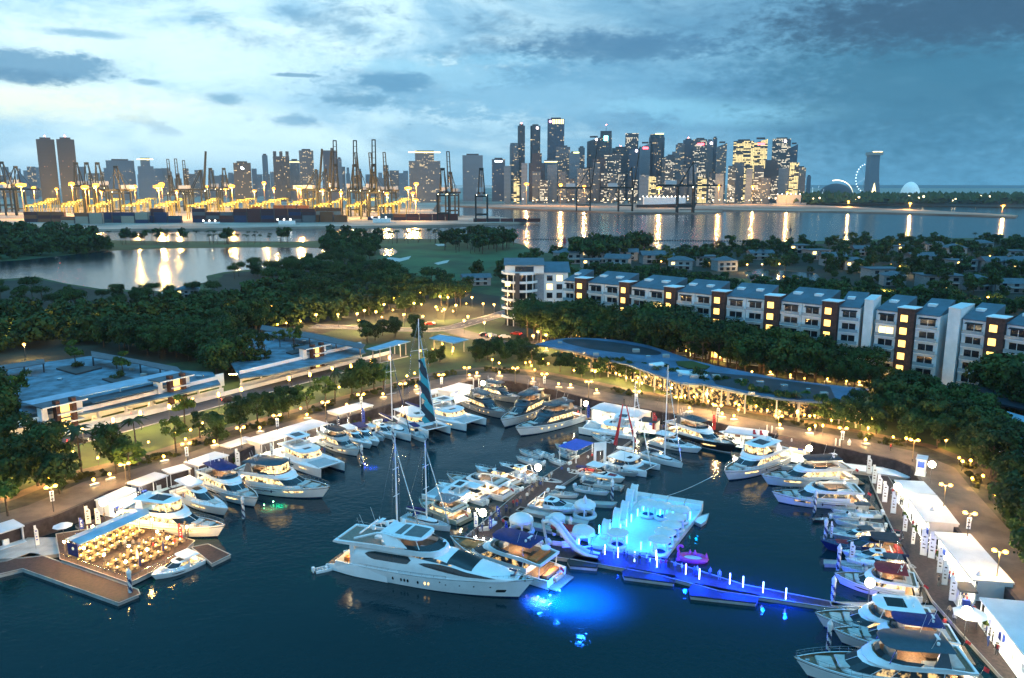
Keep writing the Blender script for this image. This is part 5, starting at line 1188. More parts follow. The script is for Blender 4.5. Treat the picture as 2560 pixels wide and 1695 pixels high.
# ---- lamps, globes, pilings, banners
lp = thing('promenade_lamp', '', 'street lamp')
b = MB(); b.tube((0,0,0), (0,0,4.6), .08, .06, 8); b.build('pole', M['post'], lp); b = MB(); b.tube((0,0,0), (0,0,.6), .17, .13, 8); b.build('pole_base', M['dpost'], lp)
b = MB(); b.tube((-.75,0,4.6), (.75,0,4.6), .04, n=5); b.build('bracket', M['post'], lp)
for s_ in (-1,1):
    b = MB(); b.ball((s_*.72,0,4.72), .36, 8, .75); b.build('lamp_head', M['lamp'], lp, smooth=True)
bulb(lp, (0,0,4.25), 2300)
LP = Copier(lp)
lq = thing('promenade_lamp', '', 'street lamp')
b = MB(); b.tube((0,0,0), (0,0,4.6), .08, .06, 8); b.build('pole', M['dpost'], lq)
b = MB(); b.tube((-.75,0,4.6), (.75,0,4.6), .04, n=5); b.build('bracket', M['post'], lq)
for s_ in (-1,1):
    b = MB(); b.ball((s_*.72,0,4.72), .36, 8, .75); b.build('lamp_head', M['lamp'], lq, smooth=True)
b = MB(); b.box(-.32,.32,-.02,.02,2.0,3.9); b.build('banner', M['whitewall'], lq)
for zz in (2.3, 3.0, 3.5):
    b = MB(); b.box(-.2,.2,-.035,-.025,zz,zz+.22); b.build('banner_mark', M['darkwall'], lq)
bulb(lq, (0,0,4.25), 2300)
LQ = Copier(lq)
heads = [(127,1217,1),(311,1160,0),(465,1109,1),(601,1069,0),(692,1038,1),(813,1005,0),(902,986,1),(1007,959,0),(1103,937,1),(1167,919,0),(1288,920,0),(1361,935,1),(1472,954,0),(1592,978,1),(1696,993,0),(1796,1013,1),(1947,1040,0),(2108,1070,1),(2286,1100,0),(2365,1212,0),(2425,1283,1),(2500,1378,0)]
for i, (x, y, bn) in enumerate(heads):
    p = G(x, y, 3+4.7); rz = atan2(p.y, p.x)-pi/2
    (LQ if bn else LP).put((p.x, p.y, 3.0), rz+.15, f'{"bannered" if bn else "plain"} twin headed promenade lamp, {ordn(i)} counting from the left edge round the basin', 'twin headed lamps along the promenade')
rl = thing('lantern_post', '', 'street lamp'); b = MB(); b.tube((0,0,0), (0,0,3.6), .08, .07, 7); b.build('pole', M['dpost'], rl)
b = MB(); b.lathe([(.05,0),(.3,.05),(.3,1.1),(.08,1.2)], (0,0,3.6), 8); b.build('lantern', M['lamp'], rl)
bulb(rl, (.35,-.35,4.2), 2600)
RL = Copier(rl)
for i, (x, y) in enumerate([(130,1090),(205,1070),(282,1050),(350,1032),(422,1016),(482,1000),(546,986),(603,973),(722,946),(774,936),(830,922),(877,915),(973,894),(928,903)]):
    p = G(x, y, 3+4.2); RL.put((p.x, p.y, 3.0), 0, f'cylindrical lantern on the street behind the left lawn, {ordn(i)} from the left', 'cylindrical street lanterns')
lo = thing('planter_lamp', '', 'garden lamp'); b = MB(); b.bbox(-.9,.9,-.35,.35,0,.45,.05); b.build('seat', M['concrete'], lo); b = MB(); b.tube((0,.4,0),(0,.4,1.1),.05); b.build('post', M['dpost'], lo); b = MB(); b.ball((0,.4,1.2), .3, 7); b.build('lamp_head', M['lampsm'], lo)
bulb(lo, (0,.0,1.0), 420, .12)
LO = Copier(lo)
for i, (x, y) in enumerate([(235,1200),(275,1186),(410,1142),(536,1104),(650,1070),(768,1037),(867,1012),(958,985),(1041,966),(1174,938),(1193,932),(1249,932),(1333,947),(1397,960),(1427,962),(1492,975),(1724,1020),(1806,1034),(1836,1040),(1950,1062),(2024,1074),(2165,1100)]):
    p = G(x, y, 4.2); LO.put((p.x, p.y, 3.0), atan2(p.y, p.x)-pi/2+.2, f'low planter lamp with bench on the promenade, {ordn(i)} from the left', 'planter lamps along the promenade')
gm = thing('globe_lamp', '', 'globe lamp'); b = MB(); b.tube((0,0,0),(0,0,3.2),.06); b.build('pole', M['steel'], gm); b = MB(); b.ball((0,0,0), 1, 14); gl = b.build('globe', M['globe'], gm, loc=(0,0,3.9), smooth=True); gl.scale=(.66,.66,.66)
GM = Copier(gm)
for x, y, lb in [(258,1256,'beside the low tents behind the restaurant'),(1207,958,'right of the tall open tent in the top corner'),(1465,1009,'left of the blue lit tent'),(1501,1113,'beside the blue awning on the centre dock'),(1345,1169,'yellowish over the far part of the centre dock'),(1207,1282,'at the stern of the trawler on the centre dock'),(2023,1121,'by the brown roofed kiosk'),(2330,1161,'on the quay beside the gate house'),(2244,1217,'before the squarish tent of the right dock'),(2175,1457,'above the red topped yacht'),(2418,1528,'beside the umbrella on the right dock')]:
    z0 = 3.0 if (x, y) == (2330,1161) else ZD; p = G(x, y, z0+3.9); GM.put((p.x, p.y, z0), 0, 'large glowing white globe lamp '+lb, 'glowing globe lamps')
pil = thing('striped_piling', '', 'mooring piling'); b = MB()
for j in range(14):
    b.c = 0
    pass
n_ = 12; rows = [[(.3*cos(2*pi*i/n_), .3*sin(2*pi*i/n_), -1+j*.25) for i in range(n_)] for j in range(19)]
vs = [p for r_ in rows for p in r_]; b = MB()
for k in range(18):
    for i in range(n_):
        b.c = 1 if (i+k*1.2) % 6 < 3 and k < 16 else 0
        j = (i+1) % n_; b.add([rows[k][i], rows[k][j], rows[k+1][j], rows[k+1][i]], [(0,1,2,3)])
b.build('shaft', [M['piling'], M['pilingb']], pil); b = MB(); b.lathe([(.36,0),(.36,.35),(.22,.6),(.02,1.0)], (0,0,3.5), 12); b.build('cap', M['piling'], pil)
PL = Copier(pil)
for x, y, lb in [(327,1489,'at the corner of the brown jetty'),(1530,1250,'at the end of the finger pontoon above the platform'),(1462,1295,'before the white dome'),(2062,1355,'left of the dark low boat'),(2095,1425,'left of the red topped yacht'),(2036,1280,'below the nearest sport yacht'),(2081,1509,'where the blue pier meets the right row'),(2070,1626,'at the bow of the navy covered yacht'),(609,1296,'between the purple lit yacht and the explorer yacht'),(905,1158,'before the blue lit yacht'),(983,1108,'in front of the left sailing yacht'),(1425,1352,'beside the red umbrellas near the inflatable slide'),(2325,1325,'behind the glass fronted tent'),(2440,1497,'between the long tents of the right dock'),(2120,1145,'on the white walkway')]:
    p = G(x, y, 0); PL.put((p.x, p.y, 0), R.uniform(0,6), 'spiral striped white piling '+lb, 'striped pilings')
bc = thing('column_post', '', 'column'); b = MB(); b.tube((0,0,0),(0,0,4.2),.16,n=10); b.build('shaft', M['piling'], bc); b = MB(); b.lathe([(.2,0),(.16,.3),(.02,.5)],(0,0,4.2),10); b.build('cap', M['piling'], bc)
BC = Copier(bc)
for x, y, lb in [(1184,985,'left of the top corner globe lamp'),(1197,985,'closest to the top corner globe lamp'),(1452,1040,'left of the blue lit tent'),(1915,1110,'left of the brown roofed kiosk'),(1927,1112,'touching the brown roofed kiosk'),(1976,1146,'in front of the brown roofed kiosk'),(2086,1146,'left on the walkway corner'),(2096,1147,'right on the walkway corner')]:
    p = G(x, y, 0); BC.put((p.x,p.y,0), 0, 'plain pale piling '+lb, 'plain pilings')
def banner(x, y, h, w, mat, label, pole='steel', z=ZD, mk=None, name='banner_flag'):
    p = G(x, y, z); t_ = thing(name, label, 'banner', (p.x, p.y, z), atan2(p.y, p.x)-pi/2+R.uniform(-.3,.3))
    b = MB(); b.tube((0,0,0),(0,0,h),.04,n=5); b.build('pole', M[pole], t_); b = MB(); n = 8
    b.grid([[(.03, 0, .6+(h-.7)*i/n), (w*(1 if i < n-1 else .6), .08*sin(i), .6+(h-.7)*i/n)] for i in range(n+1)]); b.build('flag', M[mat], t_)
    if mk:
        for q_ in range(4): b = MB(); b.box(w*.3, w*.7, -.03, -.02, h*(.35+.12*q_), h*(.35+.12*q_)+.22); b.build('banner_letter', M[mk], t_)
    return t_
for x, y, h, w, m_, mk, lb in [(2165,1190,4.6,.9,'white','redbrick','tall white banner with a red mark, farthest of the right dock row'),(2178,1215,4.6,.9,'white','redbrick','tall white banner with a red mark, second of the right dock row'),(2190,1240,4.6,.9,'white','redbrick','tall white banner with a red mark, third of the right dock row'),(2204,1262,4.8,.9,'white','redbrick','tall white banner with a red mark, fourth of the right dock row'),(2225,1290,4.8,.9,'white','redbrick','tall white banner with a red mark, nearest of the right dock row'),
    (2255,1335,3.6,.7,'white','redbrick','curved white flag with red letters on the right dock'),(2276,1368,3.6,.6,'white','darkwall','slim white flag right of the boat glowing red'),(2298,1395,5.2,1.0,'white','darkwall','broad white banner with black letters, left one of a pair'),(2318,1402,5.2,1.0,'white','darkwall','broad white banner with black letters, right one of a pair'),
    (2340,1440,4.6,.8,'white','darkwall','white banner before the longest right tent'),(2352,1470,4.6,.8,'white','darkwall','second white banner before the longest right tent'),(2370,1510,4.6,.9,'white','darkwall','white banner near the umbrella on the right dock'),
    (2074,1352,3.6,.4,'white','redbrick','narrow white flag beside a striped piling, right row'),(2122,1405,3.6,.8,'white','redbrick','white flag leaning on the bow of the half hidden yacht'),
    (1880,1120,4.5,.8,'red','redbrick','dark red banner left of the pair behind the sunroof yacht'),(1897,1122,4.5,.8,'red','redbrick','dark red banner right of the pair behind the sunroof yacht'),(1780,1080,4.5,.8,'red','redbrick','dark red banner behind the black hulled yacht'),(1630,1080,5,1.1,'red','redbrick','dark red banner right of the turquoise lit tent'),
    (1467,1050,4.5,.7,'blue','navy','blue banner at the globe left of the broad tent'),(905,1062,4.6,.8,'blue','navy','blue banner in front of the open tent with columns'),(870,1078,4.6,.6,'darkwall','whitewall','dark banner between two blue columns of the left dock'),(845,1080,4.2,.6,'navy','whitewall','navy banner left of the open tent with columns'),(753,1110,3.6,.6,'blue','navy','blue banner behind the power catamaran of the left row'),(792,1085,3.6,.6,'darkwall','whitewall','dark banner at the end of the longest left tent'),
    (677,1150,4.0,.6,'white','darkwall','white banner left of the longest tent'),(590,1172,4.5,.9,'white','darkwall','white sail shaped banner beside the box tent'),(520,1208,3.6,.6,'navy','whitewall','navy banner before the box tent'),(345,1268,4.0,.6,'navy','whitewall','navy banner between the two low tents'),
    (215,1318,4.0,.9,'whitewall','darkwall','white banner with dark rows behind the restaurant'),(240,1318,3.6,.8,'whitewall','blue','pale striped banner behind the restaurant'),(200,1332,2.8,.7,'blue','white','violet flag among the restaurant tables, farthest'),(192,1375,3.0,.8,'blue','white','violet flag among the restaurant tables, nearest'),(448,1356,3.4,.6,'red','white','red flag at the bow of the flybridge yacht'),(464,1352,3.6,.6,'darkwall','white','dark flag beside the red flag'),(90,1372,4.2,.6,'white','blue','white flag at the kiosk left of the restaurant'),
    (1100,1000,3.4,.5,'blue','navy','blue flag at the left side of the tall open tent'),(1240,1300,2.8,.7,'blue','white','light blue flag on the centre dock, right one'),(1185,1325,3.4,.7,'white','blue','white flag at the stern of the trawler'),(1262,1338,2.6,.5,'blue','navy','blue flag beside the lounge area of the centre dock'),(1310,1215,3.4,.5,'white','blue','tall white pennant by the yellow lamp'),(1222,1330,2.8,.6,'blue','white','light blue flag on the centre dock, left one')]:
    banner(x, y, h, w, m_, lb, mk=mk)
# ---- restaurant
ra, rb = G(205,1402,.9), G(398,1312,.9); d_ = rb-ra; LR = d_.length
rf = thing('restaurant_roof', 'long blue canopy roof over the restaurant tables with warm lamps beneath', 'canopy', (ra.x, ra.y, .9), atan2(d_.y, d_.x))
b = MB(); b.add([(-.4,-.6,3.1),(LR,-.6,3.1),(LR+.6,1.2,3.5),(LR,3.0,3.3),(-.4,3.0,3.3),(-.6,1.2,3.5)], [(0,1,2,5),(5,2,3,4)]); b.add([(-.4,-.6,3.0),(LR,-.6,3.0),(LR+.6,1.2,3.4),(LR,3.0,3.2),(-.4,3.0,3.2),(-.6,1.2,3.4)], [(5,2,1,0),(4,3,2,5)]); b.grid([[(-.4,-.6,3.0),(LR,-.6,3.0)],[(-.4,-.6,3.1),(LR,-.6,3.1)]]); b.build('roof', M['roofblue'], rf)
for i in range(8):
    for yy in (-.4, 2.8):
        b = MB(); b.tube((LR*i/7.,yy,0),(LR*i/7.,yy,3.05),.05); b.build('post', M['steel'], rf)
for i in range(7):
    b = MB(); b.box(LR*(i+.5)/7.-.6, LR*(i+.5)/7.+.6, 1.0, 1.2, 2.95, 3.0); b.build('ceiling_lamp', em('restaurant_lamp', (1.,.6,.2), 130) if i == 0 else bpy.data.materials['restaurant_lamp'], rf)
for i in range(5): bulb(rf, (LR*(i+.5)/5., 1.1, 2.6), 450, .2, (1.,.55,.15))
b = MB(); b.box(-.65,-.6,-.2,2.2,.9,3.0); b.build('sign_board', M['bluecloth'], rf)
b = MB(); b.lathe([(.3,0),(.3,.03)], (0,0,0), 5); o_ = b.build('sign_star', M['whitewall'], rf); o_.location=(-.67,.9,2.2); o_.rotation_euler=(0,-pi/2,0)
M['tabl'] = pm('blond_wood', (.34,.26,.15), .6)
tb = thing('dining_table', '', 'table'); b = MB(); b.bbox(-.45,.45,-.45,.45,.7,.75,.03); b.build('table_top', M['tabl'], tb); b = MB(); b.tube((0,0,0),(0,0,.7),.05); b.build('leg', M['steel'], tb); b = MB(); b.lathe([(.06,0),(.08,.08),(.05,.16)],(0,0,.75),6); b.build('table_lamp', em('table_lamp', (1.,.5,.12), 26), tb)
TB = Copier(tb)
ch = thing('dining_chair', '', 'chair'); b = MB(); b.bbox(-.22,.22,-.22,.22,.42,.48,.03); b.build('seat', M['tabl'], ch); b = MB(); b.bbox(-.22,.22,.18,.23,.48,.92,.02); b.build('backrest', M['tabl'], ch)
for sx in (-1,1):
    for sy in (-1,1): b = MB(); b.tube((sx*.19,sy*.19,0),(sx*.19,sy*.19,.42),.02,n=4); b.build('leg', M['steel'], ch)
CHR = Copier(ch)
def rest_pt(u, v):
    A_, B_, C_, D_ = G(165,1394,.9), G(318,1446,.9), G(470,1356,.9), G(300,1318,.9); return (A_*(1-u)+B_*u)*(1-v)+(D_*(1-u)+C_*u)*v
rz0 = atan2(d_.y, d_.x); cnt = 0
for i in range(7):
    for j in range(8):
        if 2.6 < i < 3.4: continue
        p = rest_pt(.06+.88*i/6, .06+.88*j/7); TB.put((p.x, p.y, .9), rz0, 'square pale table with a small lamp on the restaurant pontoon', 'restaurant tables')
        for q_ in range(4):
            if R.random() < .8:
                a = rz0+q_*pi/2; CHR.put((p.x-sin(a)*-.62, p.y+cos(a)*-.62*-1*-1 if False else p.y+cos(a)*.62*-1, .9), a+pi, 'pale chair drawn up to a restaurant table', 'restaurant chairs')
# string lamps on posts round the terrace
sp_ = thing('terrace_lamp', '', 'terrace lamp'); b = MB(); b.tube((0,0,0),(0,0,2.6),.04,n=5); b.build('pole', M['dpost'], sp_); b = MB(); b.ball((0,0,2.75),.2,8); b.build('lamp_head', em('terrace_lamp_glow', (1.,.55,.14), 170), sp_); bulb(sp_, (.3,-.3,2.5), 500, .2, (1.,.56,.16)); SPo = Copier(sp_)
for i, (u, v) in enumerate([(0,0),(.33,0),(.66,0),(1,0),(1,.33),(1,.66),(1,1),(.5,1),(0,1),(0,.5),(.25,.75),(.25,.3),(.75,.3),(.78,.75)]):
    p = rest_pt(u, v); SPo.put((p.x,p.y,.9), 0, f'small terrace lamp on a thin post among the restaurant tables, {ordn(i)} around the edge', 'terrace lamps of the restaurant')
def rails(poly, label, z, h=1.0):
    t_ = thing('glass_balustrade', label, 'railing', (*poly[0], z)); o = Vector(poly[0])
    b = MB(); pts = [(p[0]-o.x, p[1]-o.y, h) for p in poly]; b.path(pts, .03, 4); b.build('handrail', M['steel'], t_)
    b = MB()
    for i in range(len(pts)-1):
        a = Vector(pts[i]); c = Vector(pts[i+1]); n = max(1, int((c-a).length/1.5))
        for k in range(n+1): q_ = a.lerp(c, k/n); b.tube((q_.x,q_.y,0),(q_.x,q_.y,h),.025,n=4)
    b.build('posts', M['steel'], t_)
rails(PP([(150,1398),(322,1458),(437,1402)], .9), 'thin rail along the front of the restaurant pontoon', .9)
# parasols
def parasol(x, y, m_, label, z=ZD, open_=True, r=1.6, h=2.7):
    p = G(x, y, z); t_ = thing('parasol', label, 'parasol', (p.x,p.y,z)); b = MB(); b.tube((0,0,0),(0,0,h),.04,n=6); b.build('pole', M['steel'], t_)
    b = MB(); b.lathe([(r,-.5),(r*.55,-.2),(.02,.1)] if open_ else [(.2,-1.6),(.16,-.6),(.02,.1)], (0,0,h), 8); b.build('canopy', M[m_], t_)
parasol(160,1345,'tent','open pale parasol at the back of the restaurant', .9); parasol(352,1430,'bluecloth','closed blue parasol at the front of the restaurant', .9, False); parasol(410,1392,'bluecloth','closed blue parasol near the small flybridge boat', .9, False); parasol(345,1412,'whitewall','closed white parasol at the front of the restaurant', .9, False)
parasol(1398,1346,'redcloth','red parasol on the lounge pontoon, left one'); parasol(1425,1350,'redcloth','red parasol on the lounge pontoon, right one'); parasol(2420,1580,'tent','square white umbrella lit by the globe on the right dock', r=2.2, h=3.2)
# awning on the centre dock
aw = thing('blue_awning', 'bright blue flat awning on white posts over the centre dock', 'awning', tuple(G(1440,1158,ZD)), atan2((G(1496,1132,ZD)-G(1440,1158,ZD)).y, (G(1496,1132,ZD)-G(1440,1158,ZD)).x))
b = MB(); b.box(-.3,6.6,-.2,4.6,2.9,3.0); b.build('canopy', pm('bright_blue_canvas', (.02,.09,.5), .7), aw)
for x in (0,6.3):
    for y in (0,4.4): b = MB(); b.box(x-.08,x+.08,y-.08,y+.08,0,2.9); b.build('post', M['white'], aw)
b = MB(); b.box(2.5,3.5,2,2.3,2.8,2.88); b.build('ceiling_lamp', M['tentin'], aw)
# lit screen arch beside the awning
p = G(1500,1162,ZD); sc_ = thing('lit_arch', 'glowing white arch panel behind the globe on the centre dock', 'arch', tuple(p), .3)
b = MB(); b.box(-1.4,-.9,0,.3,0,5); b.box(.9,1.4,0,.3,0,5); b.box(-.9,.9,0,.3,3.2,5); b.build('frame', M['whitewall'], sc_)
# big red shear legs
p = G(1538,1112,ZD); sl_ = thing('shear_legs', 'tall dark red A shaped mast standing among the boats', 'mast', tuple(p), .2)
zt_ = ztop(p.y, 1012)-ZD
b = MB(); b.tube((0,0,0),(1.6,0,zt_),.5,.12,8); b.build('leg', M['red'], sl_); b = MB(); b.tube((5.2,1,0),(2.6,.3,zt_*.95),.3,.12,8); b.build('leg', M['red'], sl_)
# LED tubes, inflatable platform
led = thing('light_tube', '', 'light tube'); b = MB(); b.tube((0,0,.1),(0,0,1.7),.07,n=6); b.build('tube', M['leds'], led); b = MB(); b.tube((0,0,0),(0,0,.12),.16,n=8); b.build('base', M['black'], led); bulb(led, (0,-.25,1.2), 2600, .15, (.0,.03,1.)); LD = Copier(led)
for i, (x, y) in enumerate([(1447,1368),(1512,1382),(1545,1390),(1586,1400),(1640,1396),(1642,1414),(1714,1432),(1748,1444),(1824,1456),(1857,1464),(1907,1478),(1964,1494)]):
    p = G(x, y+6, ZD); LD.put((p.x,p.y,ZD), 0, f'upright blue light tube on the pier, {ordn(i)} from the left', 'blue light tubes of the pier', sc=1.1)
PLAT = [(1472,1362),(1583,1252),(1754,1278),(1668,1388)]
pc = PP(PLAT, .7); ctr = Vector((sum(p[0] for p in pc)/4, sum(p[1] for p in pc)/4)); pl = [(p[0]-ctr.x, p[1]-ctr.y) for p in pc]
infm = pm('inflatable_white', (.62,.66,.68), .45, var=.05)
pt = thing('inflatable_platform', 'large floating inflatable platform glowing turquoise', 'floating platform', (ctr.x, ctr.y, 0))
b = MB(); b.prism(pl, .1, .7); b.build('floor', infm, pt)
def wall_between(a, c, w, z0, z1, name, par):
    a = Vector(a); c = Vector(c); u = (c-a).normalized(); n_ = Vector((-u.y,u.x))*w; k = max(1, int((c-a).length/3)); b = MB()
    for i in range(k):
        s_ = a.lerp(c, (i+.02)/k); e_ = a.lerp(c, (i+.98)/k); b.prism([tuple(s_), tuple(e_), tuple(e_+n_), tuple(s_+n_)], z0, z1)
    b.build(name, infm, par)
wall_between(pl[1], pl[2], 2.0, .1, 1.9, 'bolster_wall', pt)
wall_between(pl[2], (pl[2][0]*.2+pl[3][0]*.8, pl[2][1]*.2+pl[3][1]*.8), -.4, .3, .95, 'side_tube', pt)
ledc = thing('light_tube', '', 'light tube'); b = MB(); b.tube((0,0,.1),(0,0,1.5),.11,n=6); b.build('tube', M['ledc'], ledc); b = MB(); b.tube((0,0,0),(0,0,.12),.2,n=8); b.build('base', M['white'], ledc); bulb(ledc, (1.1,-.9,1.7), 72, .2, (.0,.34,1.)); LC = Copier(ledc)
for i, (x, y) in enumerate([(1473,1358),(1480,1342),(1498,1334),(1551,1330),(1524,1328),(1566,1318),(1578,1306),(1594,1292),(1608,1284),(1637,1284),(1650,1292),(1725,1300),(1626,1365),(1660,1372),(1602,1376),(1567,1360),(1682,1290),(1698,1290)]):
    p = G(x, y, .7); LC.put((p.x,p.y,.7), 0, f'upright turquoise light tube on the inflatable platform, {ordn(i)} from its left end', 'turquoise light tubes of the platform')
# mushroom loungers
ml = thing('canopy_lounger', '', 'lounger'); b = MB(); b.torus((0,0,.3), 1.25, .3, 18, 8); b.build('ring_seat', infm, ml, smooth=True); b = MB(); b.lathe([(1.1,0),(1.1,.15)],(0,0,.2),14); b.build('mattress', M['bluecloth'], ml)
for k in range(3): b = MB(); a = 2*pi*k/3; b.tube((1.3*cos(a),1.3*sin(a),.3),(1.15*cos(a),1.15*sin(a),2.2),.16,n=7); b.build('leg', infm, ml)
b = MB(); b.lathe([(1.2,0),(1.75,.12),(1.7,.3),(.9,.52),(.02,.58)],(0,0,2.15),16); b.build('canopy', infm, ml, smooth=True); ML = Copier(ml)
for x, y, lb in [(1700,1306,'farthest on the right edge of the platform'),(1688,1326,'second on the right edge of the platform'),(1676,1346,'third on the right edge of the platform'),(1662,1364,'fourth on the right edge of the platform'),(1648,1384,'nearest on the right edge of the platform'),(1543,1366,'at the near left corner of the platform'),(1620,1290,'left along the far wall of the platform'),(1655,1296,'middle along the far wall of the platform')]:
    p = G(x, y, .7); ML.put((p.x,p.y,.7), R.uniform(0,6), 'round canopied inflatable lounger '+lb, 'canopied loungers', sc=1.05)
dm = thing('inflatable_dome', '', 'floating dome'); b = MB(); b.torus((0,0,.2), 1.6, .35, 18, 8); b.build('ring_float', infm, dm, smooth=True)
for k in range(6): a = 2*pi*k/6; b = MB(); b.path([(1.6*cos(a),1.6*sin(a),.4),(1.7*cos(a),1.7*sin(a),1.4),(1.4*cos(a),1.4*sin(a),2.1)],.13,6); b.build('rib', infm, dm)
b = MB(); b.lathe([(1.75,-.25),(1.7,.1),(1.2,.5),(.5,.72),(.02,.78)],(0,0,2.0),18); b.build('canopy', infm, dm, smooth=True); DM = Copier(dm)
for x, y, s_, lb in [(1303,1330,1.25,'behind the navy canopied yacht'),(1392,1316,.9,'smaller, beside the two finger pontoons'),(1462,1290,1.15,'before the hardtop cruiser'),(1455,1362,1.25,'at the left corner of the glowing platform')]:
    p = G(x, y, 0); DM.put((p.x,p.y,0), R.uniform(0,1), 'round white inflatable dome boat '+lb, 'inflatable domes', sc=s_)
# high backed inflatable gate on the platform's left side
for i, (x, y, h_) in enumerate([(1514,1340,2.6),(1541,1324,3.6),(1560,1303,3.4),(1573,1274,3.6),(1584,1256,3.2)]):
    p = G(x, y, .7); t_ = thing('inflatable_throne', f'tall slanted inflatable slide back on the left side of the platform, {ordn(i)} from the front', 'inflatable slide', (p.x,p.y,.7), 1.1)
    b = MB(); rows = [[(.9*(j/8)**2*1.2-.2, w_, .1+h_*sin(pi/2*j/8)) for w_ in (-.45,.45)] for j in range(9)]; b.grid(rows); b.grid([[(x_-.3,y_,z_) for x_,y_,z_ in r_][::-1] for r_ in rows]); b.build('backrest', infm, t_)
    b = MB(); b.path([(.9*(j/8)**2*1.2-.35, -.5, .1+h_*sin(pi/2*j/8)) for j in range(9)], .22, 6); b.path([(.9*(j/8)**2*1.2-.35, .5, .1+h_*sin(pi/2*j/8)) for j in range(9)], .22, 6); b.build('side_bolster', infm, t_, smooth=True)
    b = MB(); b.bbox(-1.6,-.3,-.6,.6,0,.5,.1); b.build('seat', infm, t_)
# slipway at the right of the platform
dock('floating_ramp', [(1728,1300),(1752,1290),(1772,1284),(1766,1302),(1752,1312)], 'small inflatable ramp at the right corner of the platform', m='white', z=.5)
# water slide from the second yacht
p = G(1368,1380,0); ws = thing('water_slide', 'white inflatable water slide curving from the canopied yacht down to the water', 'inflatable slide', (p.x,p.y,0), -.35)
pts = [(-.5,0,5.6),(.6,0,5.9),(1.8,0,5.2),(3.2,.1,3.4),(4.8,.2,1.6),(6.6,.4,.7),(8.6,.6,.4)]
for s_ in (-.7,.7): b = MB(); b.path([(x,y+s_,z) for x,y,z in pts], .34, 8); b.build('side_tube', infm, ws, smooth=True)
b = MB(); b.grid([[(x,y-.6,z-.1) for x,y,z in pts],[(x,y+.6,z-.1) for x,y,z in pts]]); b.build('chute', infm, ws)
b = MB(); b.grid([[(-.9+.15*j, -.6, 5.7-.75*j) for j in range(8)],[(-.9+.15*j, .6, 5.7-.75*j) for j in range(8)]]); b.build('climbing_face', infm, ws)
# pink float
p = G(1732,1400,0); pk = pm('pink_vinyl', (.6,.05,.18), .4, var=.05); f_ = thing('pink_inflatable', 'pink inflatable lounge float with a curled neck beside the platform', 'inflatable float', (p.x,p.y,0), -.25)
b = MB(); b.torus((0,0,.35), 1.6, .42, 20, 8, 1.25, .8); b.build('ring', pk, f_, smooth=True); b = MB(); b.box(-1.6,1.6,-.9,.9,.2,.35); b.build('floor', M['white'], f_)
b = MB(); b.path([(-2.1,.6,.5),(-2.5,.8,1.3),(-2.3,.9,1.9),(-1.8,.9,1.9),(-1.7,.9,1.6)],.2,7); b.build('neck', pk, f_, smooth=True)
for s_, x_ in ((1,.3),(1,-.5),(1,2.1)): b = MB(); b.lathe([(.3,0),(.2,.4),(.03,.8)],(x_,.9 if x_ < 2 else .2,.6),8); b.build('fin', pk, f_, smooth=True)
p = G(1695,1400,ZD); t_ = thing('pink_figure', 'small pink inflatable post on the pier beside the pink float', 'inflatable post', tuple(p)); b = MB(); b.lathe([(.3,0),(.3,.2),(.18,.4),(.2,1.2),(.02,1.5)],n=10); b.build('body', pk, t_)
# waterline lenses with added spots in the air, imitating underwater lamps
for x, y, c_, k_, n_ in [(1345,1492,(.05,.3,1),150,'blue'),(1375,1488,(.05,.3,1),150,'blue'),(1399,1476,(.05,.35,1),110,'blue'),(683,1254,(.3,1,.45),60,'green'),(660,1262,(.3,1,.45),26,'green'),(912,1160,(.1,.12,1),40,'violet')]:
    p = G(x, y, .35); t_ = thing('hull_lamp', f'small {n_} lamp at the waterline of a yacht, at pixel side {x}' if False else f'{n_} waterline lamp with an added spot overhead {"beside the stern of the canopied yacht" if n_=="blue" else "under the explorer yacht" if n_=="green" else "under the blue lit yacht"}', 'hull lamp', tuple(p), group=f'{n_} waterline lamps')
    b = MB(); b.ball((0,0,0),.13,8); b.build('lens', em('hull_lamp_%s'%x, c_, 12, False), t_); downlight(t_, {1345:(.3,-.9,1.8),1375:(1.0,-1.6,3.2),1399:(3.0,-2.6,6.5)}[x] if n_ == 'blue' else (1.5,-1.5,1.6), k_*((260 if x != 1399 else 900) if n_ == 'blue' else 60 if n_ == 'green' else 90), {'blue':(.01,.14,1.),'green':(.1,1.,.3),'violet':(.1,.08,1.)}[n_], 120 if n_ == 'blue' else 100)
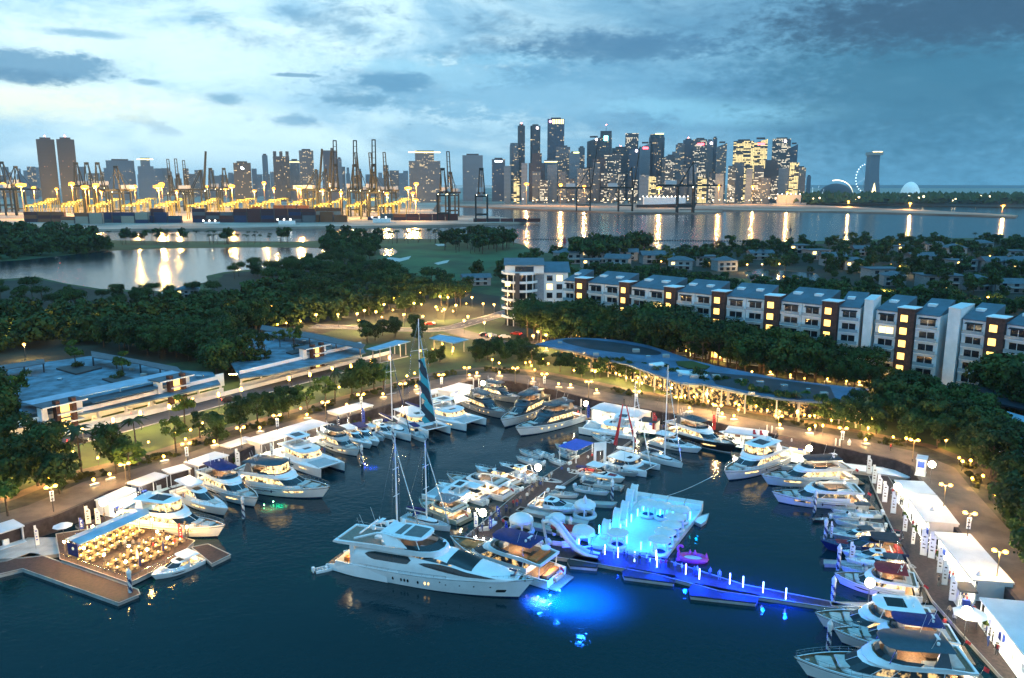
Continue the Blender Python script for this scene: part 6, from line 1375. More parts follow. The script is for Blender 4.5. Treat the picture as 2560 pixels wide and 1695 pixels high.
# ---- people
def person_mesh(pose, seed):
    r = random.Random(seed); me = bpy.data.meshes.new('tmp')
    arm = .12 if pose == 'stand' else .3
    J = [(0,0,.95,.15),(0,0,1.15,.13),(0,0,1.38,.15),(0,0,1.5,.06),(0,0,1.58,.06),(0,.01,1.66,.10),(0,0,1.74,.08),
         (.1,0,.88,.10),(.12,.03*r.uniform(-1,1),.5,.07),(.13,.06*r.uniform(-1,1),.08,.05),(.13,-.12,.04,.045),
         (-.1,0,.88,.10),(-.12,.1*r.uniform(-1,1),.5,.07),(-.13,.12*r.uniform(-1,1),.08,.05),(-.13,-.1,.04,.045),
         (.2,0,1.42,.06),(.25,.02,1.15,.045),(.22,-arm,.92,.035),(.22,-arm-.06,.86,.03),
         (-.2,0,1.42,.06),(-.26,.02,1.15,.045),(-.23,-arm*r.uniform(.2,1),.92,.035),(-.23,-arm-.06,.86,.03)]
    Ed = [(0,1),(1,2),(2,3),(3,4),(4,5),(5,6),(0,7),(7,8),(8,9),(9,10),(0,11),(11,12),(12,13),(13,14),(2,15),(15,16),(16,17),(17,18),(2,19),(19,20),(20,21),(21,22)]
    me.from_pydata([j[:3] for j in J], Ed, []); o = bpy.data.objects.new('tmp', me); S.collection.objects.link(o)
    m_ = o.modifiers.new('s','SKIN'); m_.use_smooth_shade = True
    for i, j in enumerate(J): me.skin_vertices[0].data[i].radius = (j[3], j[3]*.8)
    me.skin_vertices[0].data[0].use_root = True
    o.modifiers.new('d','SUBSURF').levels = 1; dg = bpy.context.evaluated_depsgraph_get()
    out = bpy.data.meshes.new_from_object(o.evaluated_get(dg)); bpy.data.objects.remove(o); return out
CL = {'dark':(.02,.022,.03),'white':(.6,.6,.6),'blue':(.03,.07,.25),'red':(.4,.03,.03),'grey':(.2,.2,.21),'beige':(.4,.3,.2)}
PB = [person_mesh('stand', 1), person_mesh('talk', 2)]; PBK = {}
def person(x, y, top, leg, label, z=ZD, rot=None):
    p = G(x, y, z); key = (top, leg)
    if key not in PBK:
        m = bpy.data.materials.new(f'clothes_{top}_{leg}'); m.use_nodes = True; q = NT(m.node_tree); b_ = q.n['Principled BSDF']; c = q.sep(q.tc('Object'))
        col_ = q.mix(q.ss(c[2], .93, .95), CL[leg], CL[top]); col_ = q.mix(q.ss(c[2], 1.5, 1.52), col_, (.4,.25,.17)); col_ = q.mix(q.ss(c[2], .1, .08), col_, (.02,.02,.02)); q.l.new(col_, b_.inputs['Base Color']); PBK[key] = m
    me = R.choice(PB).copy(); me.materials.clear(); me.materials.append(PBK[key]); o = bpy.data.objects.new('person', me); S.collection.objects.link(o)
    o.location = (p.x,p.y,z); o.rotation_euler = (0,0,R.uniform(0,6.28) if rot is None else rot); tag(o, label, 'person', 'people at the marina')
    b = MB(); b.ball((0,.015,1.72), .105, 8, .8); b.build('hair', M['hair'], o)
for x, y, a, c, lb in [(2250,1262,'white','dark','person in white top standing by the glass fronted tent'),(2256,1264,'dark','dark','person in dark clothes standing by the glass fronted tent'),(2300,1490,'dark','dark','person in black clothes behind the stern of the red topped yacht'),(2345,1465,'dark','grey','person in black clothes among banners on the right dock'),(2372,1540,'beige','dark','person in beige top near the umbrella'),(2385,1560,'white','dark','person in white top beside the umbrella'),(2480,1610,'dark','dark','person in dark clothes before the nearest right tent'),(2360,1572,'red','dark','person in red top behind the grey sided yacht'),
     (220,1335,'white','dark','person in white shirt at the back of the restaurant'),(232,1338,'white','dark','waiter in white shirt among restaurant tables'),(300,1288,'white','blue','person in white shirt outside the low green lit tent'),(308,1290,'dark','dark','person in dark clothes outside the low green lit tent'),(262,1302,'beige','dark','person in beige shirt under the left globe lamp'),(290,1290,'grey','dark','person in grey top outside the low green lit tent'),
     (1195,1340,'dark','dark','person in dark clothes on the near end of the centre dock'),(1228,1300,'white','blue','person in white top walking on the centre dock'),(1258,1318,'red','dark','person in red top on the centre dock'),(1330,1225,'dark','blue','person in dark top by the yellow globe lamp'),(1351,1222,'blue','dark','person in blue top by the yellow globe lamp'),(1275,1290,'dark','dark','person in dark clothes beside the first finger pontoon'),(1480,1150,'red','dark','person in red top under the blue awning'),(1470,1155,'white','dark','person in white top under the blue awning'),(1508,1128,'beige','dark','person in beige top beyond the blue awning'),(1420,1150,'white','dark','person in white shirt left of the blue awning'),
     (940,1062,'dark','dark','person in dark clothes left of the sail banner'),(890,1075,'dark','grey','person in dark top inside the open tent on the left'),(735,1125,'white','dark','person in white top before the longest left tent'),(720,1130,'dark','dark','person in dark clothes before the longest left tent'),
     (1445,1040,'red','dark','person in red top at the stern of the pale explorer yacht'),(1438,1036,'beige','dark','person in beige top at the stern of the pale explorer yacht'),(1612,1096,'white','dark','person in white shirt beside the turquoise lit tent'),(1620,1098,'grey','dark','person in grey shirt beside the turquoise lit tent'),
     (1560,1400,'dark','dark','person in dark clothes on the blue pier behind the platform'),(1600,1410,'dark','blue','second person in dark clothes on the blue pier'),(1616,1408,'white','dark','person in white top on the blue pier'),(1672,1420,'dark','dark','person in dark clothes near the pink float'),(1735,1440,'blue','dark','person in blue top on the blue pier beyond the pink float')]:
    person(x, y, a, c, lb)
person(2277, 1338-195, 'red', 'dark', 'person in red top walking on the promenade above the walkway', z=3.0) if False else None
for x, y, a, lb in [(2226,1152-25,'red','walker in red top on the promenade above the white walkway'),(1560,1010,'dark','walker in dark clothes on the promenade near the arcade'),(730,970,'dark','walker in dark clothes on the street behind the lawn')]:
    person(x, y, a, 'dark', lb, z=3.02)
# mooring line from the sunroof yacht to the platform
p0, p1 = G(1783,1190,1.8), G(1600,1255,.7); b = MB(); b.path([tuple(p0.lerp(p1, i/10)+Vector((0,0,-.8*sin(pi*i/10)))) for i in range(11)], .035, 4); tag(b.build('mooring_line', M['whitewall']), 'thin mooring line from the three storey yacht to the glowing platform', 'rope')

rc = random.Random(77); tops = ['dark','white','blue','red','grey','beige']
spots = []
def seg(a, c, n, z, where, jit=6):
    for i in range(n):
        f = (i+rc.random())/n; spots.append((a[0]+(c[0]-a[0])*f+rc.uniform(-jit,jit), a[1]+(c[1]-a[1])*f+rc.uniform(-jit*.5,jit*.5), z, where))
seg((1150,1372),(1400,1182),26,ZD,'walking along the centre dock'); seg((1470,1386),(1800,1450),16,ZD,'standing on the blue lit pier',4)
seg((2222,1230),(2500,1650),28,ZD,'strolling along the right dock',9); seg((300,1306),(1150,1018),30,ZD,'on the pontoon behind the left row',5); seg((1500,1052),(1950,1120),10,ZD,'on the pontoon behind the top right yachts',4)
seg((180,1372),(440,1372),16,.9,'among the restaurant tables',14)
for i, (x, y, z, w_) in enumerate(spots):
    a = rc.choice(tops); person(x, y, a, rc.choice(['dark','dark','blue','grey']), f'visitor in {a} top {w_}', z=z)
lf = thing('lounge_sofa', '', 'sofa'); b = MB(); b.bbox(-.9,.9,-.4,.4,0,.42,.06); b.build('seat', M['whitewall'], lf); b = MB(); b.bbox(-.9,.9,.3,.45,.42,.8,.04); b.build('backrest', M['whitewall'], lf); LF = Copier(lf)
for i, (x, y) in enumerate([(1322,1352),(1345,1358),(1372,1356),(1395,1362),(1418,1366),(1300,1346),(1210,1325),(1232,1312),(1172,1358)]):
    p = G(x, y, ZD); LF.put((p.x,p.y,ZD), rc.uniform(0,6), 'low white lounge sofa on the centre dock', 'lounge sofas')
pp = thing('potted_plant', '', 'plant'); b = MB(); b.lathe([(.22,0),(.3,.5),(.27,.5)],n=10); b.build('pot', M['whitewall'], pp); c_ = crown_mesh('x', 5, .55, .6, 4, 40, .16, 'leaf2'); c_.build('foliage', M['leaf2'], pp, loc=(0,0,1.0)); PPc = Copier(pp)
for i, (x, y) in enumerate([(1385,1338),(1405,1342),(1440,1350),(1428,1338),(860,1078),(925,1058),(890,1066),(320,1290),(2262,1300),(2285,1335),(590,1162),(1180,1002),(1135,1012),(2345,1400),(2460,1570),(745,1122)]):
    p = G(x, y, ZD); PPc.put((p.x,p.y,ZD), 0, 'potted green plant on a pontoon', 'potted plants', sc=1.2)
# ================================================================ buildings near the marina
class Wd:                                            # parts given in world coordinates under one thing
    def __init__(s, name, label, cat, at, group=None): s.o = Vector(at); s.t = thing(name, label, cat, tuple(at), 0, group)
    def part(s, name, mb, m, smooth=False, parent=None):
        mb.v = [(p[0]-s.o.x, p[1]-s.o.y, p[2]-s.o.z) for p in mb.v]; return mb.build(name, m, parent or s.t, smooth=smooth)
    def poly(s, name, px, z0, z1, m, parent=None):
        b = MB(); b.prism(PP(px, z1), z0, z1); return s.part(name, b, m, parent=parent)
rv = random.Random(31)
deckm = pm('car_park_deck', (.13,.22,.29), .7, var=.3, scale=.25)
shoplit = litglass('shop_window', (1.,.55,.16), 1.3, thr=(.48,.66), scale=1.1, samp=False)
roomlit = em('lit_room', (1., .66, .2), 3.2, False)
stairlit = em('stair_window', (1., .55, .12), 2.2, False)
LINE = offs(ST, .6)
def face_run(W_, px0, px1, set_, z0, z1, name, m, th=.25, n=1):
    """wall following the street line between two picture columns, set back by set_ metres"""
    pl = offs(ST, set_); tot = plen(pl); pts = []
    for k in range(0, 400):
        p, h_ = at_len(pl, tot*k/400); r_ = Vector((p.x, p.y, z1-HC)); dep = r_.y*CP-r_.z*SP; c = CX+FPX*p.x/dep
        if px0 <= c <= px1: pts.append((p.x, p.y))
    if len(pts) < 2: return pts
    pts = [pts[0], pts[len(pts)//3], pts[2*len(pts)//3], pts[-1]] if len(pts) > 4 else [pts[0], pts[-1]]
    q = offs(pts, th); b = MB(); b.prism(pts+q[::-1], z0, z1); W_.part(name, b, M[m] if isinstance(m, str) else m); return pts
wl = Wd('street_wall', 'long low white wall along the street behind the left lawn', 'wall', (*at_len(ST, 20)[0], 3))
face_run(wl, 20, 980, .0, 3.0, 4.1, 'wall', 'whitewall', .3)
def carpark(label, c0, c1, deck_px, seed):
    W_ = Wd('car_park', label, 'car park', (*at_len(ST, 30)[0], 3))
    W_.poly('deck', deck_px, 6.7, 7.05, deckm)
    face_run(W_, c0, c1, 3.2, 6.3, 8.0, 'upper_parapet', 'whitewall', .35)
    face_run(W_, c0, c1, 9.5, 3.0, 6.7, 'back_wall', 'whitewall', .3)
    pts = face_run(W_, c0, c1, 3.0, 3.0, 4.4, 'lower_parapet', 'whitewall', .25)
    pl = offs(ST, 3.4); tot = plen(pl); r = random.Random(seed)
    for k in range(int(tot/7)):
        p, h_ = at_len(pl, k*7+1); dep = p.y*CP+57*SP; c = CX+FPX*p.x/dep
        if c0 < c < c1:
            b = MB(); b.box(p.x-.25,p.x+.25,p.y-.25,p.y+.25,3,6.7); W_.part('column', b, M['whitewall'])
            n_ = Vector((-sin(h_), cos(h_))); q = p+n_*3; b = MB(); b.box(q.x-1.4,q.x+1.4,q.y-.12,q.y+.12,6.45,6.6); W_.part('ceiling_lamp', b, CPL)
    return W_
CPL = em('car_park_lamp', WARM, 70)
cp1 = carpark('two storey white car park with roof deck and pale blue canopy', 20, 560,
    [(-260,1110),(54,1066),(205,1034),(422,990),(551,960),(532,930),(443,925),(297,893),(224,890),(108,906),(0,922),(-300,950)], 1)
cp2 = carpark('two storey white car park with a roof deck, nearer the marina corner', 600, 905, [(545,852),(600,838),(668,829),(773,841),(905,866),(914,882),(789,912),(673,936),(600,945),(560,880)], 2)
cp1.poly('canopy', [(51,1005),(240,966),(430,926),(470,935),(280,974),(92,1014)], 10.0, 10.2, M['roofblue'])
cp1.poly('lower_roof', [(225,995),(395,957),(395,972),(232,1008)], 8.9, 9.05, M['roofdark'])
cp1.poly('lower_roof', [(50,1012),(140,1012),(150,1022),(60,1034)], 8.9, 9.05, M['roofdark'])
cp1.poly('pergola_roof', [(-160,940),(0,913),(110,897),(112,908),(0,925),(-160,955)], 9.7, 9.9, M['roofdark'])
cp1.poly('pergola_roof', [(227,877),(443,917),(455,928),(443,932),(351,910),(230,893)], 9.7, 9.9, M['roofdark'])
cp2.poly('pergola_roof', [(655,812),(780,832),(914,861),(905,872),(773,845),(650,824)], 9.7, 9.9, M['roofdark'])
for x, y in [(0,925),(60,917),(108,908),(232,893),(290,900),(350,910),(400,922)]:
    p = G(x, y, 9.7); b = MB(); b.box(p.x-.15,p.x+.15,p.y-.15,p.y+.15,7,9.7); cp1.part('post', b, M['dpost'])
for x, y in [(652,824),(710,833),(773,845),(840,858),(900,871)]:
    p = G(x, y, 9.7); b = MB(); b.box(p.x-.15,p.x+.15,p.y-.15,p.y+.15,7,9.7); cp2.part('post', b, M['dpost'])
for x, y in [(100,1010),(200,990),(300,970),(390,951),(460,936)]:
    p = G(x, y, 10); b = MB(); b.box(p.x-.12,p.x+.12,p.y-.12,p.y+.12,7,10); cp1.part('post', b, M['white'])
def stair(px, label, base=None):
    p = None
    pl = offs(ST, 1.4); tot = plen(pl)
    for k in range(800):
        q, h_ = at_len(pl, tot*k/800); dep = q.y*CP+57*SP
        if CX+FPX*q.x/dep >= px: p = q; hh_ = h_; break
    t_ = thing('stair_tower', label, 'stair tower', (p.x, p.y, 3), hh_)
    for x in (-2.1, 1.6):
        b = MB(); b.bbox(x-.5, x+.5, 0, 1.6, 0, 8.4, .05); b.build('pier', M['redbrick'], t_)
    for k in range(3):
        b = MB(); b.box(-2.4, 3.6, -.3, 4, 2.2*k+.6, 2.2*k+.85); b.build('landing', M['whitewall'], t_)
        b = MB(); b.box(-1.5, 1.0, 1.2, 1.3, 2.2*k+.9, 2.2*k+2.6); b.build('stairwell_window', stairlit, t_)
    b = MB(); b.box(-5.6, 4.4, -.4, 5, 7.3, 7.5); b.build('roof', M['roofdark'], t_)
    b = MB(); b.box(-5.7, 4.5, -.5, -.4, 7.25, 7.55); b.build('fascia', M['whitewall'], t_)
    for x in (-4.6, 3.4):
        b = MB(); b.bbox(x-.7, x+.7, 1.2, 3.2, 4.0, 7.3); b.build('wall', M['whitewall'], t_)
stair(176, 'red brown stair tower at the left end of the canopied car park'); stair(452, 'red brown stair tower at the right end of the canopied car park'); stair(800, 'red brown stair tower of the car park nearer the marina corner')
# trees and planters on the roof decks
for i, (x, y, kd, s_) in enumerate([(190,915,'s',1.35),(308,938,'s',1.2),(45,1008,'s',1.35),(735,875,'s',1.4),(700,868,'s',1.0)]):
    p = G(x, y, 7); tree(kd, p.x, p.y, s_, ['bright green tree in the raised bed of the canopied roof deck','green tree on the roof deck behind the blue canopy','green tree at the left end of the roof deck','dark green round tree on the second roof deck','smaller tree on the second roof deck'][i], None, 7.05)
for i, px in enumerate([[(140,920),(180,912),(255,918),(190,934)],[(255,946),(300,938),(345,946),(290,958)],[(715,880),(770,866),(786,872),(730,884)]]):
    w_ = Wd('planter', ['raised bed round the bright green roof tree','raised bed behind the pale blue canopy','raised bed on the second roof deck'][i], 'planter', G(*px[0], 7)); w_.poly('kerb', px, 7.05, 7.5, M['darkwall']); c_ = shrub(90+i, 2.6, .7, 6); q_ = sum((G(*p, 7) for p in px), Vector())/4; c_.v = [(a+q_.x, b_+q_.y, c+8.0) for a,b_,c in c_.v]; w_.part('shrubs', c_, M['hedge'])
def vents(W_, px_list, z, lbl='roof_unit'):
    for x, y in px_list:
        p = G(x, y, z); s_ = rv.uniform(.5, 1.1); b = MB(); b.bbox(p.x-s_, p.x+s_, p.y-s_*.7, p.y+s_*.7, z, z+s_*.9, .06); W_.part(lbl, b, M['steel' if rv.random() < .4 else 'concrete'])
# parked cars
def carproto(col, key):
    t_ = thing('parked_car', '', 'car'); m = pm('car_paint_'+key, col, .3, .2, var=.04)
    prof = [(-2.1,.35),(-2.1,.85),(-1.7,1.0),(-1.2,1.42),(.3,1.45),(1.0,1.0),(2.0,.85),(2.15,.6),(2.1,.35)]
    rows = [[(x, s_*.85*(1 if z < 1.05 else .8), z) for x, z in prof] for s_ in (-1, 1)]
    b = MB(); b.grid(rows); b.add(rows[0], [list(range(9))]); b.add(rows[1], [list(range(8,-1,-1))]); b.build('body', m, t_)
    b = MB()
    for s_ in (-1,1): b.add([(-1.55,s_*.835,1.03),(.85,s_*.835,1.03),(.2,s_*.70,1.38),(-1.15,s_*.70,1.38)], [(0,1,2,3)])
    b.build('side_windows', M['glass'], t_); b = MB(); b.add([(.98,-.68,1.04),(.98,.68,1.04),(.34,.62,1.43),(.34,-.62,1.43)], [(0,1,2,3)]); b.build('windshield', M['glass'], t_)
    for x in (-1.35,1.35):
        for s_ in (-1,1): b = MB(); b.tube((x,s_*.75,.32),(x,s_*.93,.32),.32,n=10); b.build('wheel', M['rubber'], t_)
    for s_ in (-1,1): b = MB(); b.box(2.0,2.16,s_*.6-.15,s_*.6+.15,.62,.75); b.build('headlight', M['white'], t_); b = MB(); b.box(-2.14,-2.08,s_*.6-.18,s_*.6+.18,.75,.88); b.build('taillight', em('taillight_'+key, (1,.03,.02), 12, False) if s_ == -1 else bpy.data.materials['taillight_'+key], t_)
    return Copier(t_)
CAR = {'white': carproto((.7,.7,.7),'white'), 'black': carproto((.02,.02,.025),'black'), 'red': carproto((.35,.03,.02),'red'), 'silver': carproto((.4,.4,.42),'silver')}
for x, y, c, rz, z, lb in [(575,1003,'black',.45,3.03,'black car parked on the street behind the lawn'),(195,1108,'black',.4,3.03,'black car on the street by the left stair tower'),(242,1054,'white',1.9,3.03,'white car under the canopied car park, left one'),(322,1036,'white',1.9,3.03,'white car under the canopied car park, middle one'),(380,1018,'silver',1.9,3.03,'silver car under the canopied car park, right one'),(1076,813,'red',.1,3.04,'red car driving along the road beyond the lawn'),(1290,838,'red',2.6,3.04,'red car with tail lights by the curved tower'),(1228,842,'silver',0,3.04,'silver car left of the red car by the curved tower'),(1213,840,'black',0,3.04,'black car farthest left by the curved tower'),(1262,846,'white',.2,3.04,'white car between others by the curved tower'),(2545,1142,'white',.4,3.04,'white car parked below the blue roof at the right edge')]:
    p = G(x, y, z); CAR[c].put((p.x,p.y,z), rz, lb)
vents(cp1, [(20,960),(70,940),(150,950),(330,925),(420,945),(500,945),(360,940)], 7.05); vents(cp2, [(640,880),(680,850),(820,875),(760,855)], 7.05)
# flat blue canopies
for px, lb, pz in [([(916,872),(989,850),(1026,853),(1008,858),(940,876)],'flat pale blue canopy roof left of the tall masts',7.5),([(1073,845),(1100,836),(1173,848),(1134,858)],'flat pale blue canopy roof right of the tall masts',7.5)]:
    w_ = Wd('canopy_roof', lb, 'canopy', G(*px[0], 3)); w_.poly('roof', px, pz, pz+.25, M['roofblue'])
    for i in range(len(px)):
        a = G(*px[i], pz); c_ = sum((G(*q, pz) for q in px), Vector())/len(px); a = a.lerp(c_, .25); b = MB(); b.tube((a.x,a.y,3),(a.x,a.y,pz),.18,n=8); w_.part('column', b, M['concrete'])
    b = MB(); b.box(c_.x-3, c_.x+3, c_.y-.3, c_.y+.3, pz-.12, pz-.04); w_.part('ceiling_lamp', b, CPL)
def seamed(name, c, sp_, rough=.5, ang=0.0, w=.05, dark=.55):
    m = pm(name, c, rough, .15, var=.2, scale=.15); q = NT(m.node_tree); bs = q.n['Principled BSDF']; src = bs.inputs['Base Color'].links[0].from_socket
    p = q.sep(q.n.new('ShaderNodeNewGeometry').outputs['Position']); u = q.m('ADD', q.m('MULTIPLY', p[0], cos(ang)), q.m('MULTIPLY', p[1], sin(ang)))
    ln = q.m('LESS_THAN', q.m('FRACT', q.m('DIVIDE', u, sp_)), w); st = q.ss(q.noise(q.n['Geometry'].outputs['Position'], .22, 5, .7), .5, .7)
    c1 = q.mix(q.m('MULTIPLY', st, .45), src, tuple(x*.45 for x in c)); q.l.new(q.mix(q.m('MULTIPLY', ln, dark), c1, tuple(x*.3 for x in c)), bs.inputs['Base Color']); return m
def vents(W_, px_list, z, lbl='roof_unit'):
    for x, y in px_list:
        p = G(x, y, z); s_ = rv.uniform(.5, 1.1); b = MB(); b.bbox(p.x-s_, p.x+s_, p.y-s_*.7, p.y+s_*.7, z, z+s_*.9, .06); W_.part(lbl, b, M['steel' if rv.random() < .4 else 'concrete'])
# ---- curved arcade with the blue roof
roof_top = [(1338,860),(1372,851),(1407,846),(1444,844),(1500,846),(1565,852),(1620,863),(1660,875),(1731,900),(1800,916),(1880,932),(1960,948),(2080,962),(2172,972)]
roof_low = [(2139,1014),(2101,1006),(2000,1001),(1941,995),(1860,982),(1800,968),(1758,960),(1700,956),(1631,933),(1560,908),(1516,898),(1430,877),(1380,868)]
ZR = 8.6
ar = Wd('shop_arcade', 'long curved shop arcade with a blue roof, dark oval sheet and warm lit shopfronts', 'building', G(1640,960,3))
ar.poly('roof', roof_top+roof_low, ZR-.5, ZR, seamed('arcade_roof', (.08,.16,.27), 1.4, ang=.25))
ov = []
for i in range(28):
    a = 2*pi*i/28; ov.append((1530+124*cos(a), 867+12.5*sin(a)*1.0+ (cos(a)*16)))
darkoval = pm('dark_roofing', (.014,.022,.036), .5, var=.3, scale=.15)
ar.poly('dark_oval_sheet', ov, ZR+.01, ZR+.05, darkoval)  # flat dark sheet laid on the roof, nothing is sunk in
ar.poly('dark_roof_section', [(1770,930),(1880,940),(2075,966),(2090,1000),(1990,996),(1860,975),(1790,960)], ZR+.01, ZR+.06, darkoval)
ar.poly('roof_garden', [(1690,903),(1730,902),(1775,915),(1765,922),(1720,920),(1695,912)], ZR+.01, ZR+.3, M['hedge'])
ar.poly('skylight', [(1690,924),(1720,926),(1770,936),(1760,940),(1700,932)], ZR+.02, ZR+.5, M['whitewall'])
ar.poly('skylight', [(1622,908),(1655,904),(1665,910),(1640,914)], ZR+.02, ZR+.7, M['whitewall'])
vents(ar, [(1400,858),(1460,884),(1490,888),(1590,880),(1620,893),(1665,893),(1700,940),(1790,945),(1850,952),(1900,960),(1960,968),(2020,975),(1880,985),(2060,988),(1735,945)], ZR)
low = PP(roof_low, ZR); inn = offs(low, -4.0); col_l = offs(low, -.9)
b = MB()
for i in range(len(inn)-1):
    a = Vector(inn[i]); c = Vector(inn[i+1]); n = max(1, int((c-a).length/4.2))
    for k in range(n):
        p = a.lerp(c, (k+.06)/n); q = a.lerp(c, (k+.94)/n); bb_ = MB(); bb_.add([(p.x,p.y,3.1),(q.x,q.y,3.1),(q.x,q.y,6.6),(p.x,p.y,6.6)], [(0,1,2,3)]); ar.part('shopfront', bb_, shoplit)
b = MB(); b.grid([[(x,y,3) for x,y in offs(inn,-.15)],[(x,y,8.1) for x,y in offs(inn,-.15)]]); ar.part('wall', b, M['concrete'])
for i in range(len(col_l)-1):
    a = Vector(col_l[i]); c = Vector(col_l[i+1]); n = max(1, int((c-a).length/7))
    for k in range(n):
        p = a.lerp(c, k/n); bb_ = MB(); bb_.tube((p.x,p.y,3),(p.x,p.y,8.1),.2,n=8); ar.part('column', bb_, M['concrete'])
        q = Vector(inn[i]).lerp(Vector(inn[i+1]), (k+.5)/n).lerp(a.lerp(c,(k+.5)/n), .4); bb_ = MB(); bb_.box(q.x-.8,q.x+.8,q.y-.1,q.y+.1,7.9,8.05); ar.part('ceiling_lamp', bb_, bpy.data.materials['arcade_lamp'] if 'arcade_lamp' in bpy.data.materials else em('arcade_lamp', (1.,.6,.2), 35))
ar2 = Wd('arcade_roof_wing', 'blue roofed pavilion at the right edge with a bright screen below', 'building', G(2500,1080,3))
ar2.poly('roof', [(2455,1010),(2560,1040),(2700,1080),(2700,1190),(2560,1142),(2500,1092)], 8.2, 8.7, M['roofblue']); ar2.poly('upper_roof', [(2330,962),(2440,962),(2560,985),(2700,1010),(2700,1060),(2560,1022),(2455,1000),(2370,985)], 8.9, 9.3, darkoval)
for x, y in [(2510,1095),(2560,1125),(2620,1150),(2460,1020)]:
    p = G(x, y, 8.2); b = MB(); b.tube((p.x,p.y,3),(p.x,p.y,8.2),.25,n=8); ar2.part('column', b, M['concrete'])
p = G(2508,1130,4.5); b = MB(); b.box(p.x-1.6,p.x+1.6,p.y,p.y+.15,3.2,6.0); ar2.part('screen', b, em('bright_screen', (.6,.85,1), 5, False))
# cafe lights and tables glow under trees before the arcade: real small lamps
cl = thing('cafe_lamp', '', 'lamp'); b = MB(); b.tube((0,0,0),(0,0,2.4),.05,n=5); b.build('pole', M['dpost'], cl); b = MB(); b.ball((0,0,2.6),.24,7); b.build('lamp_head', M['lampsm'], cl); bulb(cl, (0,-.3,2.3), 1300, .15); CL_ = Copier(cl)
rr = random.Random(5); k = 0
for i in range(len(col_l)-1):
    a = Vector(col_l[i]); c = Vector(col_l[i+1]); n = max(1, int((c-a).length/7))
    for q in range(n):
        p = a.lerp(c, (q+rr.random())/n)+Vector((rr.uniform(-2,2), -rr.uniform(3,12))); CL_.put((p.x,p.y,3), 0, 'small warm lamp among the trees before the shop arcade', 'small warm lamps before the arcade')
# ---- white terraces: row of units along the eave line
EAVE = [(1411,701),(1471,706),(1579,716),(1694,729),(1823,741),(1955,752),(2101,767),(2192,774),(2291,785),(2408,797),(2520,810),(2640,826)]
ZE = 24.4
def eave(px):
    for i in range(len(EAVE)-1):
        if px <= EAVE[i+1][0] or i == len(EAVE)-2:
            u = (px-EAVE[i][0])/(EAVE[i+1][0]-EAVE[i][0]); y = EAVE[i][1]+(EAVE[i+1][1]-EAVE[i][1])*u; return G(px, y, ZE)
twall = M['whitewall']; broof = pm('terrace_roof', (.07,.11,.15), .5, .1, var=.15, scale=.3); dglass = M['glass']
r5 = random.Random(3)
def unit(x0, x1, label, lit=(), depth=13):
    a = eave(x0); c = eave(x1); d_ = c-a; L = d_.length; t_ = thing('terrace_house', label, 'house', (a.x, a.y, 3), atan2(d_.y, d_.x), 'white terraces above the tree belt')
    Hh = ZE-3; b = MB(); b.box(.02, L-.02, .0, depth, 0, Hh); b.build('wall', twall, t_)
    b = MB(); b.add([(-.15,-.5,Hh+.12),(L-.05,-.5,Hh+.12),(L-.05,depth,Hh+3.2),(-.15,depth,Hh+3.2),(-.15,-.5,Hh-.1),(L-.05,-.5,Hh-.1),(L-.05,depth,Hh+.3),(-.15,depth,Hh+.3)], [(0,1,2,3),(4,5,1,0),(5,6,2,1),(6,7,3,2),(7,4,0,3)]); rf_ = b.build('roof', broof, t_)
    b = MB(); b.box(L*.15, L*.5, depth*.45, depth*.62, Hh+1.6, Hh+2.35); b.build('dormer', twall, rf_)
    fl = 3.5
    for k in range(6):
        z0 = Hh-1.2-fl*k-2.3; w0, w1 = L*.18, L*.82
        if z0 < 0: break
        m_ = roomlit if k in lit else dglass
        b = MB(); b.box(w0, w1, -.06, -.02, z0, z0+2.3); w_ = b.build('window', m_, t_)
        b = MB(); b.box((w0+w1)/2-.07,(w0+w1)/2+.07,-.1,-.061,z0,z0+2.3); b.box(w0-.1,w0,-.1,-.0,z0,z0+2.3); b.box(w1,w1+.1,-.1,-.0,z0,z0+2.3); b.build('frame', M['white'], w_)
        b = MB(); b.box(L*.08, L*.98, -1.7, -.005, z0-.28, z0-.1); bl = b.build('balcony', twall, t_)
        b = MB(); b.box(L*.08, L*.98, -1.7, -1.66, z0-.1, z0+.85); b.build('balustrade', M['glassrail'], bl)
        if k == 0: b = MB(); b.add([(w0-.3,-.1,z0+2.75),(w1+.3,-.1,z0+2.75),(w1+.3,-1.3,z0+2.45),(w0-.3,-1.3,z0+2.45)], [(0,1,2,3),(3,2,1,0)]); b.build('awning', M['dkcloth'], t_)
    return t_
M['glassrail'] = pm('balustrade_glass', (.25,.32,.36), .2, var=.05)
def stower(x0, x1, label):
    a = eave(x0); c = eave(x1); d_ = c-a; L = d_.length; t_ = thing('stair_block', label, 'stair tower', (a.x, a.y, 3), atan2(d_.y, d_.x), 'dark stair blocks between the terraces'); Hh = ZE-3+1.4
    b = MB(); b.box(.03, L-.03, -1.2, 7, 0, Hh); b.build('wall', M['redbrick'], t_); b = MB(); b.box(-.1, L+.1, -1.4, 4, Hh, Hh+.2); b.build('roof', twall, t_)
    for k in range(6):
        z0 = Hh-2.4-3.6*k-1.4
        if z0 < 0: break
        b = MB(); b.box(L*.22, L*.62, -1.27, -1.22, z0, z0+1.9); b.build('window', stairlit, t_)
TOW = [(1441,1470),(1552,1578),(1665,1694),(1783,1817),(1914,1953),(2059,2098),(2248,2291),(2469,2517)]
for i, (x0, x1) in enumerate(TOW): stower(x0, x1, f'dark stair block with orange windows, {ordn(i)} from the left in the terrace row')
UN = [(1411,1440),(1471,1511),(1512,1551),(1579,1621),(1622,1664),(1695,1738),(1739,1782),(1818,1866),(1867,1913),(1954,2006),(2007,2058),(2099,2152),(2192,2247),(2292,2352),(2408,2468),(2518,2580),(2581,2650)]
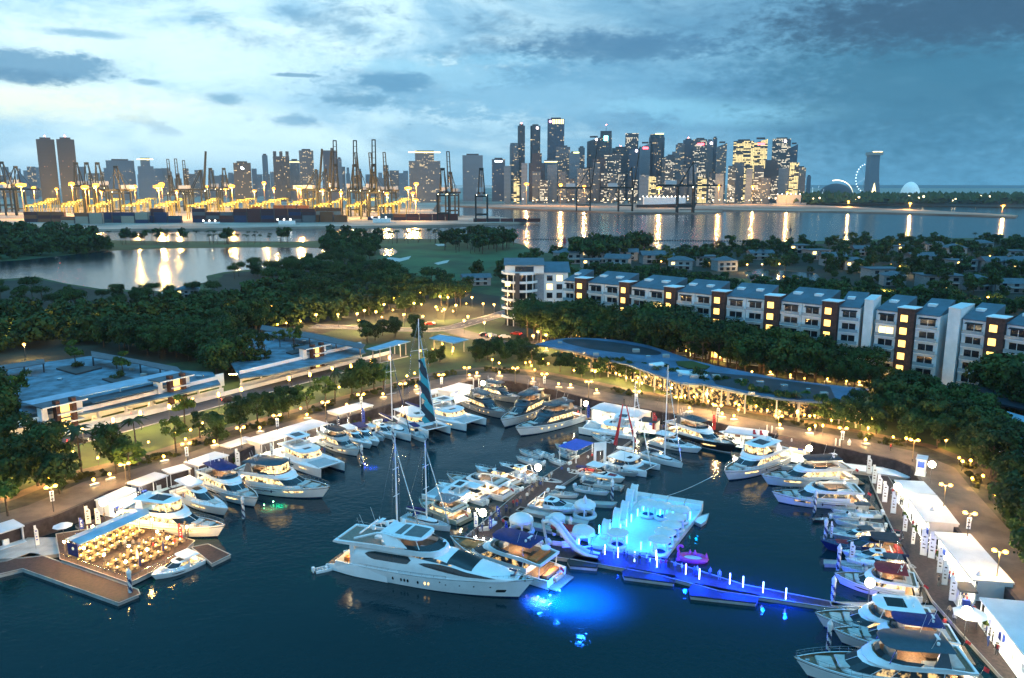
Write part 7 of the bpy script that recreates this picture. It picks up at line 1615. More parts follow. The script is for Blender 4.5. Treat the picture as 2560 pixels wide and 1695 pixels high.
for i, (x0, x1) in enumerate(UN): unit(x0, x1, f'white terrace house with balconies, {ordn(i)} from the left in the row', lit={4:(1,),12:(1,),15:(4,)}.get(i, ()))
for x0, x1, lb in [(2160,2185,'tall blank white gable wall splitting the terrace row'),(2370,2404,'white angled gable wall right of the seventh stair block')]:
    a = eave(x0); c = eave(x1); d_ = c-a; L = d_.length; t_ = thing('gable_wall', lb, 'wall', (a.x,a.y,3), atan2(d_.y,d_.x)); b = MB(); b.prism([(0,0),(L,-1.5),(L,12),(0,12)], 0, ZE-3+2.6); b.build('wall', twall, t_); b = MB(); b.prism([(-.1,-.1),(L+.1,-1.6),(L+.1,12),(-.1,12)], ZE-.4+.0, ZE-.2); b.build('coping', M['white'], t_)
p = G(2330,962,3); t_ = thing('lit_porch', 'bright yellow lit entrance hall below the terraces on the right', 'porch', tuple(p), -.25)
b = MB(); b.box(-5,6,3,3.3,0,6); b.build('back_wall', pm('porch_wall', (.6,.5,.3), .8), t_); b = MB(); b.box(-5.5,6.5,-1,3.3,6,6.4); b.build('roof', twall, t_)
for x in (-5,.5,6): b = MB(); b.box(x-.3,x+.3,-.8,-.2,0,6); b.build('column', twall, t_)
for x in (-3,0,3): b = MB(); b.box(x-.8,x+.8,0,1,5.85,5.95); b.build('ceiling_lamp', CPL, t_)
# curved apartment tower at the left end
c0 = G(1300,818,3); tw = thing('curved_apartment_tower', 'white curved apartment tower with banded balconies at the left end of the terraces', 'building', (c0.x, c0.y+8, 3))
R0 = 7.6; nfl = 6; fh = 3.55
b = MB(); b.lathe([(R0-1.4,0),(R0-1.4,nfl*fh)], (0,0,0), 28); b.build('glass_wall', dglass, tw, smooth=True)
for k in range(1, nfl+1):
    b = MB(); b.lathe([(R0,0),(R0,1.0),(R0-.2,1.0),(R0-.2,.25),(.5,.25)], (0,0,k*fh-.25), 32); b.build('balcony_band', twall, tw, smooth=False)
for a in (-2.5,-2.0,-1.15,-.6,-.1): b = MB(); b.tube(((R0-1.3)*cos(a),(R0-1.3)*sin(a),0),((R0-1.3)*cos(a),(R0-1.3)*sin(a),nfl*fh),.25,n=6); b.build('mullion', twall, tw)
b = MB(); b.box(-2.0-.0,-.2,-R0-.5,-R0+1.2,0,nfl*fh+.6); b.build('lift_shaft', M['darkwall'], tw)
b = MB(); b.box(-R0+1.5,R0+2,-R0+2.5,9,nfl*fh+.3,nfl*fh+3.6); b.build('penthouse', twall, tw); b = MB(); b.box(-2,5.5,-R0+2.42,-R0+2.48,nfl*fh+.9,nfl*fh+3.1); b.build('window', dglass, tw)
b = MB(); b.add([(-R0+1,-R0+1.6,nfl*fh+3.7),(R0+2.5,-R0+1.6,nfl*fh+3.7),(R0+2.5,10,nfl*fh+5.2),(-R0+1,10,nfl*fh+5.2)], [(0,1,2,3)]); b.add([(-R0+1,-R0+1.6,nfl*fh+3.5),(R0+2.5,-R0+1.6,nfl*fh+3.5),(R0+2.5,10,nfl*fh+3.5),(-R0+1,10,nfl*fh+3.5)], [(3,2,1,0)]); b.build('roof', broof, tw)
b = MB(); b.box(R0-1.5, R0+12, -2, 9, 0, nfl*fh+.2); b.build('side_wing', twall, tw)
b = MB(); b.box(R0-1.4, R0+2.2, -2.4, -2.05, 0, nfl*fh-.5); b.build('grey_panel', pm('grey_blue_render', (.25,.3,.36), .8), tw)
for k in range(5):
    for x in (3.4, 7.4):
        b = MB(); b.box(R0+x, R0+x+2.3, -2.08, -2.03, k*fh+4, k*fh+6.2); b.build('window', roomlit if (k, x) in ((3,3.4),(4,7.4)) else dglass, tw)
b = MB(); b.add([(R0-2,-2.6,nfl*fh+.3),(R0+13,-2.6,nfl*fh+.3),(R0+13,10,nfl*fh+3.6),(R0-2,10,nfl*fh+3.6)], [(0,1,2,3)]); b.build('wing_roof', broof, tw)
for x, z_ in ((2.2,9.3),(-5,16.5)): b = MB(); b.lathe([(R0-1.36,0),(R0-1.36,2.0)],(0,0,0),28) if False else b.box(x-1.0,x+1.0,-R0+1.15,-R0+1.2,z_,z_+1.9); b.build('lit_window', roomlit, tw)
b = MB(); b.box(-9,9,-7,-6,2.9,3.2) if False else b.lathe([(R0-.5,0),(R0-.5,.3)],(0,0,3.0),24); b.build('canopy', M['concrete'], tw)
# ---- villas
VW = pm('villa_render', (.3,.31,.32), .8, var=.15)
def villa(kind, seed):
    r = random.Random(seed); t_ = thing('villa', '', 'house'); L, D_, Hh = r.uniform(13,20), r.uniform(9,12), r.uniform(5.5,7.5)
    b = MB(); b.box(-L/2,L/2,-D_/2,D_/2,0,Hh); b.build('wall', VW, t_); e = .9
    b = MB(); z = Hh+.02; rz_ = Hh+2.6
    if kind == 'hip': b.add([(-L/2-e,-D_/2-e,z),(L/2+e,-D_/2-e,z),(L/2+e,D_/2+e,z),(-L/2-e,D_/2+e,z),(-L/2+D_/2,0,rz_),(L/2-D_/2,0,rz_)], [(0,1,5,4),(1,2,5),(2,3,4,5),(3,0,4),(3,2,1,0)])
    elif kind == 'gable': b.add([(-L/2-e,-D_/2-e,z),(L/2+e,-D_/2-e,z),(L/2+e,D_/2+e,z),(-L/2-e,D_/2+e,z),(-L/2-e,0,rz_),(L/2+e,0,rz_)], [(0,1,5,4),(1,2,5),(2,3,4,5),(3,0,4),(3,2,1,0)])
    else: b.box(-L/2-e,L/2+e,-D_/2-e,D_/2+e,Hh+.02,Hh+.45)
    b.build('roof', M['roofdark'], t_)
    for k in range(2):
        for x in (-.3,.02,.3):
            z0 = .7+k*3.1; b = MB(); b.box(x*L-1.2,x*L+1.2,-D_/2-.06,-D_/2-.02,z0,z0+1.9); b.build('window', roomlit if r.random() < .04 else dglass, t_)
    b = MB(); b.box(-L*.3,L*.35,-D_/2-2,-D_/2-.01,3.2,3.4); b.build('balcony', twall, t_); b = MB(); b.box(-L*.3,L*.35,-D_/2-2,-D_/2-1.95,3.4,4.2); b.build('balustrade', M['glassrail'], t_)
    return Copier(t_)
VI = [villa('hip',1),villa('gable',2),villa('flat',3),villa('gable',4),villa('hip',5),villa('flat',6)]
vp = [(1500,648,'villa with stepped dark gables behind the terraces'),(1560,640,'villa with a white porch left of the street lamp pair'),(1475,660,'low white villa right behind the curved tower'),(1545,662,'villa with brown hip roof close behind the row'),(1700,665,'long white villa with a balcony rail behind the row'),(1760,655,'dark roofed villa with white columns'),(1810,668,'villa beside the canal, left bank'),(1900,640,'villa near the palm on the seashore'),(1990,625,'pale villa with a low flat roof by the sea'),(2080,655,'white villa with an open roof frame above the canal'),(2130,665,'white flat villa right of the roof frame villa'),(2200,690,'villa half hidden before the lit gable'),(2230,705,'small white villa right of the canal'),(2300,650,'lit gabled villa among dark trees'),(2400,668,'villa with a pale ridge line right of the lit gable'),(2480,670,'villa with a pale ridge line second from the right edge'),(2545,672,'villa with a pale ridge line at the right edge'),(2345,712,'two storey white villa with lit lower windows'),(2435,716,'white villa with a dark terrace, yellow light below'),(2530,722,'white villa at the right edge above the terraces'),(2250,625,'villa roof near the sea, middle'),(2330,620,'villa roof near the sea, right of the palms'),(2450,618,'long pale roofed villa near the sea'),(2520,640,'villa behind trees at the right edge'),(2380,635,'villa with skylight among seaside trees'),(1640,650,'villa left of the canal among dark trees'),(2040,640,'villa with white beam roof right of the canal'),(2150,630,'villa with a green lit flat roof'),(1420,650,'villa roof behind the curved tower, nearest the sea')]
for i, (x, y, lb) in enumerate(vp):
    p = G(x, y+8, 3); VI[i % 6].put((p.x, p.y, 3), r5.uniform(-.35,.25), lb, 'seaside villas', r5.uniform(.85,1.15))
p = G(1190,712,3); VI[1].put((p.x,p.y,3), .2, 'white club house roof left of the curved tower', None, .8)
p = G(470,742,3); VI[4].put((p.x,p.y,3), .1, 'small pavilion by the bunker on the lake shore', None, .6)
p = G(470,826,3); VI[2].put((p.x,p.y,3), .1, 'small white flat roofed hut between the roof decks and the wood', None, .5)
# lamps of the far garden, road and villas
gl_ = thing('street_lamp', '', 'street lamp'); b = MB(); b.tube((0,0,0),(0,0,5),.08,n=6); b.build('pole', M['dpost'], gl_); b = MB(); b.ball((0,0,5.2),.5,8,.7); b.build('lamp_head', M['lamp'], gl_); bulb(gl_, (0,0,4.6), 6500, .25); GL = Copier(gl_)
fl = [(588,785),(680,764),(761,764),(845,762),(893,783),(911,775),(897,800),(940,778),(1000,740),(1035,757),(1057,790),(1090,766),(1110,772),(1119,738),(1100,740),(1140,762),(845,785),(790,785),(130,800),(215,815),(250,793),(395,806),(5,818),(60,860),(30,780),(1211,805),(1225,838),(1160,800),(1120,742),(1050,730),(1180,742),(1208,758),(985,745),(960,760),(1170,790),(1010,785),
      (1631,629),(1637,636),(1868,660),(1905,659),(1948,658),(2147,634),(2227,660),(2250,665),(2285,628),(2250,610),(2160,655),(2475,638),(2380,615),(1653,652),(2470,742),(2210,726),(2120,602),(1960,690),(1235,760),(1333,838),(1345,828),(1365,836)]
for i, (x, y) in enumerate(fl):
    p = G(x, y+2, 8); GL.put((p.x,p.y,3), 0, f'warm street lamp among trees {"beyond the road" if x < 1300 else "of the villa quarter"}, {ordn(i if i < 38 else i-38)} of its {"garden" if x < 1300 else "quarter"}' if i < 38 or True else '', 'garden and quarter lamps')
# trunk lights under the belt
for x in range(1330, 2250, 46):
    y = 872+(x-1330)*.105; p = G(x+R.uniform(-12,12), y+R.uniform(-6,8), 4.2); LO.put((p.x,p.y,3), 0, 'low lamp at the foot of the tree belt behind the arcade', 'low lamps below the tree belt')

# the tall tree belt in the narrow gap between the arcade and the terraces
x = 1318.0; rr = random.Random(9)
while x < 2300:
    for q in range(2):
        e = eave(x+rr.uniform(-8,8)); n_ = Vector((-e.x, -e.y, 0)).normalized(); p = e+n_*(rr.uniform(5,9) if q == 0 else rr.uniform(11,16))
        if x < 1411: p = G(x, 850+rr.uniform(-12,6)+q*6, 3)
        hgt = rr.uniform(1.05,1.52) if x < 2060 else (rr.uniform(.75,1.0) if x < 2200 else rr.uniform(.5,.7))
        tree(rr.choice('bbbtu'), p.x, p.y, hgt, 'tall dark tree in the dense belt between the blue roofed arcade and the white terraces', 'trees in the belt before the terraces')
    x += 17+(x-1318)*.012
for i, px in enumerate((2490,2520,2560,2600,2640,2540,2580,2610,2650)):
    e = eave(px); n_ = Vector((-e.x,-e.y,0)).normalized(); p = e+n_*(5+i*1.6); tree('b', p.x, p.y, rr.uniform(1.3,1.6), 'dark tree filling the corner by the right end of the terraces', 'trees at the right end of the terraces')

# many small golden lamps under the trees
g2 = thing('garden_lamp', '', 'garden lamp'); b = MB(); b.tube((0,0,0),(0,0,1.6),.05,n=5); b.build('post', M['dpost'], g2); b = MB(); b.ball((0,0,1.8),.26,7); b.build('lamp_head', M['lampsm'], g2); bulb(g2, (0,-.35,1.7), 620, .2, (1.,.55,.15)); G2 = Copier(g2)
def sprinkle(px, n, lb, grp, seed):
    r = random.Random(seed); poly = px; xs = [p[0] for p in poly]; ys = [p[1] for p in poly]; k = 0; tr = 0
    while k < n and tr < 4000:
        tr += 1; x, y = r.uniform(min(xs), max(xs)), r.uniform(min(ys), max(ys)); c = False
        for i in range(len(poly)):
            x1,y1 = poly[i]; x2,y2 = poly[i-1]
            if (y1 > y) != (y2 > y) and x < (x2-x1)*(y-y1)/(y2-y1)+x1: c = not c
        if c: p = G(x, y, 3); G2.put((p.x, p.y, 3), 0, lb, grp, r.uniform(.8,1.2)); k += 1
sprinkle([(0,1250),(0,1180),(300,1120),(600,1040),(960,950),(1160,900),(1160,925),(960,985),(600,1078),(300,1180)], 26, 'small golden lamp under the trees of the left lawn', 'golden lamps of the left lawn', 1)
sprinkle([(1180,915),(1330,890),(1440,905),(1640,955),(1800,985),(2000,1020),(2150,1050),(2280,1090),(2270,1120),(2000,1060),(1700,1005),(1480,955),(1280,930)], 44, 'small golden lamp under the trees before the arcade', 'golden lamps before the arcade', 2)
sprinkle([(2300,1110),(2440,1120),(2560,1220),(2700,1400),(2620,1400),(2500,1290),(2380,1180)], 14, 'small golden lamp in the park behind the right promenade', 'golden lamps of the right park', 3)
sprinkle([(560,800),(700,760),(880,740),(1180,735),(1190,790),(1000,812),(800,812),(640,830)], 30, 'small golden lamp in the garden beyond the road', 'golden lamps beyond the road', 4)
sprinkle([(1350,868),(1700,890),(2100,960),(2250,1000),(2250,985),(2100,945),(1700,875),(1350,856)], 16, 'small golden lamp at the foot of the tree belt', 'golden lamps of the tree belt', 5)
sprinkle([(1060,850),(1170,855),(1160,890),(1000,900),(980,880)], 10, 'small golden lamp on the terrace by the flat canopies', 'golden lamps by the canopies', 6)
# ================================================================ the container port and the city beyond it
def facade(name, wall, litc, k, cw=3.2, chh=3.8, frac=.25, rowv=.5, rough=.35):
    m = bpy.data.materials.new(name); m.use_nodes = True; q = NT(m.node_tree); b = q.n['Principled BSDF']; c = q.sep(q.tc('Object'))
    u = q.m('FLOOR', q.m('DIVIDE', q.m('ADD', c[0], c[1]), cw)); v = q.m('FLOOR', q.m('DIVIDE', c[2], chh)); rnd = q.n.new('ShaderNodeObjectInfo').outputs['Random']
    wn = q.n.new('ShaderNodeTexWhiteNoise'); q.l.new(q.xyz(u, v, q.m('MULTIPLY', rnd, 77)), wn.inputs[0])
    wr = q.n.new('ShaderNodeTexWhiteNoise'); q.l.new(q.xyz(q.m('FLOOR', q.m('DIVIDE', u, 5)), v, q.m('MULTIPLY', rnd, 31)), wr.inputs[0])
    big = q.noise(q.xyz(q.m('MULTIPLY', c[0], .03), q.m('MULTIPLY', c[2], .03), q.m('MULTIPLY', rnd, 50)), 1.0, 2)
    val = q.m('ADD', q.m('MULTIPLY', wn.outputs[0], 1-rowv), q.m('MULTIPLY', wr.outputs[0], rowv))
    val = q.m('ADD', val, q.m('MULTIPLY', q.m('SUBTRACT', big, .5), .5))
    on = q.ss(val, 1-frac-.05, 1-frac+.05)
    fu = q.m('FRACT', q.m('DIVIDE', q.m('ADD', c[0], c[1]), cw)); fv = q.m('FRACT', q.m('DIVIDE', c[2], chh))
    win = q.m('MULTIPLY', q.m('GREATER_THAN', fu, .18), q.m('GREATER_THAN', fv, .35))
    gn = q.n.new('ShaderNodeNewGeometry'); up = q.m('LESS_THAN', q.m('ABSOLUTE', q.sep(gn.outputs['Normal'])[2]), .5)
    win = q.m('MULTIPLY', win, up)
    q.l.new(q.mix(win, wall, tuple(x*.45 for x in wall)), b.inputs['Base Color']); b.inputs['Roughness'].default_value = rough
    b.inputs['Emission Color'].default_value = (*litc, 1); q.l.new(q.m('MULTIPLY', q.m('MULTIPLY', on, win), k), b.inputs['Emission Strength']); m.cycles.emission_sampling = 'NONE'
    return m
WB = (1.,.72,.34); WC = (1.,.86,.6)
FM = dict(dark=facade('dark_glass_facade', (.025,.05,.075), WB, 1.0, frac=.12), blue=facade('blue_glass_facade', (.03,.08,.14), WB, .9, frac=.10), grey=facade('grey_facade', (.12,.15,.18), WB, .9, frac=.2),
   lit=facade('office_facade_lit', (.05,.06,.07), (1.,.78,.32), 1.3, cw=4.5, frac=.62, rowv=.75), semi=facade('office_facade', (.05,.07,.09), WC, 1.0, cw=3.6, frac=.34, rowv=.6), beige=facade('beige_facade', (.3,.24,.2), WB, .9, cw=4, frac=.25, rowv=.2),
   pale=facade('pale_facade', (.22,.27,.32), WB, .6, frac=.06, rough=.6), brown=facade('brown_facade', (.08,.045,.05), WB, .8, frac=.06), twin=facade('charcoal_facade', (.03,.04,.055), (1,.5,.3), .3, frac=.03), hazy=facade('haze_tinted_facade', (.17,.23,.29), WB, .7, frac=.07, rough=.8))  # the hazy one has distance haze put into its wall colour
redlamp = em('red_beacon', (1,.12,.08), 30, False); whitesign = em('white_sign', (.85,.95,1), 6, False); redsign = em('red_sign', (1,.08,.1), 5, False); warmband = em('warm_roof_band', (1,.75,.3), 3, False); cyansign = em('cyan_sign', (.3,1,.95), 5, False)
def tower(x0, x1, yt, m, label, dist=2850, depth=None, shape='box', top=None, cat='skyscraper', zb=3, name='office_tower', taper=1.0, rot=0):
    a, c = GD(x0, dist, zb), GD(x1, dist, zb); w = c.x-a.x; zt = ztop(dist, yt)-zb; az_ = atan2((a.x+c.x)/2, dist); w *= cos(az_)*.99; t_ = thing(name, label, cat, ((a.x+c.x)/2, dist, zb), -az_)
    dp = depth or (14 if m == 'twin' else min(w, 45)); b = MB()
    if shape == 'box': b.box(-w/2, w/2, 0, dp, 0, zt)
    elif shape == 'round': b.lathe([(w/2,0),(w/2,zt*.94),(w*.42,zt)], (0,dp/2,0), 20)
    elif shape == 'oct': b.prism([(-w/2,w*.15),(-w*.35,0),(w*.35,0),(w/2,w*.15),(w/2,dp-w*.15),(w*.35,dp),(-w*.35,dp),(-w/2,dp-w*.15)], 0, zt)
    elif shape == 'taper': b.add([(-w/2,0,0),(w/2,0,0),(w/2,dp,0),(-w/2,dp,0),(-w/2*.98,0,zt*.62),(w/2*.98,0,zt*.62),(w/2*.98,dp,zt*.62),(-w/2*.98,dp,zt*.62),(-w/2*taper,2,zt),(w/2*taper,2,zt),(w/2*taper,dp-2,zt),(-w/2*taper,dp-2,zt)], [(4,5,1,0),(5,6,2,1),(6,7,3,2),(7,4,0,3),(8,9,5,4),(9,10,6,5),(10,11,7,6),(11,8,4,7),(11,10,9,8)])
    elif shape == 'slope': b.add([(-w/2,0,0),(w/2,0,0),(w/2,dp,0),(-w/2,dp,0),(-w/2,0,zt*.93),(w/2,0,zt),(w/2,dp,zt),(-w/2,dp,zt*.93)], [(0,1,5,4),(1,2,6,5),(2,3,7,6),(3,0,4,7),(4,5,6,7)])
    elif shape == 'step': b.box(-w/2,w/2,0,dp,0,zt*.8); b.box(-w*.3,w*.3,dp*.1,dp*.8,zt*.8,zt)
    elif shape == 'heads':
        b.box(-w/2,w/2,0,dp,0,zt*.9)
        for k in (-.38,0,.38): b.box(w*k-w*.1,w*k+w*.1,2,dp*.6,zt*.9,zt)
    body = b.build('body', FM[m], t_)
    if shape in ('box','oct','slope') and top != 'plain': b = MB(); b.box(-w*.3,w*.3,dp*.2,dp*.7,zt,zt+5); b.build('plant_room', M['darkwall'], t_)
    if top == 'beacon': b = MB(); b.tube((0,dp/2,zt),(0,dp/2,zt+9),.6,n=5); b.build('mast', M['darkwall'], t_); b = MB(); b.ball((0,dp/2,zt+9),1.8,6); b.build('beacon', redlamp, t_)
    if top == 'antenna': b = MB(); b.tube((0,dp/2,zt),(0,dp/2,zt+22),.8,.3,5); b.build('antenna', M['darkwall'], t_); b = MB(); b.ball((0,dp/2,zt+22),1.5,6); b.build('beacon', redlamp, t_); b = MB(); b.box(-w*.15,w*.15,-.6,-.1,zt*.86,zt*.93); b.build('sign', cyansign, t_)
    if top == 'crown':
        for k in range(7): b = MB(); b.box(-w*.2+k*w*.1,-w*.2+k*w*.1+w*.05,-.7,-.1,zt-17,zt-2); b.build('crown_light', warmband, t_)
        b = MB(); b.ball((-w*.33,-1,zt-9),4.5,8); b.build('round_logo_lamp', em('violet_logo', (1,.3,.6), 4, False), t_)
    if top == 'band': b = MB(); b.box(-w/2-.4,w/2+.4,-.6,-.1,zt-7,zt-4.5); b.build('roof_light_band', warmband, t_)
    if top == 'sign': b = MB(); b.box(-w*.28,w*.28,-.6,-.1,zt-9,zt-4.5); b.build('sign', whitesign, t_)
    if top == 'redsign': b = MB(); b.box(-w*.2,w*.3,-.6,-.1,zt-20,zt-13); b.build('sign', redsign, t_)
    if top == 'spot': b = MB(); b.ball((w*.2,-1,zt-8),4.2,8); b.build('roof_spotlight', em('pink_white_spot', (1,.75,.8), 6, False), t_)
    if top == 'dome': b = MB(); b.box(-w*.1,w*.42,-.6,-.1,zt-1,zt+2.5); b.build('crown_light', em('lime_crown', (.95,1,.35), 3, False), t_)
    if top == 'logo': b = MB(); b.lathe([(6,0),(.2,.5)],(0,0,0),6,1,.6); o_ = b.build('sign', whitesign, t_); o_.location=(0,-.5,zt-16); o_.rotation_euler=(pi/2,.5,0)
    return t_
TWL = [
 (1230,1263,398,'blue','low dark tower with a thin white sign, left of the city cluster',2700,'box','sign'),(1274,1296,357,'grey','slim tower with a rounded grey edge, leftmost of the cluster',2800,'round',None),(1294,1312,314,'dark','slender dark tower with two lights near its top',2850,'oct','beacon'),
 (1325,1350,314,'dark','slender dark tower with a pink lit crown',2850,'oct','spot'),(1321,1362,383,'brown','broad brown stepped tower below the slender pair',2650,'step',None),(1367,1409,297,'blue','tallest tower of the city, glowing striped crown with violet logo',2900,'box','crown'),
 (1360,1392,400,'pale','pale low tower below the tallest tower',2700,'box','band'),(1388,1424,367,'grey','wide green grey tower right of the tallest tower',2750,'box',None),(1421,1448,382,'pale','tower with a pale green lit top edge',2700,'box','dome'),(1444,1460,369,'grey','narrow grey tower right of the green lit top',2900,'box',None),
 (1465,1498,343,'dark','tower with white and red roof lights left of the antenna tower',2950,'slope','spot'),(1495,1528,327,'dark','tapering tower with an antenna and a cyan sign',2850,'taper','antenna'),(1480,1512,396,'brown','plain maroon tower in front of the antenna tower',2600,'box',None),(1508,1550,386,'semi','office tower with many lit rows, right of the maroon tower',2650,'box',None),
 (1527,1569,370,'dark','broad dark flat tower behind the port crane',2900,'box','beacon'),(1559,1592,333,'semi','tall tower with gold lit upper floors',2950,'box','plain'),(1568,1596,371,'blue','tower with a bright white round sign at its corner',2750,'box','spot'),(1595,1622,358,'pale','pale tower with a red slanted light beside it',2850,'slope','redsign'),
 (1617,1657,335,'dark','tall dark tower with curved lime crown',2850,'round','dome'),(1652,1670,396,'grey','low tower right of the lime crowned tower',2700,'box',None),(1669,1702,379,'grey','grey stepped tower near the middle of the cluster',2750,'step',None),(1660,1684,390,'semi','low lit tower in the middle of the cluster',2650,'box',None),
 (1684,1706,361,'grey','grey tower left of the violet scaffolded tower',2850,'box',None),(1702,1728,350,'blue','violet lit tower under construction',2850,'box','beacon'),(1727,1761,348,'semi','wide office tower with red sign right of the scaffolded tower',2800,'box','redsign'),(1760,1777,352,'pale','pale slim slab tower with bright top spot',2850,'box','spot'),
 (1775,1786,345,'blue','thin dark blue tower, tallest of its trio',2850,'box',None),(1786,1811,357,'grey','residential tower with scattered lights and curved side',2800,'slope',None),(1826,1877,352,'lit','dark framed office block with the brightest yellow floors',2600,'box',None),(1875,1911,347,'lit','bank tower with yellow floors and red roof lamp',2700,'slope','redsign'),
 (1922,1968,347,'semi','bank tower with pink glowing roof lamp, right of the gap',2750,'box','spot'),(1966,1986,360,'blue','dark slope topped tower at the right end of the cluster',2750,'slope',None),(1897,1949,400,'twin','black low double tower in front of the right bank towers',2500,'step',None),(1982,2010,419,'beige','beige residential tower right of the cluster',2700,'box',None),(2013,2024,441,'hazy','small hazy tower right of the beige tower',3000,'box',None),
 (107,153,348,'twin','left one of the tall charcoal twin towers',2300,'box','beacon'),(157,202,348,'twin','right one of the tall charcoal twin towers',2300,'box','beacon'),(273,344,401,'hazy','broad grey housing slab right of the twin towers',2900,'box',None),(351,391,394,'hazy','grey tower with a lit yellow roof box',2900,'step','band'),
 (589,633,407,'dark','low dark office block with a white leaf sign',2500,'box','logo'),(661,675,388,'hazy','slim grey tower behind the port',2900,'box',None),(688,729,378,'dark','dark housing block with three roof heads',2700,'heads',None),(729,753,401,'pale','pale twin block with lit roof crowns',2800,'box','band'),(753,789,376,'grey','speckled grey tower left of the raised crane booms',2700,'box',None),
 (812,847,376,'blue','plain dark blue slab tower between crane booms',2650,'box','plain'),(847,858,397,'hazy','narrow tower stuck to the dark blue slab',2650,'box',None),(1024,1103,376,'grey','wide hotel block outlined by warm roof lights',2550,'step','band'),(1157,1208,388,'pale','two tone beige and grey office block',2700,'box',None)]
for x0, x1, yt, m_, lb, ds, shp, tp in TWL: tower(x0, x1, yt, m_, lb, ds, None, shp, tp, taper=.84)
r6 = random.Random(21)
for i in range(84):                                   # lower blocks of the town behind the port
    x = -80+i*15.8+r6.uniform(-5,5) if i < 70 else 1250+(i-70)*52; w = r6.uniform(10,24); yt = r6.uniform(412,440)
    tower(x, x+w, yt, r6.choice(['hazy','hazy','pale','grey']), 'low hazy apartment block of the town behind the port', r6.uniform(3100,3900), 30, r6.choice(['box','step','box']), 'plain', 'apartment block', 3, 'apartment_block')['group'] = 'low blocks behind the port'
for i in range(34):
    x = 1262+i*22+r6.uniform(-5,5); w = r6.uniform(14,26); yt = r6.uniform(405,452)
    tower(x, x+w, yt, r6.choice(['semi','grey','semi','pale','lit']), 'low lit city block at the foot of the skyscrapers', r6.uniform(2350,2500), 25, 'box', 'plain', 'city block', 3, 'city_block')['group'] = 'low city blocks'
# curved hotel, big wheel, domes
ds = 3300; a, c = GD(2164,ds), GD(2198,ds); w = c.x-a.x; zt = ztop(ds,388); t_ = thing('curved_hotel_tower', 'grey hotel tower with a flaring curved side and flat roof deck, right of the city', 'hotel', ((a.x+c.x)/2, ds, 3))
b = MB(); n = 12; L_ = []; R_ = []
for i in range(n+1):
    f = i/n; z = (zt-3)*f; L_.append((-w*.36, z)); R_.append((w*(.30+.30*(1-f)**2.2 if f < .8 else .30+.1*(f-.8)), z))
b.grid([[(x,0,z) for x,z in L_],[(x,0,z) for x,z in R_],[(x,40,z) for x,z in R_],[(x,40,z) for x,z in L_],[(x,0,z) for x,z in L_]]); b.build('body', FM['pale'], t_)
b = MB(); b.prism([(-w*.42,-6),(w*.48,-6),(w*.48,46),(-w*.42,46)], zt-3, zt+9); b.build('roof_deck', M['concrete'], t_); b = MB(); b.box(-w*.3,w*.4,-6.6,-6.1,zt+9,zt+12); b.build('roof_lights', warmband, t_)
b = MB(); b.add([(-w*.2,-1,0),(w*.3,-1,0),(w*.05,-1,zt*.36)], [(0,1,2)]); b.build('lit_atrium', warmband, t_)
c = GD(2160,3500,3); zc = ztop(3500,445); t_ = thing('ferris_wheel', 'large pale lit ferris wheel half hidden behind the curved hotel', 'ferris wheel', (c.x,3500,3), .45); R_ = 58
for k in range(28):
    a = 2*pi*k/28; b = MB(); b.ball((R_*cos(a),0,zc-3+R_*sin(a)),2.4,6); b.build('capsule', em('wheel_light', (.7,.9,1), 2.2, False) if k == 0 else bpy.data.materials['wheel_light'], t_)
b = MB(); b.path([(R_*cos(2*pi*k/32),0,zc-3+R_*sin(2*pi*k/32)) for k in range(33)],1.6,5); b.build('rim', M['steel'], t_)
b = MB()
for k in range(14): a = 2*pi*k/14; b.tube((0,0,zc-3),(R_*cos(a),0,zc-3+R_*sin(a)),.35,n=3)
b.build('spokes', M['steel'], t_)
for s_ in (-1,1): b = MB(); b.tube((s_*30,0,0),(0,0,zc-3),1.6,n=5); b.build('leg', M['steel'], t_)
def halfdome(x, y0, rx, rz, label, m, glow=None, ds=3300, name='domed_hall'):
    c = GD(x, ds, 3); k = ds/FPX; t_ = thing(name, label, 'dome', (c.x, ds, 3)); b = MB(); b.lathe([(rx*k*cos(pi/2*i/7), rz*k*sin(pi/2*i/7)) for i in range(8)], (0,0,0), 20); b.build('shell', m, t_, smooth=True)
    if glow:
        b = MB(); rows = [[(rx*k*1.01*cos(a), -4-yy, rz*k*1.06*sin(a)+8) for a in [pi*(.08+.5*i/10) for i in range(11)]] for yy in (0,3)]; b.grid(rows); b.grid([[(p[0],p[1],p[2]+3) for p in rows[0]], rows[0]]); b.build('lit_rim', glow, t_)
halfdome(2274, 474, 24, 40, 'white glowing translucent dome behind the far trees', em('dome_glow', (.7,.9,.85), .16, False))
halfdome(2088, 480, 42, 36, 'low dark arched hall with a bright roof rim', M['darkwall'], em('rim_glow', (1,.85,.55), 2.2, False), name='arched_hall')
for i, (x, h_) in enumerate([(2020,24),(2032,30),(2044,34),(2054,26)]):
    c = GD(x,3200,3); t_ = thing('petal_hall', f'pale petal shaped shell of the waterfront museum, {ordn(i)} from the left', 'petal building', (c.x,3200,3)); b = MB(); n = 8
    b.grid([[(-9+3*j/n, 0, 0),((i-1.5)*5*(j/n)**2-6*(1-j/n)*.5,0,h_*1.5*j/n),] for j in range(n+1)]); b.grid([[((i-1.5)*5*(j/n)**2-6*(1-j/n)*.5,0,h_*1.5*j/n),((i-1.5)*5*(j/n)**2+7*(1-j/n),6,h_*1.4*j/n)] for j in range(n+1)]); b.build('shell', em('petal_glow', (.7,.9,1), .5, False) if i == 0 else bpy.data.materials['petal_glow'], t_)
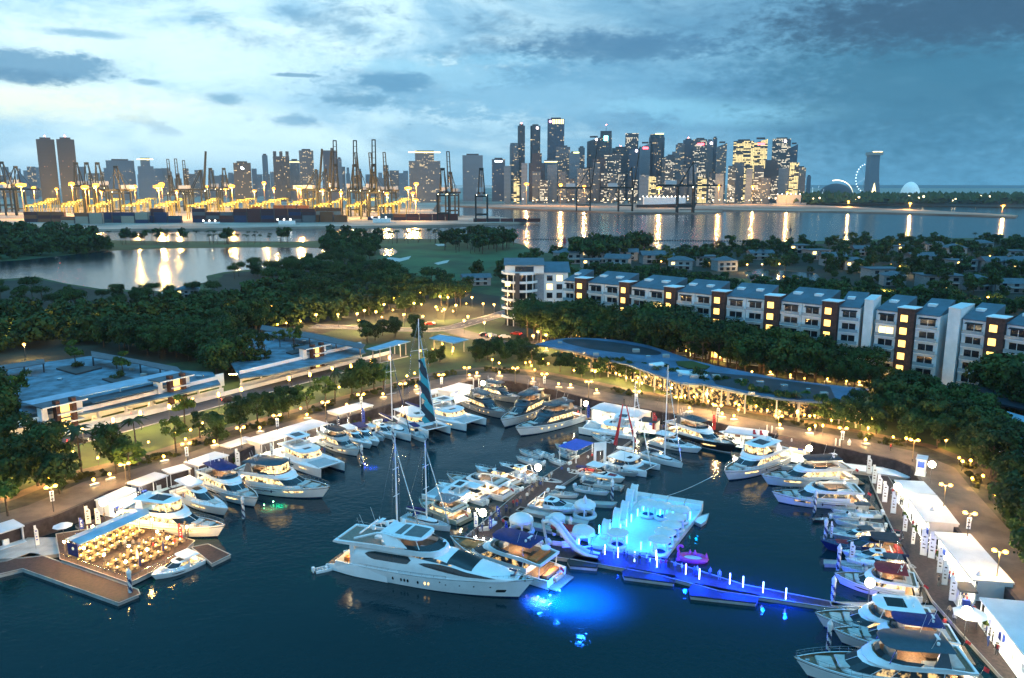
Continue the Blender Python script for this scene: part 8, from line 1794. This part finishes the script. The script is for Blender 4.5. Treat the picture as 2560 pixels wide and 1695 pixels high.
# far wooded shore with lamps
b = MB(); rw = random.Random(4)
for i in range(620):
    x = rw.uniform(1985,2700); yy = rw.uniform(2250,2700); p = GD(x, yy, 3); s_ = rw.uniform(18,32); o = crown_cache if False else None
    n = 5
    for k in range(n):
        cx, cy, cz, r_ = p.x+rw.gauss(0,s_*.5), yy+rw.gauss(0,s_*.5), 3+s_*rw.uniform(.3,.9), s_*rw.uniform(.3,.5)
        b.add([(cx-r_,cy,cz-r_*.5),(cx,cy-r_,cz-r_*.2),(cx+r_,cy,cz-r_*.4),(cx,cy,cz+r_*.7)], [(0,1,3),(1,2,3),(0,2,1),(2,0,3)])
o = b.build('far_woodland', M['leaf']); tag(o, 'dark wooded far shore', None, None, 'stuff')
sl2 = thing('shore_lamp', '', 'lamp'); b = MB(); b.tube((0,0,0),(0,0,12),.3,n=4); b.build('pole', M['dpost'], sl2); b = MB(); b.ball((0,0,12.5),1.5,7); b.build('lamp_head', em('shore_lamp_glow', (1.,.72,.36), 5, False), sl2); SL = Copier(sl2)
for i in range(64):
    x = 1990+i*9.3+r6.uniform(-4,4); yy = r6.uniform(2230,2480); p = GD(x, yy); SL.put((p.x,yy,3), 0, 'tiny street lamp on the far wooded shore', 'lamps of the far shore', r6.uniform(.9,1.9))
for i in range(40):
    x = 1290+i*18+r6.uniform(-7,7); yy = r6.uniform(2250,2340); p = GD(x, yy); SL.put((p.x,yy,3), 0, 'tiny lamp on the quay below the skyscrapers', 'lamps below the skyscrapers', r6.uniform(.8,1.5))
# ---- port: flood masts, cranes, gantries, containers
fm_ = thing('flood_mast', '', 'floodlight mast'); b = MB(); b.tube((0,0,0),(0,0,36),.5,.3,6); b.build('mast', M['post'], fm_); b = MB(); b.lathe([(1,0),(4.6,1),(4.6,3.4),(1,4.4)],(0,0,36),8); b.build('lamp_head', em('sodium_flood', (1.,.36,.03), 3.2, False), fm_); bulb(fm_, (0,-4,33), 260000, 1.5, (1.,.5,.14)); FMc = Copier(fm_)
fw = [(16,461,1600,1.1),(62,463,1350,1.7),(187,460,1500,1.1),(220,468,1350,1.3),(247,463,1450,1.2),(403,467,1300,1.8),(410,461,1500,1.2),(584,466,1450,1.2),(664,458,1700,.9),(754,470,1500,.8),(1022,471,1500,1.4),(1042,460,1800,1.1),(1040,500,1300,1.0),(1316,460,2200,1.4),(1401,462,2150,1.0),(1460,466,2100,.9),(1646,470,2000,1.4),(1795,464,2300,1.2),(1880,466,2300,1.1),(1966,480,2200,.8),(2120,505,2060,.7),(2274,515,1850,.8),(2505,528,1650,.9)]
fw += [(100+i*58+r6.uniform(-20,20), r6.uniform(466,486), r6.choice([1380,1550,1750,1900]), r6.uniform(.5,1.0)) for i in range(17)]
for i, (x, y, ds, s_) in enumerate(fw):
    p = GD(x, ds); zz = max(14, ztop(ds, y)-3); FMc.put((p.x, ds, 3), 0, f'tall orange floodlight mast of the port, {ordn(i)} of its row', 'floodlight masts of the port', (s_, s_, zz/38))
steelg = pm('crane_green', (.004,.011,.011), .6, .2, var=.15); cabw = pm('crane_house', (.55,.57,.6), .6)
def crane(boom):
    t_ = thing('quay_crane', '', 'quay crane'); b = MB()
    for x in (-9,9):
        for y in (-13,13):
            b = MB(); b.box(x-1.2,x+1.2,y-1.2,y+1.2,0,42); b.build('leg', steelg, t_)
    b = MB()
    for x in (-9,9): b.box(x-.8,x+.8,-12,12,10,12)
    for y in (-13,13): b.box(-8,8,y-.8,y+.8,10,12); b.box(-8,8,y-.8,y+.8,38,40)
    b.build('portal_beams', steelg, t_)
    b = MB(); 
    for x in (-3,3): b.box(x-.8,x+.8,-15,48,42.05,45.5)
    b.build('girder', steelg, t_)
    b = MB(); b.bbox(-7,7,16,34,45.6,52); b.build('machinery_house', cabw, t_)
    b = MB()
    for x in (-5,5): b.tube((x,-13,42),(x*.5,-10,80),1.2,.9,5); b.tube((x,12,42),(x*.5,-9,79),.9,.7,5)
    b.box(-3.4,3.4,-11,-9,78,82); b.tube((0,-10,80),(0,44,46),.3,n=4); b.build('apex_frame', steelg, t_)
    b = MB()
    if boom == 'up':
        for x in (-3,3): b.tube((x,-15,45),(x*.8,-24,118),1.4,1.1,4)
        for z in range(55,120,9): b.tube((-3,-15-(z-45)*.123,z),(3,-15-(z-45)*.123,z),.5,n=4)
        b.tube((-3,-24,118),(3,-24,118),1.2,n=4)
    else:
        for x in (-3,3): b.box(x-.8,x+.8,-58,-15,42.5,45)
        b.tube((0,-10,80),(0,-45,45),.35,n=4)
    b.build('boom', steelg, t_)
    for x in (-8,8): b = MB(); b.ball((x,-13,41),.9,6); b.build('lamp', bpy.data.materials['crane_lamp'] if 'crane_lamp' in bpy.data.materials else em('crane_lamp', (1,.9,.5), 10, False), t_)
    return Copier(t_)
CU, CD_ = crane('up'), crane('down')
cr = [(24,404,1700,0,.2),(42,415,1500,0,1.2),(205,406,1650,0,.3),(231,406,1650,0,.3),(258,406,1600,0,.3),(308,415,1400,0,0),(435,398,1750,1,.2),(454,397,1750,1,.2),(473,401,1750,1,.2),(496,378,1700,1,1.5),(535,420,1800,0,.2),(568,420,1800,0,.2),(782,372,1600,1,1.4),(807,370,1600,1,1.3),(841,352,1500,1,.3),(888,352,1450,1,.35),(909,382,1650,1,-.3),(935,350,1420,1,.3),(943,382,1650,1,-.3),(975,381,1650,1,-.2),(1131,379,1450,1,-.2),(1110,420,1300,0,0),(1204,420,1250,0,.05),(1458,369,1750,1,1.5),(1563,366,1720,1,1.5),(1712,404,1650,0,1.5)]
for i, (x, y, ds, up, rz) in enumerate(cr):
    p = GD(x, ds); zz = ztop(ds, y)-3; s_ = zz/(119. if up else 82.)
    (CU if up else CD_).put((p.x, ds, 3), rz, f'dark green quay crane with its boom {"raised" if up else "lowered"}, {ordn(i)} from the left along the port', 'quay cranes', (s_, s_, s_))
yel = pm('gantry_yellow', (.2,.16,.03), .6); rt = thing('yard_gantry', '', 'yard gantry')
for x in (-12,12):
    for y in (-4,4): b = MB(); b.box(x-.6,x+.6,y-.6,y+.6,0,22); b.build('leg', yel, rt)
b = MB(); b.box(-13,13,-4.5,-3,22,24); b.box(-13,13,3,4.5,22,24); b.build('girder', yel, rt)
for x in (-9,-3,3,9): b = MB(); b.ball((x,-4.8,21.6),.8,6); b.build('lamp', em('gantry_lamp', (.9,.85,.2), 1.6, False) if x == -9 else bpy.data.materials['gantry_lamp'], rt)
bulb(rt, (0,-9,17), 30000, 1, (1,.62,.14)); RT = Copier(rt)
for i in range(60):
    row = i % 5; x = 90+(i//5)*80+row*13+r6.uniform(-8,8); ds = [1330,1450,1600,1780,1950][row]
    if 700 < x < 745 and row == 0: continue
    p = GD(x, ds); RT.put((p.x, ds, 3), r6.uniform(-.1,.1), 'yellow lit rubber tyred gantry in the container yard', 'yard gantries')
CC = {'blue':(.01,.025,.09),'red':(.1,.015,.012),'orange':(.25,.08,.025),'grey':(.12,.12,.13),'maroon':(.05,.01,.02),'white':(.38,.33,.26),'teal':(.02,.07,.1)}
def contmat(k):
    m = bpy.data.materials.new('container_'+k); m.use_nodes = True; q = NT(m.node_tree); b_ = q.n['Principled BSDF']; c = q.sep(q.tc('Object'))
    f = q.m('SINE', q.m('MULTIPLY', q.m('ADD', c[0], c[1]), 12)); q.l.new(q.mix(q.ss(f, -.4, .4), tuple(x*.7 for x in CC[k]), CC[k]), b_.inputs['Base Color']); b_.inputs['Roughness'].default_value = .7; return m
CB = {}
for k in CC:
    t_ = thing('shipping_container', '', 'container'); b = MB(); b.box(-6.1,6.1,-1.22,1.22,0,2.6); b.build('box', contmat(k), t_)
    b = MB()
    for x in (-6.15,6.15):
        for y in (-1.25,1.25): b.box(x-.12,x+.12,y-.12,y+.12,0,2.62)
    b.build('corner_posts', M['darkwall'], t_)
    b = MB(); b.box(6.12,6.2,-.04,.04,.1,2.5); b.build('door_seam', M['darkwall'], t_); CB[k] = Copier(t_)
def stack(x, ds, n, hh, cols, lb, sc=2.0):
    for i in range(n):
        p = GD(x, ds)
        for k in range(hh if r6.random() < .75 else max(1, hh-1)):
            CB[r6.choice(cols)].put((p.x+i*12.9*sc*.8, ds, 3+k*2.62*sc), 0, lb, 'containers stacked in the port', (sc*.79, sc, sc))
# the yard's stacks: each block of boxes the photo shows as one colour patch
for x, ds, n, hh, cols, lb in [(80,1230,3,3,['orange','maroon','red'],'orange or maroon container stacked at the left of the port'),(172,1180,3,3,['white','orange','white'],'pale container in the floodlit stack left of the blue ones'),(232,1210,7,3,['blue','blue','teal','blue'],'blue container in the long blue stack by the lake'),(322,1200,2,4,['grey','blue','white'],'grey or blue container at the right end of the blue stack'),(372,1240,1,4,['white','white'],'cream floodlit container in the tall pale stack'),(396,1225,1,4,['maroon','red'],'maroon container beside the tall pale stack'),
      (500,1220,9,4,['maroon','red','grey','blue','maroon'],'dark red container in the wide stack behind the white vessel'),(750,1230,4,3,['orange','orange','white'],'orange container in the lit stack right of the wide red stack'),(805,1250,2,4,['white','white','orange'],'cream container in the block next to the orange stack'),(640,1400,6,4,['orange','maroon','orange'],'brown container in the stack farther inland'),(935,1300,4,2,['teal','blue'],'teal container near the white boat shed'),(1000,1290,5,2,['maroon','red','orange'],'red container along the quay in the middle'),(1200,1240,5,1,['red','maroon'],'red container at the tip of the port quay')]:
    stack(x, ds, n, hh, cols, lb)
def shipbox(x0, x1, y0, label, m1, m2, ds, lamps=6):
    a, c = GD(x0, ds, 0), GD(x1, ds, 0); L = c.x-a.x; t_ = thing('ship', label, 'ship', (a.x, ds, 0)); h = Hull(L, L*.16, L*.07, L*.1, rake=.04*L, fine=5)
    h.mesh(MB(), 12, 4).build('hull', M[m1], t_); h.deck(MB(), .3).build('deck', M['deckgrey'], t_)
    b = MB(); b.bbox(.12*L,.8*L,-L*.06,L*.06,L*.065,ztop(ds,y0)); b.build('superstructure', m2, t_)
    for i in range(lamps): b = MB(); b.ball((L*(.1+.8*i/lamps),-L*.062,ztop(ds,y0)+2),1.2,6); b.build('deck_lamp', SHL, t_)
    return t_
SHL = em('ship_lamp', (1,.95,.8), 6, False)
shipbox(1590,1742,493,'long white ship moored below the skyscrapers','maroon' if 'maroon' in M else 'black',M['whitewall'],2000,12); shipbox(1932,2016,487,'grey ship with a rounded stern beside the sandy spit','grey',M['concrete'],2250,6)
shipbox(505,560,555,'small white work vessel with blue lights at the port quay','navy',M['whitewall'],1190,3); shipbox(690,750,552,'white tug with a red hull at the port quay','black',M['whitewall'],1165,3); shipbox(925,990,546,'pale boat shed vessel at the port quay','white',M['whitewall'],1220,3)
shipbox(2478,2500,600,'tiny lit boat near the right shore','black',M['whitewall'],760,1) if False else None
p = G(1412,606,0); t_ = thing('channel_buoy', 'red channel buoy in the strait', 'buoy', tuple(p)); b = MB(); b.lathe([(1.8,0),(1.8,1),(.9,1.4),(.5,5),(.02,6)],n=10); b.build('body', M['red'], t_)
p = G(1976,575,0); t_ = thing('channel_buoy', 'dark channel buoy far out on the right', 'buoy', tuple(p)); b = MB(); b.lathe([(2.2,0),(2.2,1),(.9,1.6),(.5,6),(.02,8)],n=10); b.build('body', M['black'], t_)
p0, p1 = G(1315,598,.2), G(1890,603,.2); b = MB(); n = 90
for i in range(n): q_ = p0.lerp(p1, i/n); b.tube((q_.x-.9,q_.y,.2),(q_.x+.9,q_.y,.2),.9,n=5)
tag(b.build('float_line', M['black']), 'line of dark floats across the strait', None, None, 'stuff')
# ---- sea air between the camera and the far shore
hz_ = MB(); hz_.box(-6000,6000,-250,5200,-2,420)
hm = bpy.data.materials.new('air'); hm.use_nodes = True; hm.node_tree.nodes.clear()
q = NT(hm.node_tree); pv = q.n.new('ShaderNodeVolumePrincipled'); pv.inputs['Color'].default_value = (.62,.84,1,1); pv.inputs['Density'].default_value = .00004; pv.inputs['Anisotropy'].default_value = .3
q.l.new(pv.outputs[0], q.n.new('ShaderNodeOutputMaterial').inputs['Volume'])
tag(hz_.build('haze', hm), 'thin bluish evening haze over the harbour', None, None, 'stuff')
# ---- labels: members of small groups that would share one are told apart by their order in the view
from collections import defaultdict
def col_of(o):
    x, y, z = o.location; dep = y*CP-(z-HC)*SP; return CX+FPX*x/dep
gl2 = defaultdict(list)
for o in S.collection.objects:
    if o.parent is None and o.get('category') and o.get('label'): gl2[(o['label'], o.get('group', ''))].append(o)
for (lb, g), l in gl2.items():
    if 1 < len(l) <= 36 and len(lb.split()) <= 12:
        l.sort(key=col_of)
        for i, o in enumerate(l): o['label'] = f'{lb}, {ordn(i)} from the left'
for o in S.collection.objects:
    if o.parent is None and len(str(o.get('label', '')).split()) > 16: print('LONG', len(o['label'].split()), o['label'])
